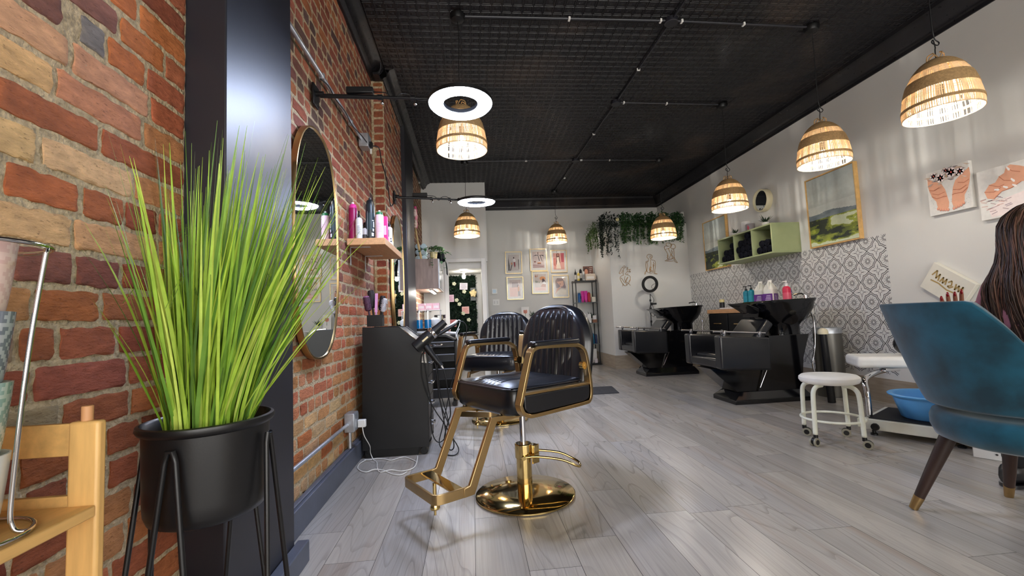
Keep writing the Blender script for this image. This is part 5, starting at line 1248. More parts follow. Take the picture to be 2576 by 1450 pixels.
def jug(label, loc, lab):
    t = thing('gallon_jug', label, 'jug', loc, 0.5)
    k = MB(); k.rgb(226, 224, 212); k.prism(rrect(-.075, -.06, .075, .06, .03), 0, .19); rings = []
    for s in range(6):
        a = s / 5; rings.append([(x * (1 - .68 * a ** 1.3) - .0 * a, y * (1 - .68 * a ** 1.3), .19 + .085 * a) for x, y in rrect(-.075, -.06, .075, .06, .03)])
    k.loft(rings); k.build('body', M_any, t, attr=True, smooth=50)
    k = MB(); k.rgb(236, 234, 226); k.lathe([(0, .275), (.024, .275), (.024, .305), (0, .307)], 16); k.build('cap', M_any, t, attr=True)
    k = MB(); k.rgb(226, 224, 212); k.tube(spline([(-.018, -.0, .27), (-.05, -.01, .285), (-.07, -.01, .25), (-.066, -.01, .20)], 5), .010, 8); k.build('handle', M_any, t, attr=True)
    if lab:
        k = MB(); k.rgb(98, 42, 128); k.box(-.0765, -.056, .04, -.0755, .056, .14); k.box(-.05, -.0615, .04, .05, -.0605, .14); k.rgb(226, 214, 232)
        for i in range(4): k.box(-.0772, -.035, .06 + i * .018, -.0766, .03 - .006 * i, .066 + i * .018); k.box(-.03, -.0622, .06 + i * .018, .03 - .006 * i, -.0616, .066 + i * .018)
        k.build('purple_label', M_any, t, attr=True, smooth=0)
    return t
jug('white gallon jug with purple label just past the teal bottles', (3.62, 5.20, zl), True)
jug('white gallon jug with purple label at the middle of the ledge', (3.60, 5.00, zl), True)
pump('purple pump bottle behind the red bottle', (3.72, 4.865, zl), 0.255, 0.040, (76, 48, 132), (220, 214, 220), (40, 30, 60))
pump('crimson pump bottle with white head closest to the basin', (3.63, 4.765, zl), 0.275, 0.043, (206, 40, 74), (232, 228, 224), (224, 90, 112))

M_binsteel = mat('dull stainless steel', (120, 118, 112), rough=0.38, metal=0.8, vary=0.08, vscale=4, stretch=(6, 6, .3))
t = thing('trash_bin', 'stainless steel bin against the tile decal behind the nearer basin', 'bin', (3.745, 4.37, 0))
k = MB(); k.lathe([(0, 0), (.125, 0), (.128, .01), (.128, .66), (0, .66)], 36); k.build('body', M_binsteel, t)
k = MB(); k.lathe([(.131, .655), (.131, .70), (.12, .715), (0, .72)], 36); k.build('lid', M_steel, t)
t = thing('steamer_canister', 'black upright canister with cream cap leaning behind the nearer shampoo station', 'canister', (3.43, 4.055, 0))
k = MB(); k.tube([(0.03, 0, 0.005), (0.0, 0, 0.67)], [0.034, 0.031], 20); k.build('body', M_black, t)
k = MB(); k.rgb(226, 216, 184); k.lathe([(0, .668), (.044, .668), (.046, .69), (.036, .715), (.014, .728), (0, .73)], 20); k.build('cap', M_any, t, attr=True)
turned('cream_canister', 'small dark bottle with cream cap on the floor side of the farther station', 'bottle', (3.60, 6.05 - 0.0, 0.9565), [('body', (30, 28, 30), [(0, 0), (.035, 0), (.035, .10), (0, .10)]), ('cap', (230, 214, 150), [(0, .1), (.034, .1), (.034, .14), (0, .142)])])

# ------------------------------------------------------------------ bump-out: gold line art, garlands, sensor side
M_wire = mat('antique gold wire', (176, 130, 60), rough=0.4, metal=0.6, vary=0.05)
ART = {'gold outline of a seated woman with flowers for hair, lowest of the three': [
[(2.696,1.631),(2.694,1.664),(2.692,1.691),(2.706,1.706),(2.698,1.728),(2.714,1.749),(2.693,1.771),(2.664,1.751),(2.639,1.703),(2.621,1.671),(2.643,1.665),(2.672,1.691),(2.685,1.728)],
[(2.688,1.771),(2.711,1.798),(2.739,1.791),(2.726,1.765),(2.765,1.774),(2.786,1.758),(2.763,1.742),(2.795,1.73),(2.829,1.735),(2.811,1.708),(2.831,1.686),(2.793,1.693),(2.772,1.709),(2.759,1.678),(2.731,1.662),(2.751,1.64),(2.78,1.661)],
[(2.696,1.631),(2.668,1.627),(2.639,1.606),(2.632,1.58),(2.651,1.526),(2.68,1.471),(2.712,1.448),(2.745,1.458),(2.727,1.512),(2.714,1.566),(2.728,1.62)],
[(2.762,1.64),(2.8,1.628),(2.82,1.6),(2.817,1.552),(2.804,1.52),(2.78,1.484),(2.745,1.453)],
[(2.644,1.59),(2.675,1.562),(2.715,1.502),(2.776,1.596),(2.753,1.576),(2.733,1.523),(2.791,1.478),(2.811,1.445)], [(2.818,1.557),(2.782,1.51)], [(2.687,1.487),(2.667,1.439)]],
'gold outline of a woman seen from behind, middle of the three above the ring light': [
[(3.152,1.93),(3.148,1.958),(3.167,1.987),(3.201,1.991),(3.239,1.977),(3.248,1.949),(3.235,1.922),(3.213,1.918),(3.197,1.94),(3.21,1.967),(3.226,1.944),(3.217,1.907),(3.233,1.89)],
[(3.152,1.93),(3.168,1.924),(3.172,1.897),(3.16,1.876),(3.126,1.866),(3.13,1.85),(3.147,1.854),(3.176,1.875)],
[(3.233,1.89),(3.272,1.883),(3.293,1.866),(3.295,1.806),(3.282,1.709),(3.278,1.644),(3.322,1.635),(3.289,1.642),(3.261,1.643),(3.254,1.699),(3.253,1.764),(3.25,1.808)],
[(3.126,1.866),(3.118,1.79),(3.123,1.736),(3.125,1.693),(3.096,1.677),(3.09,1.634),(3.107,1.661),(3.12,1.704)],
[(3.146,1.844),(3.147,1.768),(3.132,1.703),(3.157,1.665),(3.196,1.674),(3.232,1.7),(3.235,1.673),(3.217,1.652),(3.178,1.648)],
[(3.206,1.896),(3.214,1.852),(3.212,1.798),(3.196,1.745),(3.181,1.691),(3.2,1.723),(3.218,1.755),(3.197,1.766),(3.182,1.712),(3.216,1.711),(3.18,1.675)],
[(3.27,1.862),(3.257,1.835),(3.279,1.818),(3.25,1.802),(3.277,1.791),(3.248,1.775),(3.269,1.764)]],
'gold outline of a kneeling woman, highest of the three under the ivy': [
[(3.525,2.138),(3.521,2.171),(3.551,2.186),(3.607,2.179),(3.621,2.146),(3.602,2.114),(3.567,2.093),(3.532,2.083),(3.492,2.073),(3.484,2.117),(3.513,2.138),(3.558,2.131),(3.604,2.136)],
[(3.602,2.114),(3.616,2.157),(3.662,2.165),(3.688,2.133),(3.679,2.09),(3.634,2.082),(3.601,2.103)],
[(3.492,2.073),(3.512,2.04),(3.537,1.984),(3.538,1.93),(3.519,1.887),(3.495,1.876),(3.483,1.866),(3.562,1.858),(3.641,1.861)],
[(3.555,2.093),(3.584,2.016),(3.624,1.949),(3.665,1.893),(3.686,1.86),(3.708,1.826),(3.684,1.833),(3.657,1.855),(3.653,1.883),(3.622,1.916),(3.594,1.994)],
[(3.65,2.08),(3.657,2.014),(3.656,1.926),(3.665,1.893)], [(3.593,1.983),(3.566,1.918),(3.541,1.886),(3.633,1.916),(3.586,1.885),(3.517,1.87)],
[(3.621,2.069),(3.608,2.037),(3.63,2.025),(3.611,2.004),(3.633,1.993)], [(3.525,1.974),(3.534,1.941),(3.516,1.93),(3.537,1.908),(3.519,1.898)]]}
for lab, curves in ART.items():
    cx = sum(p[0] for c in curves for p in c) / sum(len(c) for c in curves); zb_ = min(p[1] for c in curves for p in c)
    k = MB()
    for c in curves: k.tube(spline([(x - cx, 0, z - zb_) for x, z in c], 4), 0.0033, 6)
    o = k.build('line_art_figure', M_wire, smooth=180); o.location = (cx, YC - 0.0065, zb_); tag(o, lab, 'wall art', 'gold line art figures')

def leaf(k, p, d, up, ln, wd):
    s = d.cross(up)
    if s.length < 1e-4: s = Vector((1, 0, 0))
    s = s.normalized() * wd; n = s.cross(d).normalized() * wd * .3
    k.add([p, p + d * ln * .45 + s + n, p + d * ln, p + d * ln * .45 - s + n, p + d * ln * .5], [(0, 1, 4), (1, 2, 4), (2, 3, 4), (3, 0, 4)])
def garland(name, label, path, drop, nstr, cols, bush, dens=26, lw=0.010, ll=0.03, outv=(0, -1, 0)):
    """leafy strands hanging over the edge along path (points on the ledge)"""
    o0 = Vector(path[0]); t = thing(name, label, 'garland', path[0], 0, 'garlands on the bump-out ledge')
    out = Vector(outv); k = MB(); st = MB()
    P = spline([Vector(p) - o0 for p in path], 12)
    for q in range(int(bush)):
        c = P[rg.randrange(len(P))] + Vector((rg.gauss(0, .03), 0, 0)) + out * abs(rg.gauss(.03, .035)) + Vector((0, 0, rg.uniform(-.10, .12)))
        d = Vector((rg.gauss(0, 1), rg.gauss(0, 1), rg.gauss(0, .8))); d = (d.normalized() + out * .5).normalized()
        k.col = lin(jit(rg.choice(cols[:2]), rg, 12)); leaf(k, c, d, Vector((0, 0, 1)), ll * rg.uniform(.9, 1.5), lw * rg.uniform(.9, 1.5))
    for s in range(nstr):
        a = P[int((s + .5) / nstr * len(P)) % len(P)] + Vector((rg.uniform(-.02, .02), 0, 0)) + out * rg.uniform(.035, .075)
        ln = drop * rg.uniform(.62, 1.05); pts = [a + Vector((0, 0, .03)) - out * .03, a]
        for q in range(1, 7): pts.append(a + Vector((rg.gauss(0, .008), rg.gauss(0, .005), -ln * q / 6)) + out * .01 * math.sin(q))
        sp = spline(pts, 3); st.tube(sp, 0.0016, 4)
        for q in range(int(dens * ln / 0.4)):
            p = sp[rg.randrange(4, len(sp))]; d = Vector((rg.gauss(0, .9), rg.gauss(0, .7), rg.uniform(-1.3, .1))).normalized()
            if d.dot(out) < -0.2: d = d - out * 2 * d.dot(out)
            k.col = lin(jit(rg.choice(cols), rg, 12)); leaf(k, p, d, Vector((0.3, 0, 1)), ll * rg.uniform(.7, 1.2), lw * rg.uniform(.7, 1.2))
    k.build('leaves', M_leaf, t, smooth=0, attr=True); st.build('stems', mat('green stem', (74, 92, 50), rough=0.6), t, smooth=180)
    return t
IVY = [(50, 90, 52), (66, 112, 58), (100, 146, 68)]
ze = 2.575; y0 = YC - 0.045
for i, lab in enumerate(['ivy garland hanging next to the dark garland at the bump-out corner', 'second ivy garland along the ledge from the dark garland', 'ivy garland at the middle of the bump-out ledge, beside the pendant shade', 'ivy garland hanging mostly behind the wicker pendant shade', 'ivy garland at the wall end of the bump-out ledge']):
    xa = 2.66 + i * 0.235
    garland('ivy_garland', lab, [(xa + .02, y0, ze), (xa + .10, y0, ze + .03), (xa + .19, y0, ze)], 0.40, 15, IVY, 460, dens=62, ll=0.036, lw=0.013)
garland('willow_garland', 'dark leafy garland with the longest strands at the bump-out corner', [(2.40, YC + 0.20, ze), (2.40, YC - .06, ze + .03), (2.62, YC - .06, ze)], 0.60, 22, [(24, 38, 32), (30, 46, 36), (38, 54, 42)], 520, dens=60, lw=0.011, ll=0.038, outv=(-.5, -.85, 0))
garland('fern_garland', 'light green fern garland around the far side of the bump-out', [(2.41, YC + 0.34, ze), (2.40, YC + .6, ze), (2.41, YC + 0.95, ze - .05)], 0.36, 24, [(64, 100, 44), (92, 130, 52), (112, 146, 60)], 320, dens=44, lw=0.008, ll=0.034, outv=(-1, 0, 0))
t = thing('silk_flower', 'single cream flower tucked into the dark garland', 'flower', (2.60, YC - 0.125, 2.61))
k = MB(); k.rgb(228, 216, 160)
for q in range(7): a = q * .9; k.ball((0.018 * math.cos(a), -0.008, 0.018 * math.sin(a)), (0.017, 0.008, 0.017), 10, 6)
k.build('petals', M_any, t, attr=True, smooth=180)

# unlit ring light on a tripod
t = thing('tripod_ring_light', 'unlit black ring light on a thin tripod stand before the bump-out', 'ring light', (3.03, 7.28, 0))
k = MB(); k.tube([(0, 0, .12), (0.01, 0, .8)], 0.010, 10); k.tube([(0.01, 0, .78), (0.022, 0, 1.27)], 0.007, 10); k.build('pole', M_black, t)
for z in (.8, 1.02, 1.16):
    k = MB(); k.cyl((0.012 + (z - .8) * .02, 0, z - .018), (0.012 + (z - .8) * .02, 0, z + .018), 0.016, n=12); k.build('clamp_collar', M_black, t)
for a in (0.4, 2.5, 4.6):
    k = MB(); k.tube([(0, 0, .30), (0.24 * math.cos(a), 0.24 * math.sin(a), 0.008)], 0.008, 8); k.build('leg', M_black, t)
k = MB(); k.cbox((0.07, -0.01, 1.10), (0.10, 0.02, 0.03)); k.cbox((0.035, 0, 1.10), (0.03, 0.03, 0.05)); k.build('phone_clamp', M_black, t, bevel=0.004)
k = MB(); Mr = rotx(PI / 2 + .1) @ rotz(0.0); k.lathe([(0.100, -.010), (0.100, .012), (0.108, .020), (0.136, .020), (0.144, .012), (0.144, -.010)], 44, (0.025, -0.01, 1.44), M=Mr, cap=False); rh = k.build('ring_housing', M_black, t)
k = MB(); k.lathe([(0.100, -.010), (0.122, -.016), (0.144, -.010)], 44, (0.025, -0.01, 1.44), M=Mr, cap=False); k.build('diffuser', mat('unlit dark diffuser', (48, 46, 48), rough=0.3), rh, smooth=180)
k = MB(); k.tube(spline([(0.08, 0.0, 1.34), (0.05, -.01, 1.40), (0.10, -.01, 1.44), (0.15, 0, 1.45), (0.168, 0, 1.44)], 5), 0.003, 6); k.tube(spline([(0.03, 0, 1.26), (0.075, -.01, 1.18), (0.05, -.01, 1.08), (0.075, -.01, 0.98), (0.06, -.01, .88), (0.0, -.02, .92), (-.02, -.02, 1.0), (0.01, -.01, 1.08)], 6), 0.003, 6); k.cbox((0.072, -.012, .93), (.012, .01, .06)); k.build('cord', M_cord, t, smooth=60)
# ------------------------------------------------------------------ white stool
M_cream = mat('cream enamel tube', (244, 245, 226), rough=0.3, vary=0.05)
M_vinylw = mat('white vinyl upholstery', (246, 244, 236), rough=0.38, vary=0.03, bump=0.08, bscale=120)
t = thing('rolling_stool', 'round white padded stool on cream legs with black casters', 'stool', (2.488, 2.925, 0))
k = MB(); k.lathe([(0, .405), (.155, .405), (.172, .412), (.182, .43), (.180, .448), (.166, .460), (.11, .467), (0, .469)], 48); k.build('seat', M_vinylw, t)
for (wx, wy) in ((2.42, 3.11), (2.30, 2.86), (2.69, 3.01), (2.54, 2.72)):
    d = Vector((wx - 2.488, wy - 2.925, 0)).normalized()
    k = MB(); k.tube(spline([d * .09 + Vector((0, 0, .396)), d * .145 + Vector((0, 0, .392)), d * .180 + Vector((0, 0, .368)), d * .192 + Vector((0, 0, .32)), d * .196 + Vector((0, 0, .2)), d * .200 + Vector((0, 0, .075))], 6), 0.0145, 12); lg = k.build('leg', M_cream, t, smooth=180)
    s = Vector((-d.y, d.x, 0)); a = rg.uniform(0, 6); f = Vector((math.cos(a), math.sin(a), 0)); sd = Vector((-f.y, f.x, 0)); c_ = d * .200 + f * .016 + Vector((0, 0, .0285))
    cs = MB(); cs.tube([d * .2 + Vector((0, 0, .078)), d * .2 + Vector((0, 0, .05))], 0.014, 12); cs.tube([c_ - sd * .009 + Vector((0, 0, .006)), c_ + sd * .009 + Vector((0, 0, .006))], 0.024, 18); cs.build('caster_fork', M_black, lg)
    for q in (-1, 1):
        cs = MB(); cs.rgb(150, 146, 128); cs.tube([c_ + sd * q * .0095, c_ + sd * q * .020], 0.0285, 22); cs.rgb(24, 24, 24); cs.tube([c_ + sd * q * .019, c_ + sd * q * .0215], 0.017, 18); cs.build('wheel', M_any, lg, attr=True)
k = MB(); k.tube([(0.186 * math.cos(2 * PI * i / 48), 0.186 * math.sin(2 * PI * i / 48), .165) for i in range(48)], 0.0085, 10, closed=True); k.build('foot_ring', M_cream, t, smooth=180)

# ------------------------------------------------------------------ pedicure platform, padded rest, basin
E1, E2 = Vector((0.52, -0.854, 0)), Vector((0.854, 0.52, 0)); PA = Vector((2.80, 3.02, 0))
ang = math.atan2(E1.y, E1.x)
t = thing('pedicure_platform', 'low white platform with black rubber top under the blue basin', 'platform', tuple(PA), ang)
k = MB(); k.box(0, 0, 0.045, 0.55, 0.55, 0.118); k.build('frame', mat('scuffed white metal', (222, 222, 210), rough=0.4, vary=0.1, vscale=6), t, bevel=0.005)
k = MB(); k.box(0.03, 0.03, 0.118, 0.52, 0.52, 0.124); k.build('rubber_top', mat('ribbed black rubber', (34, 34, 36), rough=0.8, bump=0.4, bscale=150), t, bevel=0.002)
for x, y in ((0.05, 0.05), (0.50, 0.05), (0.05, 0.5), (0.50, 0.5)):
    k = MB(); k.lathe([(0, 0), (.022, 0), (.022, .012), (.012, .016), (.012, .046), (0, .046)], 14, (x, y, 0)); k.build('foot', M_black, t)
k = MB(); k.box(-0.035, 0.015, 0.05, 0.0, 0.075, 0.112); k.build('pole_bracket', M_cream, t, bevel=0.004)
k = MB(); k.lathe([(0, 0), (.024, .004), (.026, .02), (.016, .03), (.010, .045), (0, .045)], 10, (0.08, -0.046, 0.075), M=rotx(-PI / 2)); k.build('knob', M_black, t)
t = thing('padded_rest', 'white padded pedicure rest on a bent chrome pole behind the stool', 'footrest', (2.885, 3.045, 0.125))
k = MB(); F1, F2 = Vector((0.47, 0.883, 0)), Vector((0.883, -0.47, 0)); N0 = Vector((3.03, 3.26, 0)) - Vector((2.885, 3.045, 0))
corners = [N0, N0 + F2 * 0.52, N0 + F2 * 0.52 + F1 * 0.33, N0 + F1 * 0.33]
k.prism([(c_.x, c_.y) for c_ in corners], 0.315, 0.405); k.build('cushion', M_vinylw, t, bevel=0.028, seg=4)
cc = (corners[0] + corners[2]) / 2
k = MB(); k.tube(spline([(0, 0, 0.0), (0, 0, 0.10), (0.005, 0.01, 0.18), (0.04, 0.05, 0.255), (cc.x * .5, cc.y * .6, 0.285), (cc.x * .8, cc.y * .8, 0.295)], 7), 0.019, 14); k.build('pole', M_chrome, t, smooth=180)
k = MB(); k.box(cc.x * .8 - .06, cc.y * .8 - .06, 0.29, cc.x * .8 + .06, cc.y * .8 + .06, 0.315); k.build('mount_plate', M_chrome, t, bevel=0.003)
t = thing('black_pouch', 'small rounded black bag lying on the white padded rest', 'bag', (2.885 + cc.x + .09, 3.045 + cc.y - 0.06, 0.5305))
k = MB(); k.ball((0, 0, 0.085), (0.09, 0.07, 0.085), 20, 12); k.build('body', M_leather, t, smooth=180)
k = MB(); k.tube(spline([(-.05, 0, .13), (-.03, 0, .18), (.03, 0, .18), (.05, 0, .13)], 5), .006, 8); k.build('handle', M_leather, t)
t = thing('foot_basin', 'round blue plastic foot basin standing on the black platform top', 'basin', (3.20, 2.88, 0.1245))
k = MB(); k.lathe([(0, 0), (.150, 0), (.162, .008), (.205, .150), (.228, .158), (.232, .166), (.226, .171), (.202, .168), (.196, .160), (.156, .014), (0, .010)], 48); k.build('tub', mat('bright blue plastic', (112, 190, 250), rough=0.35, vary=0.02, transluc=0.12), t)
t = thing('nail_cabinet', 'white low cabinet on the floor behind the teal chair', 'cabinet', (2.975, 2.455, 0), ang)
k = MB(); k.box(0.0, 0.0, 0.0, 0.42, 0.38, 0.50); k.build('carcass', M_trimw, t, bevel=0.004)
k = MB(); k.rgb(70, 68, 66); k.cyl((0.10, -0.001, 0.035), (0.10, -0.004, 0.035), 0.006, n=10); k.build('screw', M_any, t, attr=True)

# ------------------------------------------------------------------ black floor mat
t = thing('floor_mat', 'black textured mat on the planks behind the styling chairs', 'mat', (1.30, 5.49, 0))
k = MB(); k.prism([(-0.42, -0.26), (0.43, -0.26), (0.50, 0.24), (-0.36, 0.27)], 0.0005, 0.009); k.build('mat', mat('charcoal mat', (58, 58, 62), rough=0.85, vary=0.25, vscale=30, bump=1.0, bscale=90), t, bevel=0.003)

# ------------------------------------------------------------------ the person in the teal chair, back to the camera
M_skin = mat('brown skin', (150, 92, 66), rough=0.5, vary=0.05, bump=0.05, bscale=200)
t = thing('person', 'seated person with long brown hair and mauve top, back turned, one hand raised', 'person', (2.315, 1.555, 0.500))
def skin(name, m, parent, verts, edges, sub=2):
    me = bpy.data.meshes.new(name); me.from_pydata([v[:3] for v in verts], edges, []); me.materials.append(m)
    o = bpy.data.objects.new(name, me); COL.objects.link(o); o.parent = parent
    md = o.modifiers.new('skin', 'SKIN'); md.use_smooth_shade = True
    if not me.skin_vertices: pass
    lay = me.skin_vertices[0].data
    for i, v in enumerate(verts):
        r = v[3] if isinstance(v[3], tuple) else (v[3], v[3]); lay[i].radius = r; lay[i].use_root = (i == 0)
    sb = o.modifiers.new('sub', 'SUBSURF'); sb.levels = sub; sb.render_levels = sub
    return o
# body: pelvis, spine, neck, head, arms, legs as one surface (coordinates from the seat top)
V = [(0.0, 0.02, 0.155, 0.13), (-0.03, 0.02, 0.26, 0.115), (-0.03, 0.01, 0.40, 0.125), (-0.02, 0.0, 0.50, 0.10), (-0.015, 0.0, 0.575, 0.048), (0.0, 0.0, 0.64, 0.055), (0.012, 0.0, 0.715, 0.092), (0.008, 0.0, 0.80, 0.080),
     (-0.02, 0.155, 0.495, 0.058), (0.03, 0.25, 0.36, 0.046), (0.08, 0.375, 0.235, 0.038), (0.09, 0.445, 0.325, 0.030),
     (-0.02, -0.155, 0.495, 0.058), (0.04, -0.235, 0.36, 0.046), (0.13, -0.25, 0.22, 0.038), (0.34, -0.16, 0.22, 0.028),
     (0.06, 0.12, 0.115, 0.09), (0.40, 0.34, 0.075, 0.068), (0.385, 0.455, -0.20, 0.052), (0.38, 0.485, -0.40, 0.038),
     (0.06, -0.10, 0.115, 0.09), (0.44, -0.16, 0.075, 0.068), (0.45, -0.17, -0.20, 0.052), (0.44, -0.175, -0.40, 0.038)]
Ed = [(0, 1), (1, 2), (2, 3), (3, 4), (4, 5), (5, 6), (6, 7), (3, 8), (8, 9), (9, 10), (10, 11), (3, 12), (12, 13), (13, 14), (14, 15), (0, 16), (16, 17), (17, 18), (18, 19), (0, 20), (20, 21), (21, 22), (22, 23)]
skin('body', M_skin, t, V, Ed)
# face
k = MB(); k.ball((0.098, 0, 0.715), (0.020, 0.013, 0.020), 10, 8); k.build('nose', M_skin, t, smooth=180)
for s in (1, -1):
    k = MB(); k.rgb(238, 234, 230); k.ball((0.082, 0.032 * s, 0.745), 0.012, 12, 8); k.rgb(40, 26, 20); k.ball((0.090, 0.033 * s, 0.745), 0.006, 8, 6); k.build('eye', M_any, t, attr=True, smooth=180)
k = MB(); k.rgb(150, 70, 66); k.ball((0.086, 0, 0.672), (0.010, 0.024, 0.008), 12, 6); k.build('mouth', M_any, t, attr=True, smooth=180)
# mauve top and dark trousers: shells over the body
M_mauve = mat('mauve knit top', (168, 106, 116), rough=0.85, vary=0.12, vscale=40, bump=0.3, bscale=160)
M_trous = mat('black trousers', (24, 24, 28), rough=0.8, vary=0.15)
V2 = [(v[0], v[1], v[2], v[3] + 0.012) for v in V]
skin('mauve_top', M_mauve, t, [V2[1], V2[2], (-0.02, 0.0, 0.492, 0.108), (-0.02, 0.0, 0.54, 0.07), V2[8], V2[9], V2[10], (0.085, 0.41, 0.28, 0.042), V2[12], V2[13], V2[14], (0.30, -0.18, 0.22, 0.040)], [(0, 1), (1, 2), (2, 3), (2, 4), (4, 5), (5, 6), (6, 7), (2, 8), (8, 9), (9, 10), (10, 11)])
skin('trousers', M_trous, t, [V2[0], (-0.02, 0.02, 0.2, 0.135), V2[16], V2[17], V2[18], (0.38, 0.484, -0.415, 0.052), V2[20], V2[21], V2[22], (0.44, -0.175, -0.415, 0.052)], [(0, 1), (0, 2), (2, 3), (3, 4), (4, 5), (0, 6), (6, 7), (7, 8), (8, 9)])
for (x, y, yaw) in ((0.38, 0.485, 0.0), (0.44, -0.175, 0.0)):
    k = MB(); rings = []
    for s, w_, h in ((-0.06, .028, .07), (-0.045, .038, .10), (0.0, .040, .105), (0.06, .040, .075), (0.13, .043, .055), (0.18, .034, .045), (0.20, .015, .03)):
        rings.append([(x + s, y + w_ * math.cos(a), -0.497 + 0.014 + h * .5 + h * .5 * math.sin(a)) for a in [2 * PI * q / 16 for q in range(16)]])
    k.loft(rings); k.prism([(x + a * 1.0, y + b_) for a, b_ in rrect(-.07, -.04, .21, .04, .035)], -0.4965, -0.480); k.build('boot', M_leather, t, smooth=60)
# raised hand with red nails
hb = Vector((0.09, 0.445, 0.325)); lat = Vector((0.66, -0.75, 0)); fw_ = Vector((0.75, 0.66, 0))
hv = [(hb.x, hb.y, hb.z - 0.01, (0.030, 0.022))]
kn = hb + Vector((0, 0, 0.055)); hv.append((kn.x, kn.y, kn.z, (0.042, 0.018))); hv.append((kn.x, kn.y, kn.z + .02, (0.042, 0.016)))
k = MB(); rings = []
for z, w_, th in ((-0.035, .026, .021), (0.0, .028, .019), (0.03, .037, .017), (0.065, .042, .015), (0.085, .042, .013), (0.092, .036, .010)):
    rings.append([tuple(hb + lat * (w_ * math.cos(a)) + fw_ * (th * math.sin(a)) + Vector((0, 0, z))) for a in [2 * PI * q / 20 for q in range(20)]])
k.loft(rings); hand = k.build('hand', M_skin, t, smooth=180)
M_nail = mat('red nail varnish', (150, 20, 30), rough=0.15, vary=0.03, coat=0.4)
for off, ln, lean in ((-0.033, 0.058, -.10), (-0.012, 0.077, -.04), (0.011, 0.078, .0), (0.031, 0.088, .05)):
    b_ = hb + lat * off + Vector((0, 0, 0.082)); d = (Vector((0, 0, 1)) + lat * lean).normalized(); bend = fw_ * -0.006
    k = MB(); k.tube([b_ - d * .012, b_ + d * ln * .45 + bend, b_ + d * ln * .78 + bend * 1.5, b_ + d * ln * .95 + bend * 2, b_ + d * ln + bend * 2.1], [.0095, .0085, .0078, .0062, .002], 12); fg = k.build('finger', M_skin, hand, smooth=180)
    k = MB(); k.ball(b_ + d * ln * .93 + bend * 2 - fw_ * .0055, (0.0058, 0.0058, 0.0125), 12, 8); k.build('nail', M_nail, hand, smooth=180)
b_ = hb + lat * 0.038 + Vector((0, 0, 0.02)); k = MB(); k.tube([b_ - lat * .012, b_ + lat * .020 + Vector((0, 0, .022)), b_ + lat * .035 + Vector((0, 0, .060)), b_ + lat * .040 + Vector((0, 0, .086)), b_ + lat * .041 + Vector((0, 0, .092))], [.012, .011, .0095, .007, .002], 12); k.build('thumb', M_skin, hand, smooth=180)
k = MB(); k.ball(b_ + lat * .043 + Vector((0, 0, .082)) - fw_ * .004, (0.0062, 0.0062, 0.012), 12, 8); k.build('nail', M_nail, hand, smooth=180)
# hair
M_hair = mat('long brown hair', rough=0.42, attr=True, vary=0.3, vscale=30, stretch=(6, 6, 0.4), spec=0.4)
prof_h = [(0.845, 0.02, 0.03, 0.03), (0.825, 0.0, 0.062, 0.060), (0.79, -0.008, 0.095, 0.088), (0.74, -0.014, 0.112, 0.098), (0.68, -0.025, 0.108, 0.096), (0.62, -0.040, 0.092, 0.094), (0.57, -0.055, 0.088, 0.118), (0.51, -0.060, 0.098, 0.158), (0.44, -0.058, 0.100, 0.182), (0.36, -0.052, 0.095, 0.186), (0.28, -0.045, 0.085, 0.178), (0.20, -0.04, 0.06, 0.15)]
def hair_pt(s, a, out=0.0):
    x = s * (len(prof_h) - 1); i = min(int(x), len(prof_h) - 2); f = x - i
    z, cx, rx, ry = [prof_h[i][q] + (prof_h[i + 1][q] - prof_h[i][q]) * f for q in range(4)]
    wv = 1 + 0.05 * math.sin(a * 7 + s * 6) + 0.03 * math.sin(a * 17 + s * 11)
    return Vector((cx + (rx * wv + out) * math.cos(a), (ry * wv + out) * math.sin(a) + 0.012 * math.sin(s * 5), z))
a0, a1 = 0.50 * PI - .15, 1.5 * PI + .15
k = MB(); k.col = lin((58, 38, 32)); nA_, nS = 48, 40; vs = [hair_pt(j / nS, a0 + (a1 - a0) * i / nA_) for j in range(nS + 1) for i in range(nA_ + 1)]
k.add(vs, [(j * (nA_ + 1) + i, j * (nA_ + 1) + i + 1, (j + 1) * (nA_ + 1) + i + 1, (j + 1) * (nA_ + 1) + i) for j in range(nS) for i in range(nA_)])
for q in range(620):
    a = rg.uniform(a0, a1); s0 = rg.uniform(0.0, 0.45); s1 = min(1.0, s0 + rg.uniform(.35, .8)); dr = rg.uniform(-.25, .25); o_ = rg.uniform(0.0, 0.010)
    k.col = lin(jit(rg.choice([(64, 46, 36), (80, 57, 43), (96, 68, 52), (50, 36, 30), (112, 74, 58)]), rg, 8))
    k.tube([hair_pt(s0 + (s1 - s0) * i / 9, a + dr * (i / 9) ** 1.5 + .03 * math.sin(i + q), o_ * math.sin(PI * min(1, i / 8 + .1))) for i in range(10)], [0.0008] + [rg.uniform(.0014, .0034)] * 8 + [0.0006], 5, caps=False)
k.build('hair', M_hair, t, smooth=180, attr=True)
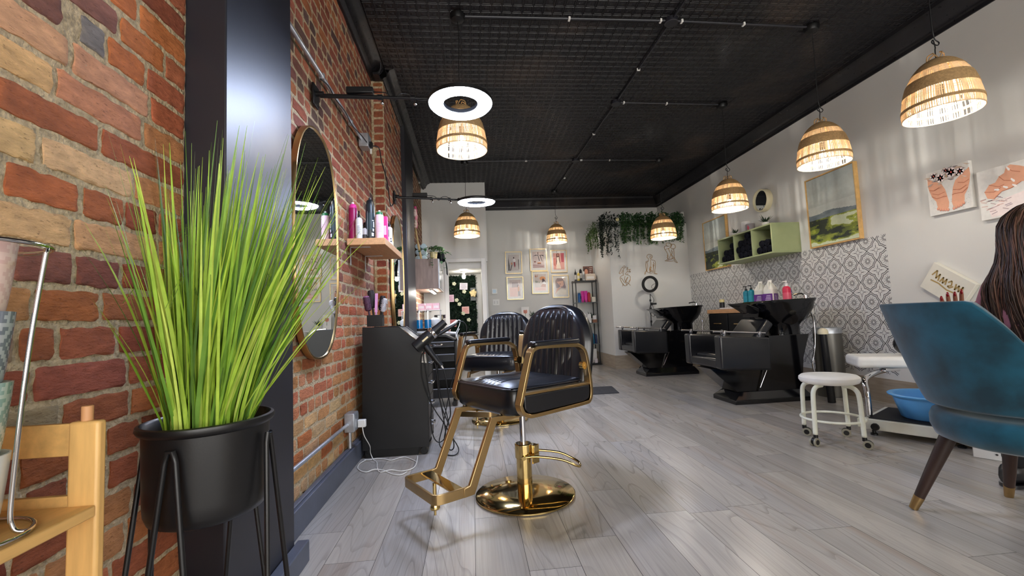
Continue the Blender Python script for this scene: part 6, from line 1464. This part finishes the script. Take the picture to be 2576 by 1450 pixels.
# ------------------------------------------------------------------ end wall: framed prints
def print_frame(label, x0, x1, z0, z1, draw, tilt=0.0):
    t = thing('framed_print', label, 'picture', ((x0 + x1) / 2, YB - 0.001, (z0 + z1) / 2), 0, 'framed prints on the end wall'); t.rotation_euler = (0, math.radians(tilt), 0)
    hw, hh = (x1 - x0) / 2, (z1 - z0) / 2; k = MB(); f = 0.013
    for a in ((-hw, -hh, -hw + f, hh), (hw - f, -hh, hw, hh), (-hw + f, -hh, hw - f, -hh + f), (-hw + f, hh - f, hw - f, hh)): k.box(a[0], -0.022, a[1], a[2], 0, a[3])
    k.build('frame', mat('pale gold frame', (226, 200, 148), rough=0.3, metal=0.8, vary=0.04), t, bevel=0.0015)
    k = MB(); lay = [0]; k.rgb(226, 224, 218); k.box(-hw + f, -0.010, -hh + f, hw - f, -0.001, hh - f)
    def P(u, v): return (-hw + .055 + u * (2 * hw - .11), -0.0103 - 0.0002 * lay[0], -hh + .06 + v * (2 * hh - .12))
    draw(k, P, lay); k.build('print', M_print, t, smooth=0, attr=True)
    k = MB(); k.quad((-hw + f, -0.017, -hh + f), (hw - f, -0.017, -hh + f), (hw - f, -0.017, hh - f), (-hw + f, -0.017, hh - f)); k.build('glazing', M_pane, t, smooth=0)
    return t
def pane_material():
    m = bpy.data.materials.new('picture glazing'); m.use_nodes = True; nt = m.node_tree; b = nt.nodes['Principled BSDF']
    tr = nt.nodes.new('ShaderNodeBsdfTransparent'); gl = nt.nodes.new('ShaderNodeBsdfGlossy'); gl.inputs['Roughness'].default_value = 0.04
    mx = nt.nodes.new('ShaderNodeMixShader'); mx.inputs[0].default_value = 0.055
    nt.links.new(tr.outputs[0], mx.inputs[1]); nt.links.new(gl.outputs[0], mx.inputs[2]); nt.links.new(mx.outputs[0], nt.nodes['Material Output'].inputs['Surface'])
    nt.nodes.remove(b); return m
M_pane = pane_material()
def bg(k, P, lay, c): lay[0] += 1; k.rgb(c); k.add([P(0, 0), P(1, 0), P(1, 1), P(0, 1)], [(0, 1, 2, 3)])
def pd(k, P, lay, c, pts): poly(k, P, lay, c, pts)
def dd(k, P, lay, c, u, v, ru, rv): lay[0] += 1; k.rgb(c); disc(k, P, u, v, ru, rv)
def a1_(k, P, lay):
    bg(k, P, lay, (206, 198, 194)); pd(k, P, lay, (60, 56, 58), [(0.02, 0), (.12, 0), (.14, .3), (.08, .6), (.04, .9), (.02, .6)]); pd(k, P, lay, (70, 66, 66), [(.16, 0), (.24, 0), (.40, .40), (.34, .42)]); pd(k, P, lay, (74, 70, 70), [(.95, .1), (1, .1), (.96, .7), (.9, .7)])
    dd(k, P, lay, (206, 150, 118), .33, .44, .08, .08); pd(k, P, lay, (160, 70, 78), [(.5, .55), (.64, .55), (.66, .3), (.6, .18), (.54, .3)]); pd(k, P, lay, (244, 240, 238), [(.42, .60), (.48, .74), (.62, .74), (.72, .62), (.64, .54), (.5, .54)]); dd(k, P, lay, (70, 52, 50), .52, .80, .05, .06)
def a2_(k, P, lay):
    bg(k, P, lay, (206, 190, 186)); pd(k, P, lay, (188, 162, 160), [(0, 0), (1, 0), (1, .18), (0, .26)])
    for p in ([(.0, .72), (.3, .82), (.5, .78), (.28, .76)], [(.5, .8), (.9, .80), (1, .7), (.8, .76)], [(.44, .8), (.5, .8), (.62, .44), (.56, .42)], [(.6, .8), (.68, .78), (.86, .38), (.8, .42)], [(.42, .95), (.5, .98), (.5, .8), (.46, .8)]): pd(k, P, lay, (62, 56, 58), p)
    pd(k, P, lay, (122, 74, 66), [(.1, .42), (.28, .42), (.26, .34), (.14, .34)]); pd(k, P, lay, (204, 136, 88), [(.4, .34), (.7, .34), (.7, .28), (.4, .28)]); pd(k, P, lay, (90, 62, 62), [(.4, .28), (.72, .28), (.72, .24), (.4, .24)]); pd(k, P, lay, (150, 120, 118), [(0, .16), (.9, .06), (.9, .09), (0, .19)])
def a3_(k, P, lay):
    bg(k, P, lay, (224, 164, 152)); pd(k, P, lay, (196, 92, 104), [(.72, .45), (.98, .45), (.98, 1), (.72, 1)]); pd(k, P, lay, (206, 124, 112), [(0, .3), (.2, .2), (.22, .7), (0, .7)])
    pd(k, P, lay, (116, 70, 62), [(.24, .3), (.30, .95), (.44, 1), (.56, .95), (.62, .4)]); pd(k, P, lay, (242, 226, 206), [(.24, .05), (.34, .5), (.32, .74), (.52, .76), (.54, .5), (.70, .05)]); dd(k, P, lay, (206, 142, 118), .44, .88, .07, .08)
def a4_(k, P, lay):
    bg(k, P, lay, (212, 196, 190)); pd(k, P, lay, (168, 150, 150), [(.22, .45), (.75, .45), (.75, .85), (.22, .85)]); pd(k, P, lay, (238, 190, 176), [(0, 0), (.72, 0), (.72, .55), (0, .55)])
    for i in range(4): pd(k, P, lay, (226, 166, 150), [(.05, .10 + .1 * i), (.62, .10 + .1 * i), (.62, .115 + .1 * i), (.05, .115 + .1 * i)])
    pd(k, P, lay, (206, 140, 96), [(.72, .30), (.86, .30), (.88, .58), (.74, .58)]); pd(k, P, lay, (136, 124, 130), [(.76, .05), (.92, .05), (.88, .32), (.76, .32)]); dd(k, P, lay, (92, 62, 62), .76, .64, .08, .08); dd(k, P, lay, (222, 164, 148), .79, .62, .045, .05)
def a5_(k, P, lay):
    bg(k, P, lay, (212, 200, 192)); dd(k, P, lay, (226, 156, 104), .70, .74, .26, .12); pd(k, P, lay, (240, 200, 190), [(0, 0), (1, 0), (1, .20), (0, .20)])
    for p in ([(.02, .84), (.12, .98), (.16, .80)], [(.18, .84), (.28, 1.0), (.26, .82)]): pd(k, P, lay, (188, 120, 88), p)
    for p in ([(.06, .50), (.14, .66), (.18, .48)], [(.2, .5), (.26, .62), (.3, .48)], [(.36, .48), (.42, .58), (.44, .46)]): pd(k, P, lay, (112, 132, 116), p)
    pd(k, P, lay, (92, 74, 80), [(.66, .50), (.66, .70), (.78, .74), (.90, .62), (.98, .46), (.84, .54)]); pd(k, P, lay, (244, 242, 240), [(.66, .40), (.84, .58), (1, .44), (.94, .36)]); pd(k, P, lay, (196, 146, 128), [(.52, .26), (.70, .42), (.96, .38), (.98, .22), (.6, .22)]); stroke(k, P, [(.3, .08), (.7, .10), (.9, .09)], .015)
def a6_(k, P, lay):
    bg(k, P, lay, (206, 196, 190)); pd(k, P, lay, (134, 118, 126), [(.06, .84), (.2, 1), (.7, .98), (.86, .8), (.9, .62), (1, .44), (.9, .38), (.6, .42), (.1, .40), (.05, .6)]); pd(k, P, lay, (214, 172, 156), [(.16, .78), (.76, .84), (.80, .6), (.66, .48), (.5, .50), (.36, .62)]); pd(k, P, lay, (222, 178, 160), [(.02, .12), (.16, .34), (.52, .52), (.56, .44), (.3, .3), (.05, .02)]); pd(k, P, lay, (236, 228, 214), [(.02, .02), (.2, .22), (.55, .34), (1, .30), (1, 0), (.3, 0)]); dd(k, P, lay, (150, 92, 82), .46, .64, .04, .05)
print_frame('framed print of a strolling woman in red skirt, upper row beside the partition', 0.70, 1.035, 1.845, 2.29, a1_, 1.0)
print_frame('framed print of a figure before grey arches, lower row beside the partition', 0.71, 1.045, 1.325, 1.78, a4_, 0.5)
print_frame('framed print of dark palm leaves over tea cups, highest of the six prints', 1.20, 1.545, 1.885, 2.335, a2_, 0.5)
print_frame('framed print of a woman resting under a parasol, lower middle of the six prints', 1.22, 1.56, 1.425, 1.88, a5_, 0.8)
print_frame('framed print of a woman in a long white dress, upper row beside the retail tower', 1.62, 1.955, 1.84, 2.295, a3_, 0.6)
print_frame('framed print of a face close-up in profile, lower row beside the retail tower', 1.63, 1.965, 1.33, 1.785, a6_, 0.8)
t = thing('thermostat', 'small square white thermostat with pale blue screen on the end wall', 'thermostat', (0.462, YB - 0.001, 1.505))
k = MB(); k.box(-.055, -.022, -.055, .055, 0, .055); k.build('housing', M_whitep, t, bevel=0.006)
k = MB(); k.rgb(196, 222, 236); k.box(-.034, -.0236, -.034, .034, -.0222, .034); k.build('screen', M_any, t, attr=True)
t = thing('light_switch', 'double white light switch plate below the thermostat', 'switch', (0.485, YB - 0.001, 1.285))
k = MB(); k.box(-.065, -.008, -.06, .065, 0, .06); k.build('plate', M_whitep, t, bevel=0.003)
for x in (-.03, .03): k = MB(); k.box(x - .012, -.014, -.03, x + .012, -.0082, .03); k.build('rocker', M_trimw, t, bevel=0.002)

# small table with flower card behind the chairs
t = thing('side_table', 'slim white console against the end wall behind the styling chairs', 'table', (1.05, 8.47, 0))
k = MB(); k.box(-.38, -.14, .86, .42, .14, .885); k.build('table_top', M_trimw, t, bevel=0.003)
for x in (-.35, .39):
    for y in (-.11, .11): k = MB(); k.box(x - .015, y - .015, 0, x + .015, y + .015, .86); k.build('leg', M_trimw, t)
t = thing('flower_card', 'small white card with a peach tulip drawing on the console', 'card', (1.03, 8.44, 0.8855), 0)
k = MB(); k.rgb(236, 232, 226); k.cbox((0, 0.02, .14), (.15, .004, .28), rotx(-.06)); lay = [0]
k.rgb(216, 142, 122)
Pf = lambda u, v: (u, 0.0085 + v * .06 - .0012, v)
for c_ in ((-.02, .19), (.02, .19), (0, .18)): disc(k, Pf, c_[0], c_[1], .018, .035)
k.rgb(96, 130, 84); stroke(k, Pf, [(0, .15), (0, .08)], .008); k.build('card', M_print, t, attr=True, smooth=0)
succulent('small green potted plant on the console beside the flower card', (1.17, 8.43, 0.8855), 1.5)

# ------------------------------------------------------------------ retail tower with products
t = thing('retail_tower', 'tall narrow glass shelf tower with black metal posts beside the bump-out', 'shelf', (2.21, 8.44, 0))
M_shelfglass = mat('smoked shelf board', (96, 102, 104), rough=0.15, vary=0.02)
for x in (-.20, .20):
    for y in (-.14, .14):
        k = MB(); k.box(x - .009, y - .009, 0, x + .009, y + .009, 1.64); k.build('post', M_blackm, t)
k = MB(); k.box(-.215, -.155, 0.0, .215, .155, .035); k.build('base', M_blackm, t, bevel=0.003)
k = MB(); k.box(-.215, -.155, 1.60, .215, .155, 1.625); k.build('top_board', M_blackm, t, bevel=0.002)
SZ = [1.625, 1.205, 0.805, 0.405, 0.035]
for z in SZ[1:4]:
    k = MB(); k.box(-.21, -.15, z - .012, .21, .15, z); k.build('glass_shelf', M_shelfglass, t)
RX, RY = 2.21, 8.44
e = 0.0006
spray('black spray bottle at the partition end of the tower top', (RX - .175, RY - .06, SZ[0] + e), .24, .022, (30, 30, 32), (20, 20, 22), (200, 196, 190))
pump('yellow labelled bottle on the tower top', (RX - .12, RY - .08, SZ[0] + e), .20, .024, (228, 196, 84), (230, 222, 190), (240, 230, 200))
can('black can with pale band in the middle of the tower top bottles', (RX - .07, RY - .05, SZ[0] + e), .24, .026, (26, 26, 28), (20, 20, 22), (30, 30, 30), (206, 200, 190))
spray('slim white bottle with black head on the tower top', (RX - .01, RY - .06, SZ[0] + e), .25, .018, (212, 210, 206), (26, 26, 28), (150, 148, 146))
t = thing('display_board', 'brown display picture of a face at the back of the tower top', 'display', (RX + .12, RY + .08, SZ[0] + e))
k = MB(); k.rgb(112, 76, 66); k.box(-.10, 0, 0, .10, .012, .30); lay = [0]
Pq = lambda u, v: (u, -0.0006 - .0002 * lay[0], v)
lay[0] = 1; k.rgb(70, 44, 40); disc(k, Pq, -.045, .205, .05, .07); lay[0] = 2; k.rgb(216, 150, 122); disc(k, Pq, -.04, .195, .034, .052); lay[0] = 3; k.rgb(206, 140, 110); disc(k, Pq, -.04, .12, .045, .05); lay[0] = 4; k.rgb(220, 206, 196)
for i in range(4): stroke(k, Pq, [(.025, .265 - .035 * i), (.085 - .012 * i, .265 - .035 * i)], .010)
k.build('board', M_print, t, attr=True, smooth=0)
carton('white patterned gift box in front of the brown display board', (RX + .115, RY - .04, SZ[0] + e), (.19, .07, .135), (228, 212, 192), panel=(246, 240, 232), name='gift_box')
can('blue bottle on the second tower shelf', (RX - .125, RY - .07, SZ[1] + e), .19, .026, (24, 92, 156), (20, 70, 130), (30, 80, 140))
tube_b('magenta tube beside the blue bottle on the second tower shelf', (RX - .06, RY - .08, SZ[1] + e), .22, .030, (208, 40, 150), (190, 30, 130))
tube_b('magenta tube beside the red bottle on the second tower shelf', (RX + .005, RY - .08, SZ[1] + e), .22, .030, (216, 56, 162), (190, 30, 130))
can('red bottle with tapered neck on the second tower shelf', (RX + .065, RY - .08, SZ[1] + e), .20, .028, (180, 30, 44), (160, 26, 40), (200, 60, 60))
carton('tall cream box behind the red bottle on the second tower shelf', (RX + .115, RY + .03, SZ[1] + e), (.06, .05, .17), (226, 214, 178))
carton('low cream box at the bump-out end of the second tower shelf', (RX + .155, RY - .06, SZ[1] + e), (.07, .05, .10), (236, 228, 208))
succulent('small dark plant at the back of the second tower shelf', (RX - .03, RY + .09, SZ[1] + e), 1.3)
for i, lab in enumerate(['white product box, first in the row on the third tower shelf', 'white product box, second in the row on the third tower shelf', 'white product box beside the brown pot on the third tower shelf']): carton(lab, (RX - .125 + .085 * i, RY - .06, SZ[2] + e), (.075, .06, .17), (232, 230, 226), panel=(222, 220, 216))
succulent('grassy plant in a pot at the end of the third tower shelf', (RX + .13, RY + .09, SZ[2] + e), 1.6)
carton('white small box standing on a brown carton on the third tower shelf', (RX + .155, RY - .06, SZ[2] + .0610), (.06, .05, .08), (236, 232, 228))
carton('brown low carton under the small white box', (RX + .155, RY - .06, SZ[2] + e), (.08, .07, .06), (140, 96, 72))
tube_b('white tube at the chair end of the fourth tower shelf', (RX + .0, RY - .07, SZ[3] + e), .17, .024, (226, 210, 200), (220, 200, 190))
carton('light blue pouch standing on the fourth tower shelf', (RX + .05, RY - .05, SZ[3] + e), (.06, .03, .21), (60, 124, 176), panel=(210, 220, 226), name='pouch', cat='pouch')
can('teal blue bottle on the fourth tower shelf', (RX + .105, RY - .07, SZ[3] + e), .20, .027, (20, 104, 140), (18, 84, 116), (30, 90, 120))
can('navy bottle at the end of the fourth tower shelf', (RX + .165, RY - .07, SZ[3] + e), .18, .022, (30, 44, 84), (26, 36, 70), (40, 50, 90))
carton('white paper bag at the bottom of the retail tower', (RX + .10, RY + .04, SZ[4] + e), (.16, .08, .26), (222, 218, 208), name='paper_bag', cat='bag')
can('small white bottle before the paper bag', (RX + .055, RY - .09, SZ[4] + e), .10, .020, (234, 230, 226), (220, 214, 210))
carton('small pale box before the paper bag', (RX + .135, RY - .09, SZ[4] + e), (.05, .04, .08), (220, 208, 206))
can('tall pinkish bottle at the chair side of the tower bottom', (RX - .02, RY - .07, SZ[4] + e), .19, .026, (214, 190, 184), (200, 176, 170))

# ------------------------------------------------------------------ back corner: wall cabinet, counter, second trolley
M_greywood = mat('grey brown wood laminate', (150, 128, 114), rough=0.5, vary=0.18, vscale=5, stretch=(6, 6, 1.0))
M_gloss = mat('white gloss front', (230, 230, 228), rough=0.12, vary=0.02)
CX, CY = -0.80, 6.28
t = thing('wall_cabinet', 'wall cabinet with grey wood side and white gloss front in the back corner', 'cabinet', (CX + .002, CY, 1.42))
k = MB(); k.box(0, 0, 0, 0.34, 0.92, 0.43); k.build('carcass', M_greywood, t, bevel=0.002)
for y in (0.004, 0.464): k = MB(); k.box(0.341, y, 0.004, 0.36, y + .454, 0.426); k.build('door', M_gloss, t, bevel=0.002)
t = thing('light_bar', 'lit LED bar under the wall cabinet in the back corner', 'light', (CX + .23, CY + .40, 1.392))
M_led = mat('lit LED bar', (255, 255, 255), emit=(255, 253, 246), estr=70.0, vary=0.0)
k = MB(); k.box(-.02, -.34, 0.006, .02, .34, .028); k.build('housing', M_whitep, t)
k = MB(); k.box(-.016, -.33, -.004, .016, .33, .0055); k.build('tube', M_led, t)
t = thing('back_counter', 'white counter unit under the wall cabinet in the back corner', 'counter', (CX + .002, 5.86, 0))
k = MB(); k.box(0, 0, 0, 0.36, 1.60, .84); k.build('carcass', M_gloss, t, bevel=0.002)
k = MB(); k.box(0, -.01, .84, 0.375, 1.61, .868); k.build('worktop', M_blackg, t, bevel=0.003)
def barb(label, loc):
    t = thing('comb_jar', label, 'jar', loc, 0, 'jars of blue disinfectant')
    k = MB(); k.lathe([(0, .002), (.046, .002), (.046, .115), (0, .115)], 24); k.build('blue_liquid', mat('blue disinfectant', (10, 120, 176), rough=0.1, vary=0.02, emit=(0, 60, 100), estr=0.0), t)
    k = MB(); k.lathe([(.0475, 0), (.0475, .215), (.0455, .215), (.0455, .0015), (0, .0015), (0, 0)], 28); k.build('glass', M_pane, t)
    k = MB(); k.lathe([(0, .215), (.05, .215), (.05, .228), (.012, .232), (.012, .25), (0, .25)], 20); k.build('lid', M_chrome, t); return t
barb('blue disinfectant jar closer to the black post on the back counter', (-0.70, 5.93, 0.8685))
barb('blue disinfectant jar at the room side of the back counter', (-0.59, 5.97, 0.8685))
for i, lab in enumerate(['pink tissue pack against the brick above the blue jars', 'pink tissue pack in the middle of the row above the blue jars', 'pink tissue pack at the room end of the row above the blue jars']):
    carton(lab, (-0.72 + .105 * i, 6.45, 1.1255), (.095, .09, .095), (240, 196, 208), panel=(250, 236, 236), name='tissue_pack')
t = thing('counter_rack', 'white wire rack on the back counter carrying pink packs', 'rack', (-0.615, 6.45, 0.8685))
k = MB(); k.box(-.17, -.07, .245, .17, .07, .256); k.build('rack_shelf', M_whitep, t, bevel=0.002)
for x in (-.16, .16):
    for y in (-.06, .06): k = MB(); k.cyl((x, y, 0), (x, y, .246), .006, n=8); k.build('leg', M_whitep, t)
turned('white_globe', 'white rounded appliance on the back counter', 'appliance', (-0.52, 6.25, 0.8685), [('base', (214, 212, 208), [(0, 0), (.05, 0), (.045, .03), (0, .03)]), ('globe', (244, 244, 242), [(0, .03), (.05, .034), (.075, .07), (.07, .115), (.035, .14), (0, .145)])])
t = thing('dark_mirror_panel', 'dark framed mirror panel on the partition behind the counter', 'mirror', (-0.505, YC - .0005, 0.99))
k = MB(); k.box(-.13, -.012, -.075, .11, 0, .075); k.build('frame', M_black, t, bevel=0.003)
k = MB(); k.box(-.12, -.0135, -.066, .10, -.0122, .066); k.build('glass', M_mirror, t)
# things on the wall cabinet
t = thing('towel_bag', 'clear bag of rolled pale blue towels on top of the wall cabinet', 'towels', (-0.725, 6.62, 1.8505))
for i in range(6):
    k = MB(); x, z = (i % 2) * .085 - .035, (i // 2) * .088 + .046; k.tube([(x, -.10, z), (x, -.095, z), (x, .12, z), (x, .125, z)], [.030, .041, .041, .03], 16); k.build('roll', mat('pale blue towelling', (196, 220, 226), rough=0.9, vary=0.1, bump=0.6, bscale=140), t)
t = thing('trailing_plant', 'trailing green plant in a cream pot on top of the wall cabinet', 'potted plant', (-0.52, 6.36, 1.8505))
k = MB(); k.rgb(226, 206, 150); k.lathe([(0, 0), (.045, 0), (.058, .10), (.052, .10), (0, .09)], 20); k.build('pot', M_any, t, attr=True)
k = MB(); st = MB()
for i in range(11):
    a = rg.uniform(-1.9, 0.7) if i < 8 else rg.uniform(0, 6); L_ = rg.uniform(.10, .22); dr = rg.uniform(.0, .42) if -1.9 < a < -0.4 or i < 4 else 0
    p = spline([(0, 0, .09), (.06 * math.cos(a), .06 * math.sin(a), .17), (L_ * math.cos(a), L_ * math.sin(a), .13 - .05 * (dr > .1)), (L_ * 1.25 * math.cos(a), (L_ * 1.15) * math.sin(a), .10 - dr)] , 5)
    p = [Vector((q.x, min(q.y, .0) - .0 if q.z < .0 else q.y, q.z)) for q in p]
    p = [Vector((q.x, min(q.y, -.135), q.z)) if q.z < 0.01 else q for q in p]
    st.tube(p, .0025, 5)
    for q in p[4::2]:
        d = Vector((rg.gauss(0, .8), rg.gauss(-.4, .6), rg.uniform(-.8, .3))).normalized(); k.col = lin(jit(rg.choice([(46, 92, 56), (64, 112, 64), (110, 150, 104)]), rg, 10)); leaf(k, q, d, Vector((0, 0, 1)), rg.uniform(.05, .085), rg.uniform(.02, .032))
k.build('leaves', M_leaf, t, attr=True, smooth=0); st.build('stems', MATS['green stem'], t, smooth=180)
t = thing('fabric_hat', 'black fabric hat hanging over the front corner of the wall cabinet', 'hat', (-0.44, 6.62, 1.8505))
k = MB(); k.loft([[( .06 * s * math.cos(a), .10 * s * math.sin(a), z) for a in [2 * PI * q / 20 for q in range(20)]] for s, z in ((1.05, .0), (1.1, .05), (1.0, .11), (.6, .14), (.1, .15))]); k.build('crown', M_towel, t, smooth=180)
k = MB(); k.loft([[(.045 + .02 * s, y, z) for y in (-.10, 0, .10)] + [(.055 + .02 * s, y, z - .004) for y in (.10, 0, -.10)] for s, z in ((0.4, .03), (1.4, -.01), (2.0, -.09), (2.1, -.20))]); k.build('flap', M_towel, t, smooth=60)
# flowers and staff on the brick
t = thing('flower_bunch', 'pink and cream silk flowers hung high on the brick past the second post', 'flowers', (-0.745, 6.15, 2.42))
for q, (y, z, c_) in enumerate(((0, .10, (236, 96, 150)), (-.05, .05, (240, 214, 206)), (.06, .03, (236, 170, 178)), (0, -.03, (240, 150, 170)), (-.03, -.10, (232, 206, 190)), (.05, -.09, (226, 120, 150)))):
    k = MB(); k.rgb(c_)
    for i in range(9): a = i * 2.4; r = .006 * i; k.ball((.01, y + r * math.cos(a), z + r * math.sin(a)), (.02, .024, .024), 8, 6)
    k.build('bloom', M_any, t, attr=True, smooth=180)
k = MB()
for i in range(24): a = rg.uniform(0, 6.28); k.col = lin(jit((84, 110, 70), rg, 12)); leaf(k, Vector((-.01, rg.gauss(0, .05), rg.gauss(0, .09))), Vector((.3, math.cos(a), math.sin(a))).normalized(), Vector((1, 0, 0)), .06, .018)
k.build('leaves', M_leaf, t, attr=True, smooth=0)
t = thing('willow_staff', 'pale wooden staff leaning on the brick above the wall cabinet', 'decoration', (-0.775, 6.33, 1.8505))
k = MB(); k.tube(spline([(0.08, 0.03, 0), (0.055, .02, .15), (0.03, 0, .32), (0.004, -.02, .52)], 6), [.016] * 10 + [.012] * 9, 8); k.build('staff', mat('pale willow', (206, 178, 122), rough=0.6, vary=0.15), t)

# second trolley with open trays
t = thing('tray_trolley', 'black trolley with pale edged trays beside the second styling chair', 'trolley', (-0.44, 5.02, 0))
k = MB(); k.prism([(-.25, .06), (.25, .06), (.25, .74), (.14, .80), (-.25, .83)], .375, .39, 'y'); k.box(.232, 0, .06, .25, .375, .74); k.box(-.25, 0, .06, -.232, .375, .80); k.box(-.232, 0.3, .06, .232, .375, .79); k.prism([(-.25, .80), (.14, .775), (.25, .72), (.25, .74), (.14, .80), (-.25, .825)], 0, .375, 'y'); k.build('carcass', M_black, t, bevel=0.002)
for i, (z0, z1) in enumerate(((0.10, .22), (.30, .44), (.50, .60), (.66, .74))):
    k = MB(); k.box(-.228, -.012, z0, .228, .29, z0 + .012); k.box(-.228, -.012, z0 + .012, .228, 0.0, z1 - .02); tr = k.build('tray', M_blackm, t, bevel=0.002)
    k = MB(); k.box(-.229, -.016, z1 - .024, .229, -.004, z1 - .014); k.build('edge_trim', mat('grey plastic lip', (118, 120, 126), rough=0.4), tr, bevel=0.002)
for x in (-.21, .21):
    for y in (.03, .34): k = MB(); k.cyl((x, y - .011, .026), (x, y + .011, .026), .026, n=16); k.box(x - .012, y - .013, .03, x + .012, y + .013, .062); k.build('caster', M_black, t)
t = thing('flat_iron', 'white flat iron with looped white cord lying on the tray trolley', 'flat iron', (-0.26, 5.09, 0.80))
k = MB(); k.rgb(238, 236, 236); a, b_ = Vector((-.06, 0, .035)), Vector((.09, 0, .155)); k.tube([a, a.lerp(b_, .6), b_], [.016, .020, .012], 14); k.build('upper_arm', M_any, t, attr=True)
k = MB(); k.rgb(230, 228, 230); k.tube([Vector((-.13, 0, .05)), Vector((-.04, 0, .022)), Vector((.07, 0, .012))], [.012, .016, .014], 14); k.build('lower_arm', M_any, t, attr=True)
k = MB(); k.rgb(240, 178, 160); k.ball((.0, -.018, .05), .014, 10, 8); k.build('bow_clip', M_any, t, attr=True, smooth=180)
k = MB(); k.tube(spline([b_, b_ + Vector((.03, 0, .0)), b_ + Vector((.02, 0, -.06)), (.07, -.02, .0), (.10, -.03, -.08), (.13, -.04, -.16), (.11, -.05, -.10), (.08, -.04, -.02), (.11, -.03, .06)], 6), .004, 8); k.build('cord', M_whitep, t, smooth=180)
carton('small wooden box with red top lying on the tray trolley', (-0.335, 5.06, 0.8155), (.03, .025, .04), (206, 150, 88), panel=(150, 40, 40))

# ------------------------------------------------------------------ closet behind the doorway: leaf wall, plaques, bulb
t = thing('leaf_wall', 'dark green artificial leaf panel hung with plaques beyond the doorway', 'leaf panel', (-0.185, 8.60, 0.69))
k = MB(); k.box(-.275, 0.0, 0, .275, .018, 1.13); k.build('backing', mat('dark green mesh', (24, 40, 30), rough=0.9), t)
k = MB()
for i in range(2300):
    p = Vector((rg.uniform(-.285, .285), rg.uniform(-.03, 0.0), rg.uniform(-.01, 1.135))); d = Vector((rg.gauss(0, 1), rg.uniform(-.9, -.1), rg.gauss(-.2, 1))).normalized()
    k.col = lin(jit(rg.choice([(24, 50, 34), (32, 62, 40), (44, 78, 48), (20, 40, 30)]), rg, 8)); leaf(k, p, d, Vector((0, 0, 1)), rg.uniform(.025, .05), rg.uniform(.009, .016))
lv = k.build('leaves', M_leaf, t, attr=True, smooth=0); tag(lv, kind='stuff')
for x, z in ((-.14, .98), (.05, .82), (-.10, .66), (.12, .27), (-.05, .58), (.02, .40)):
    k = MB(); k.rgb(226, 226, 196)
    for i in range(5): a = i * 1.257; k.ball((x + .022 * math.cos(a), -.05, z + .022 * math.sin(a)), (.022, .012, .018), 8, 6)
    k.build('blossom', M_any, t, attr=True, smooth=180)
def plaque(label, x, z, w_, h_, c_, ink, tilt=0.0):
    t = thing('plaque', label, 'sign', (x, 8.545, z), 0, 'plaques on the leaf wall'); t.rotation_euler = (0, tilt, 0)
    k = MB(); k.rgb(c_); k.box(-w_ / 2, 0, 0, w_ / 2, .008, h_); k.rgb(ink)
    for i in range(4):
        zz_ = h_ * (.80 - .19 * i); l_ = w_ * (.36 - .05 * (i % 2)); k.box(-l_, -.0012, zz_ - h_ * .04, l_ * .9, -.0002, zz_ + h_ * .03)
    k.build('board', M_print, t, attr=True, smooth=0)
    k = MB(); k.tube([(-w_ * .4, .004, h_), (0, .004, h_ + .05), (w_ * .4, .004, h_)], .0025, 5); k.build('hanger', M_cord, t)
plaque('white lettered plaque, highest on the leaf wall', -.145, 1.55, .15, .13, (222, 214, 222), (150, 140, 156), .05)
plaque('pale pink lettered plaque at the hinge edge of the leaf wall', -.40, 1.32, .13, .14, (232, 198, 214), (190, 130, 160))
plaque('pink striped plaque at the middle of the leaf wall', -.12, 1.08, .14, .14, (236, 190, 184), (206, 110, 100))
plaque('pink plaque with red lettering, lowest on the leaf wall', -.375, .84, .14, .14, (230, 150, 150), (196, 70, 76))
t = thing('hanging_flower', 'grey hanging card with a cream flower on the leaf wall', 'decoration', (0.035, 8.54, 1.33))
k = MB(); k.rgb(104, 108, 108); k.box(-.05, 0, 0, .05, .006, .25); k.build('card', M_print, t, attr=True, smooth=0)
k = MB(); k.rgb(238, 216, 160)
for i in range(12): a = i * 2.4; r = .011 * math.sqrt(i) * 1.6; k.ball((r * math.cos(a), -.015, .14 + r * math.sin(a)), (.026, .014, .024), 8, 6)
k.build('flower', M_any, t, attr=True, smooth=180)
k = MB(); k.tube([(0, .003, .25), (0, .003, .34)], .002, 5); k.build('hanger', M_cord, t)
t = thing('bare_bulb', 'bare lit bulb on the closet ceiling beyond the doorway', 'lamp', (-0.125, 8.05, 1.849))
k = MB(); k.lathe([(0, 0), (.055, 0), (.055, -.02), (.025, -.03), (.022, -.06), (0, -.06)], 20); k.build('holder', M_whitep, t)
k = MB(); k.ball((0, 0, -.098), (.033, .033, .042), 16, 10); k.build('bulb', mat('lit closet bulb', (255, 255, 255), emit=(255, 250, 240), estr=60.0, vary=0.0), t, smooth=180)
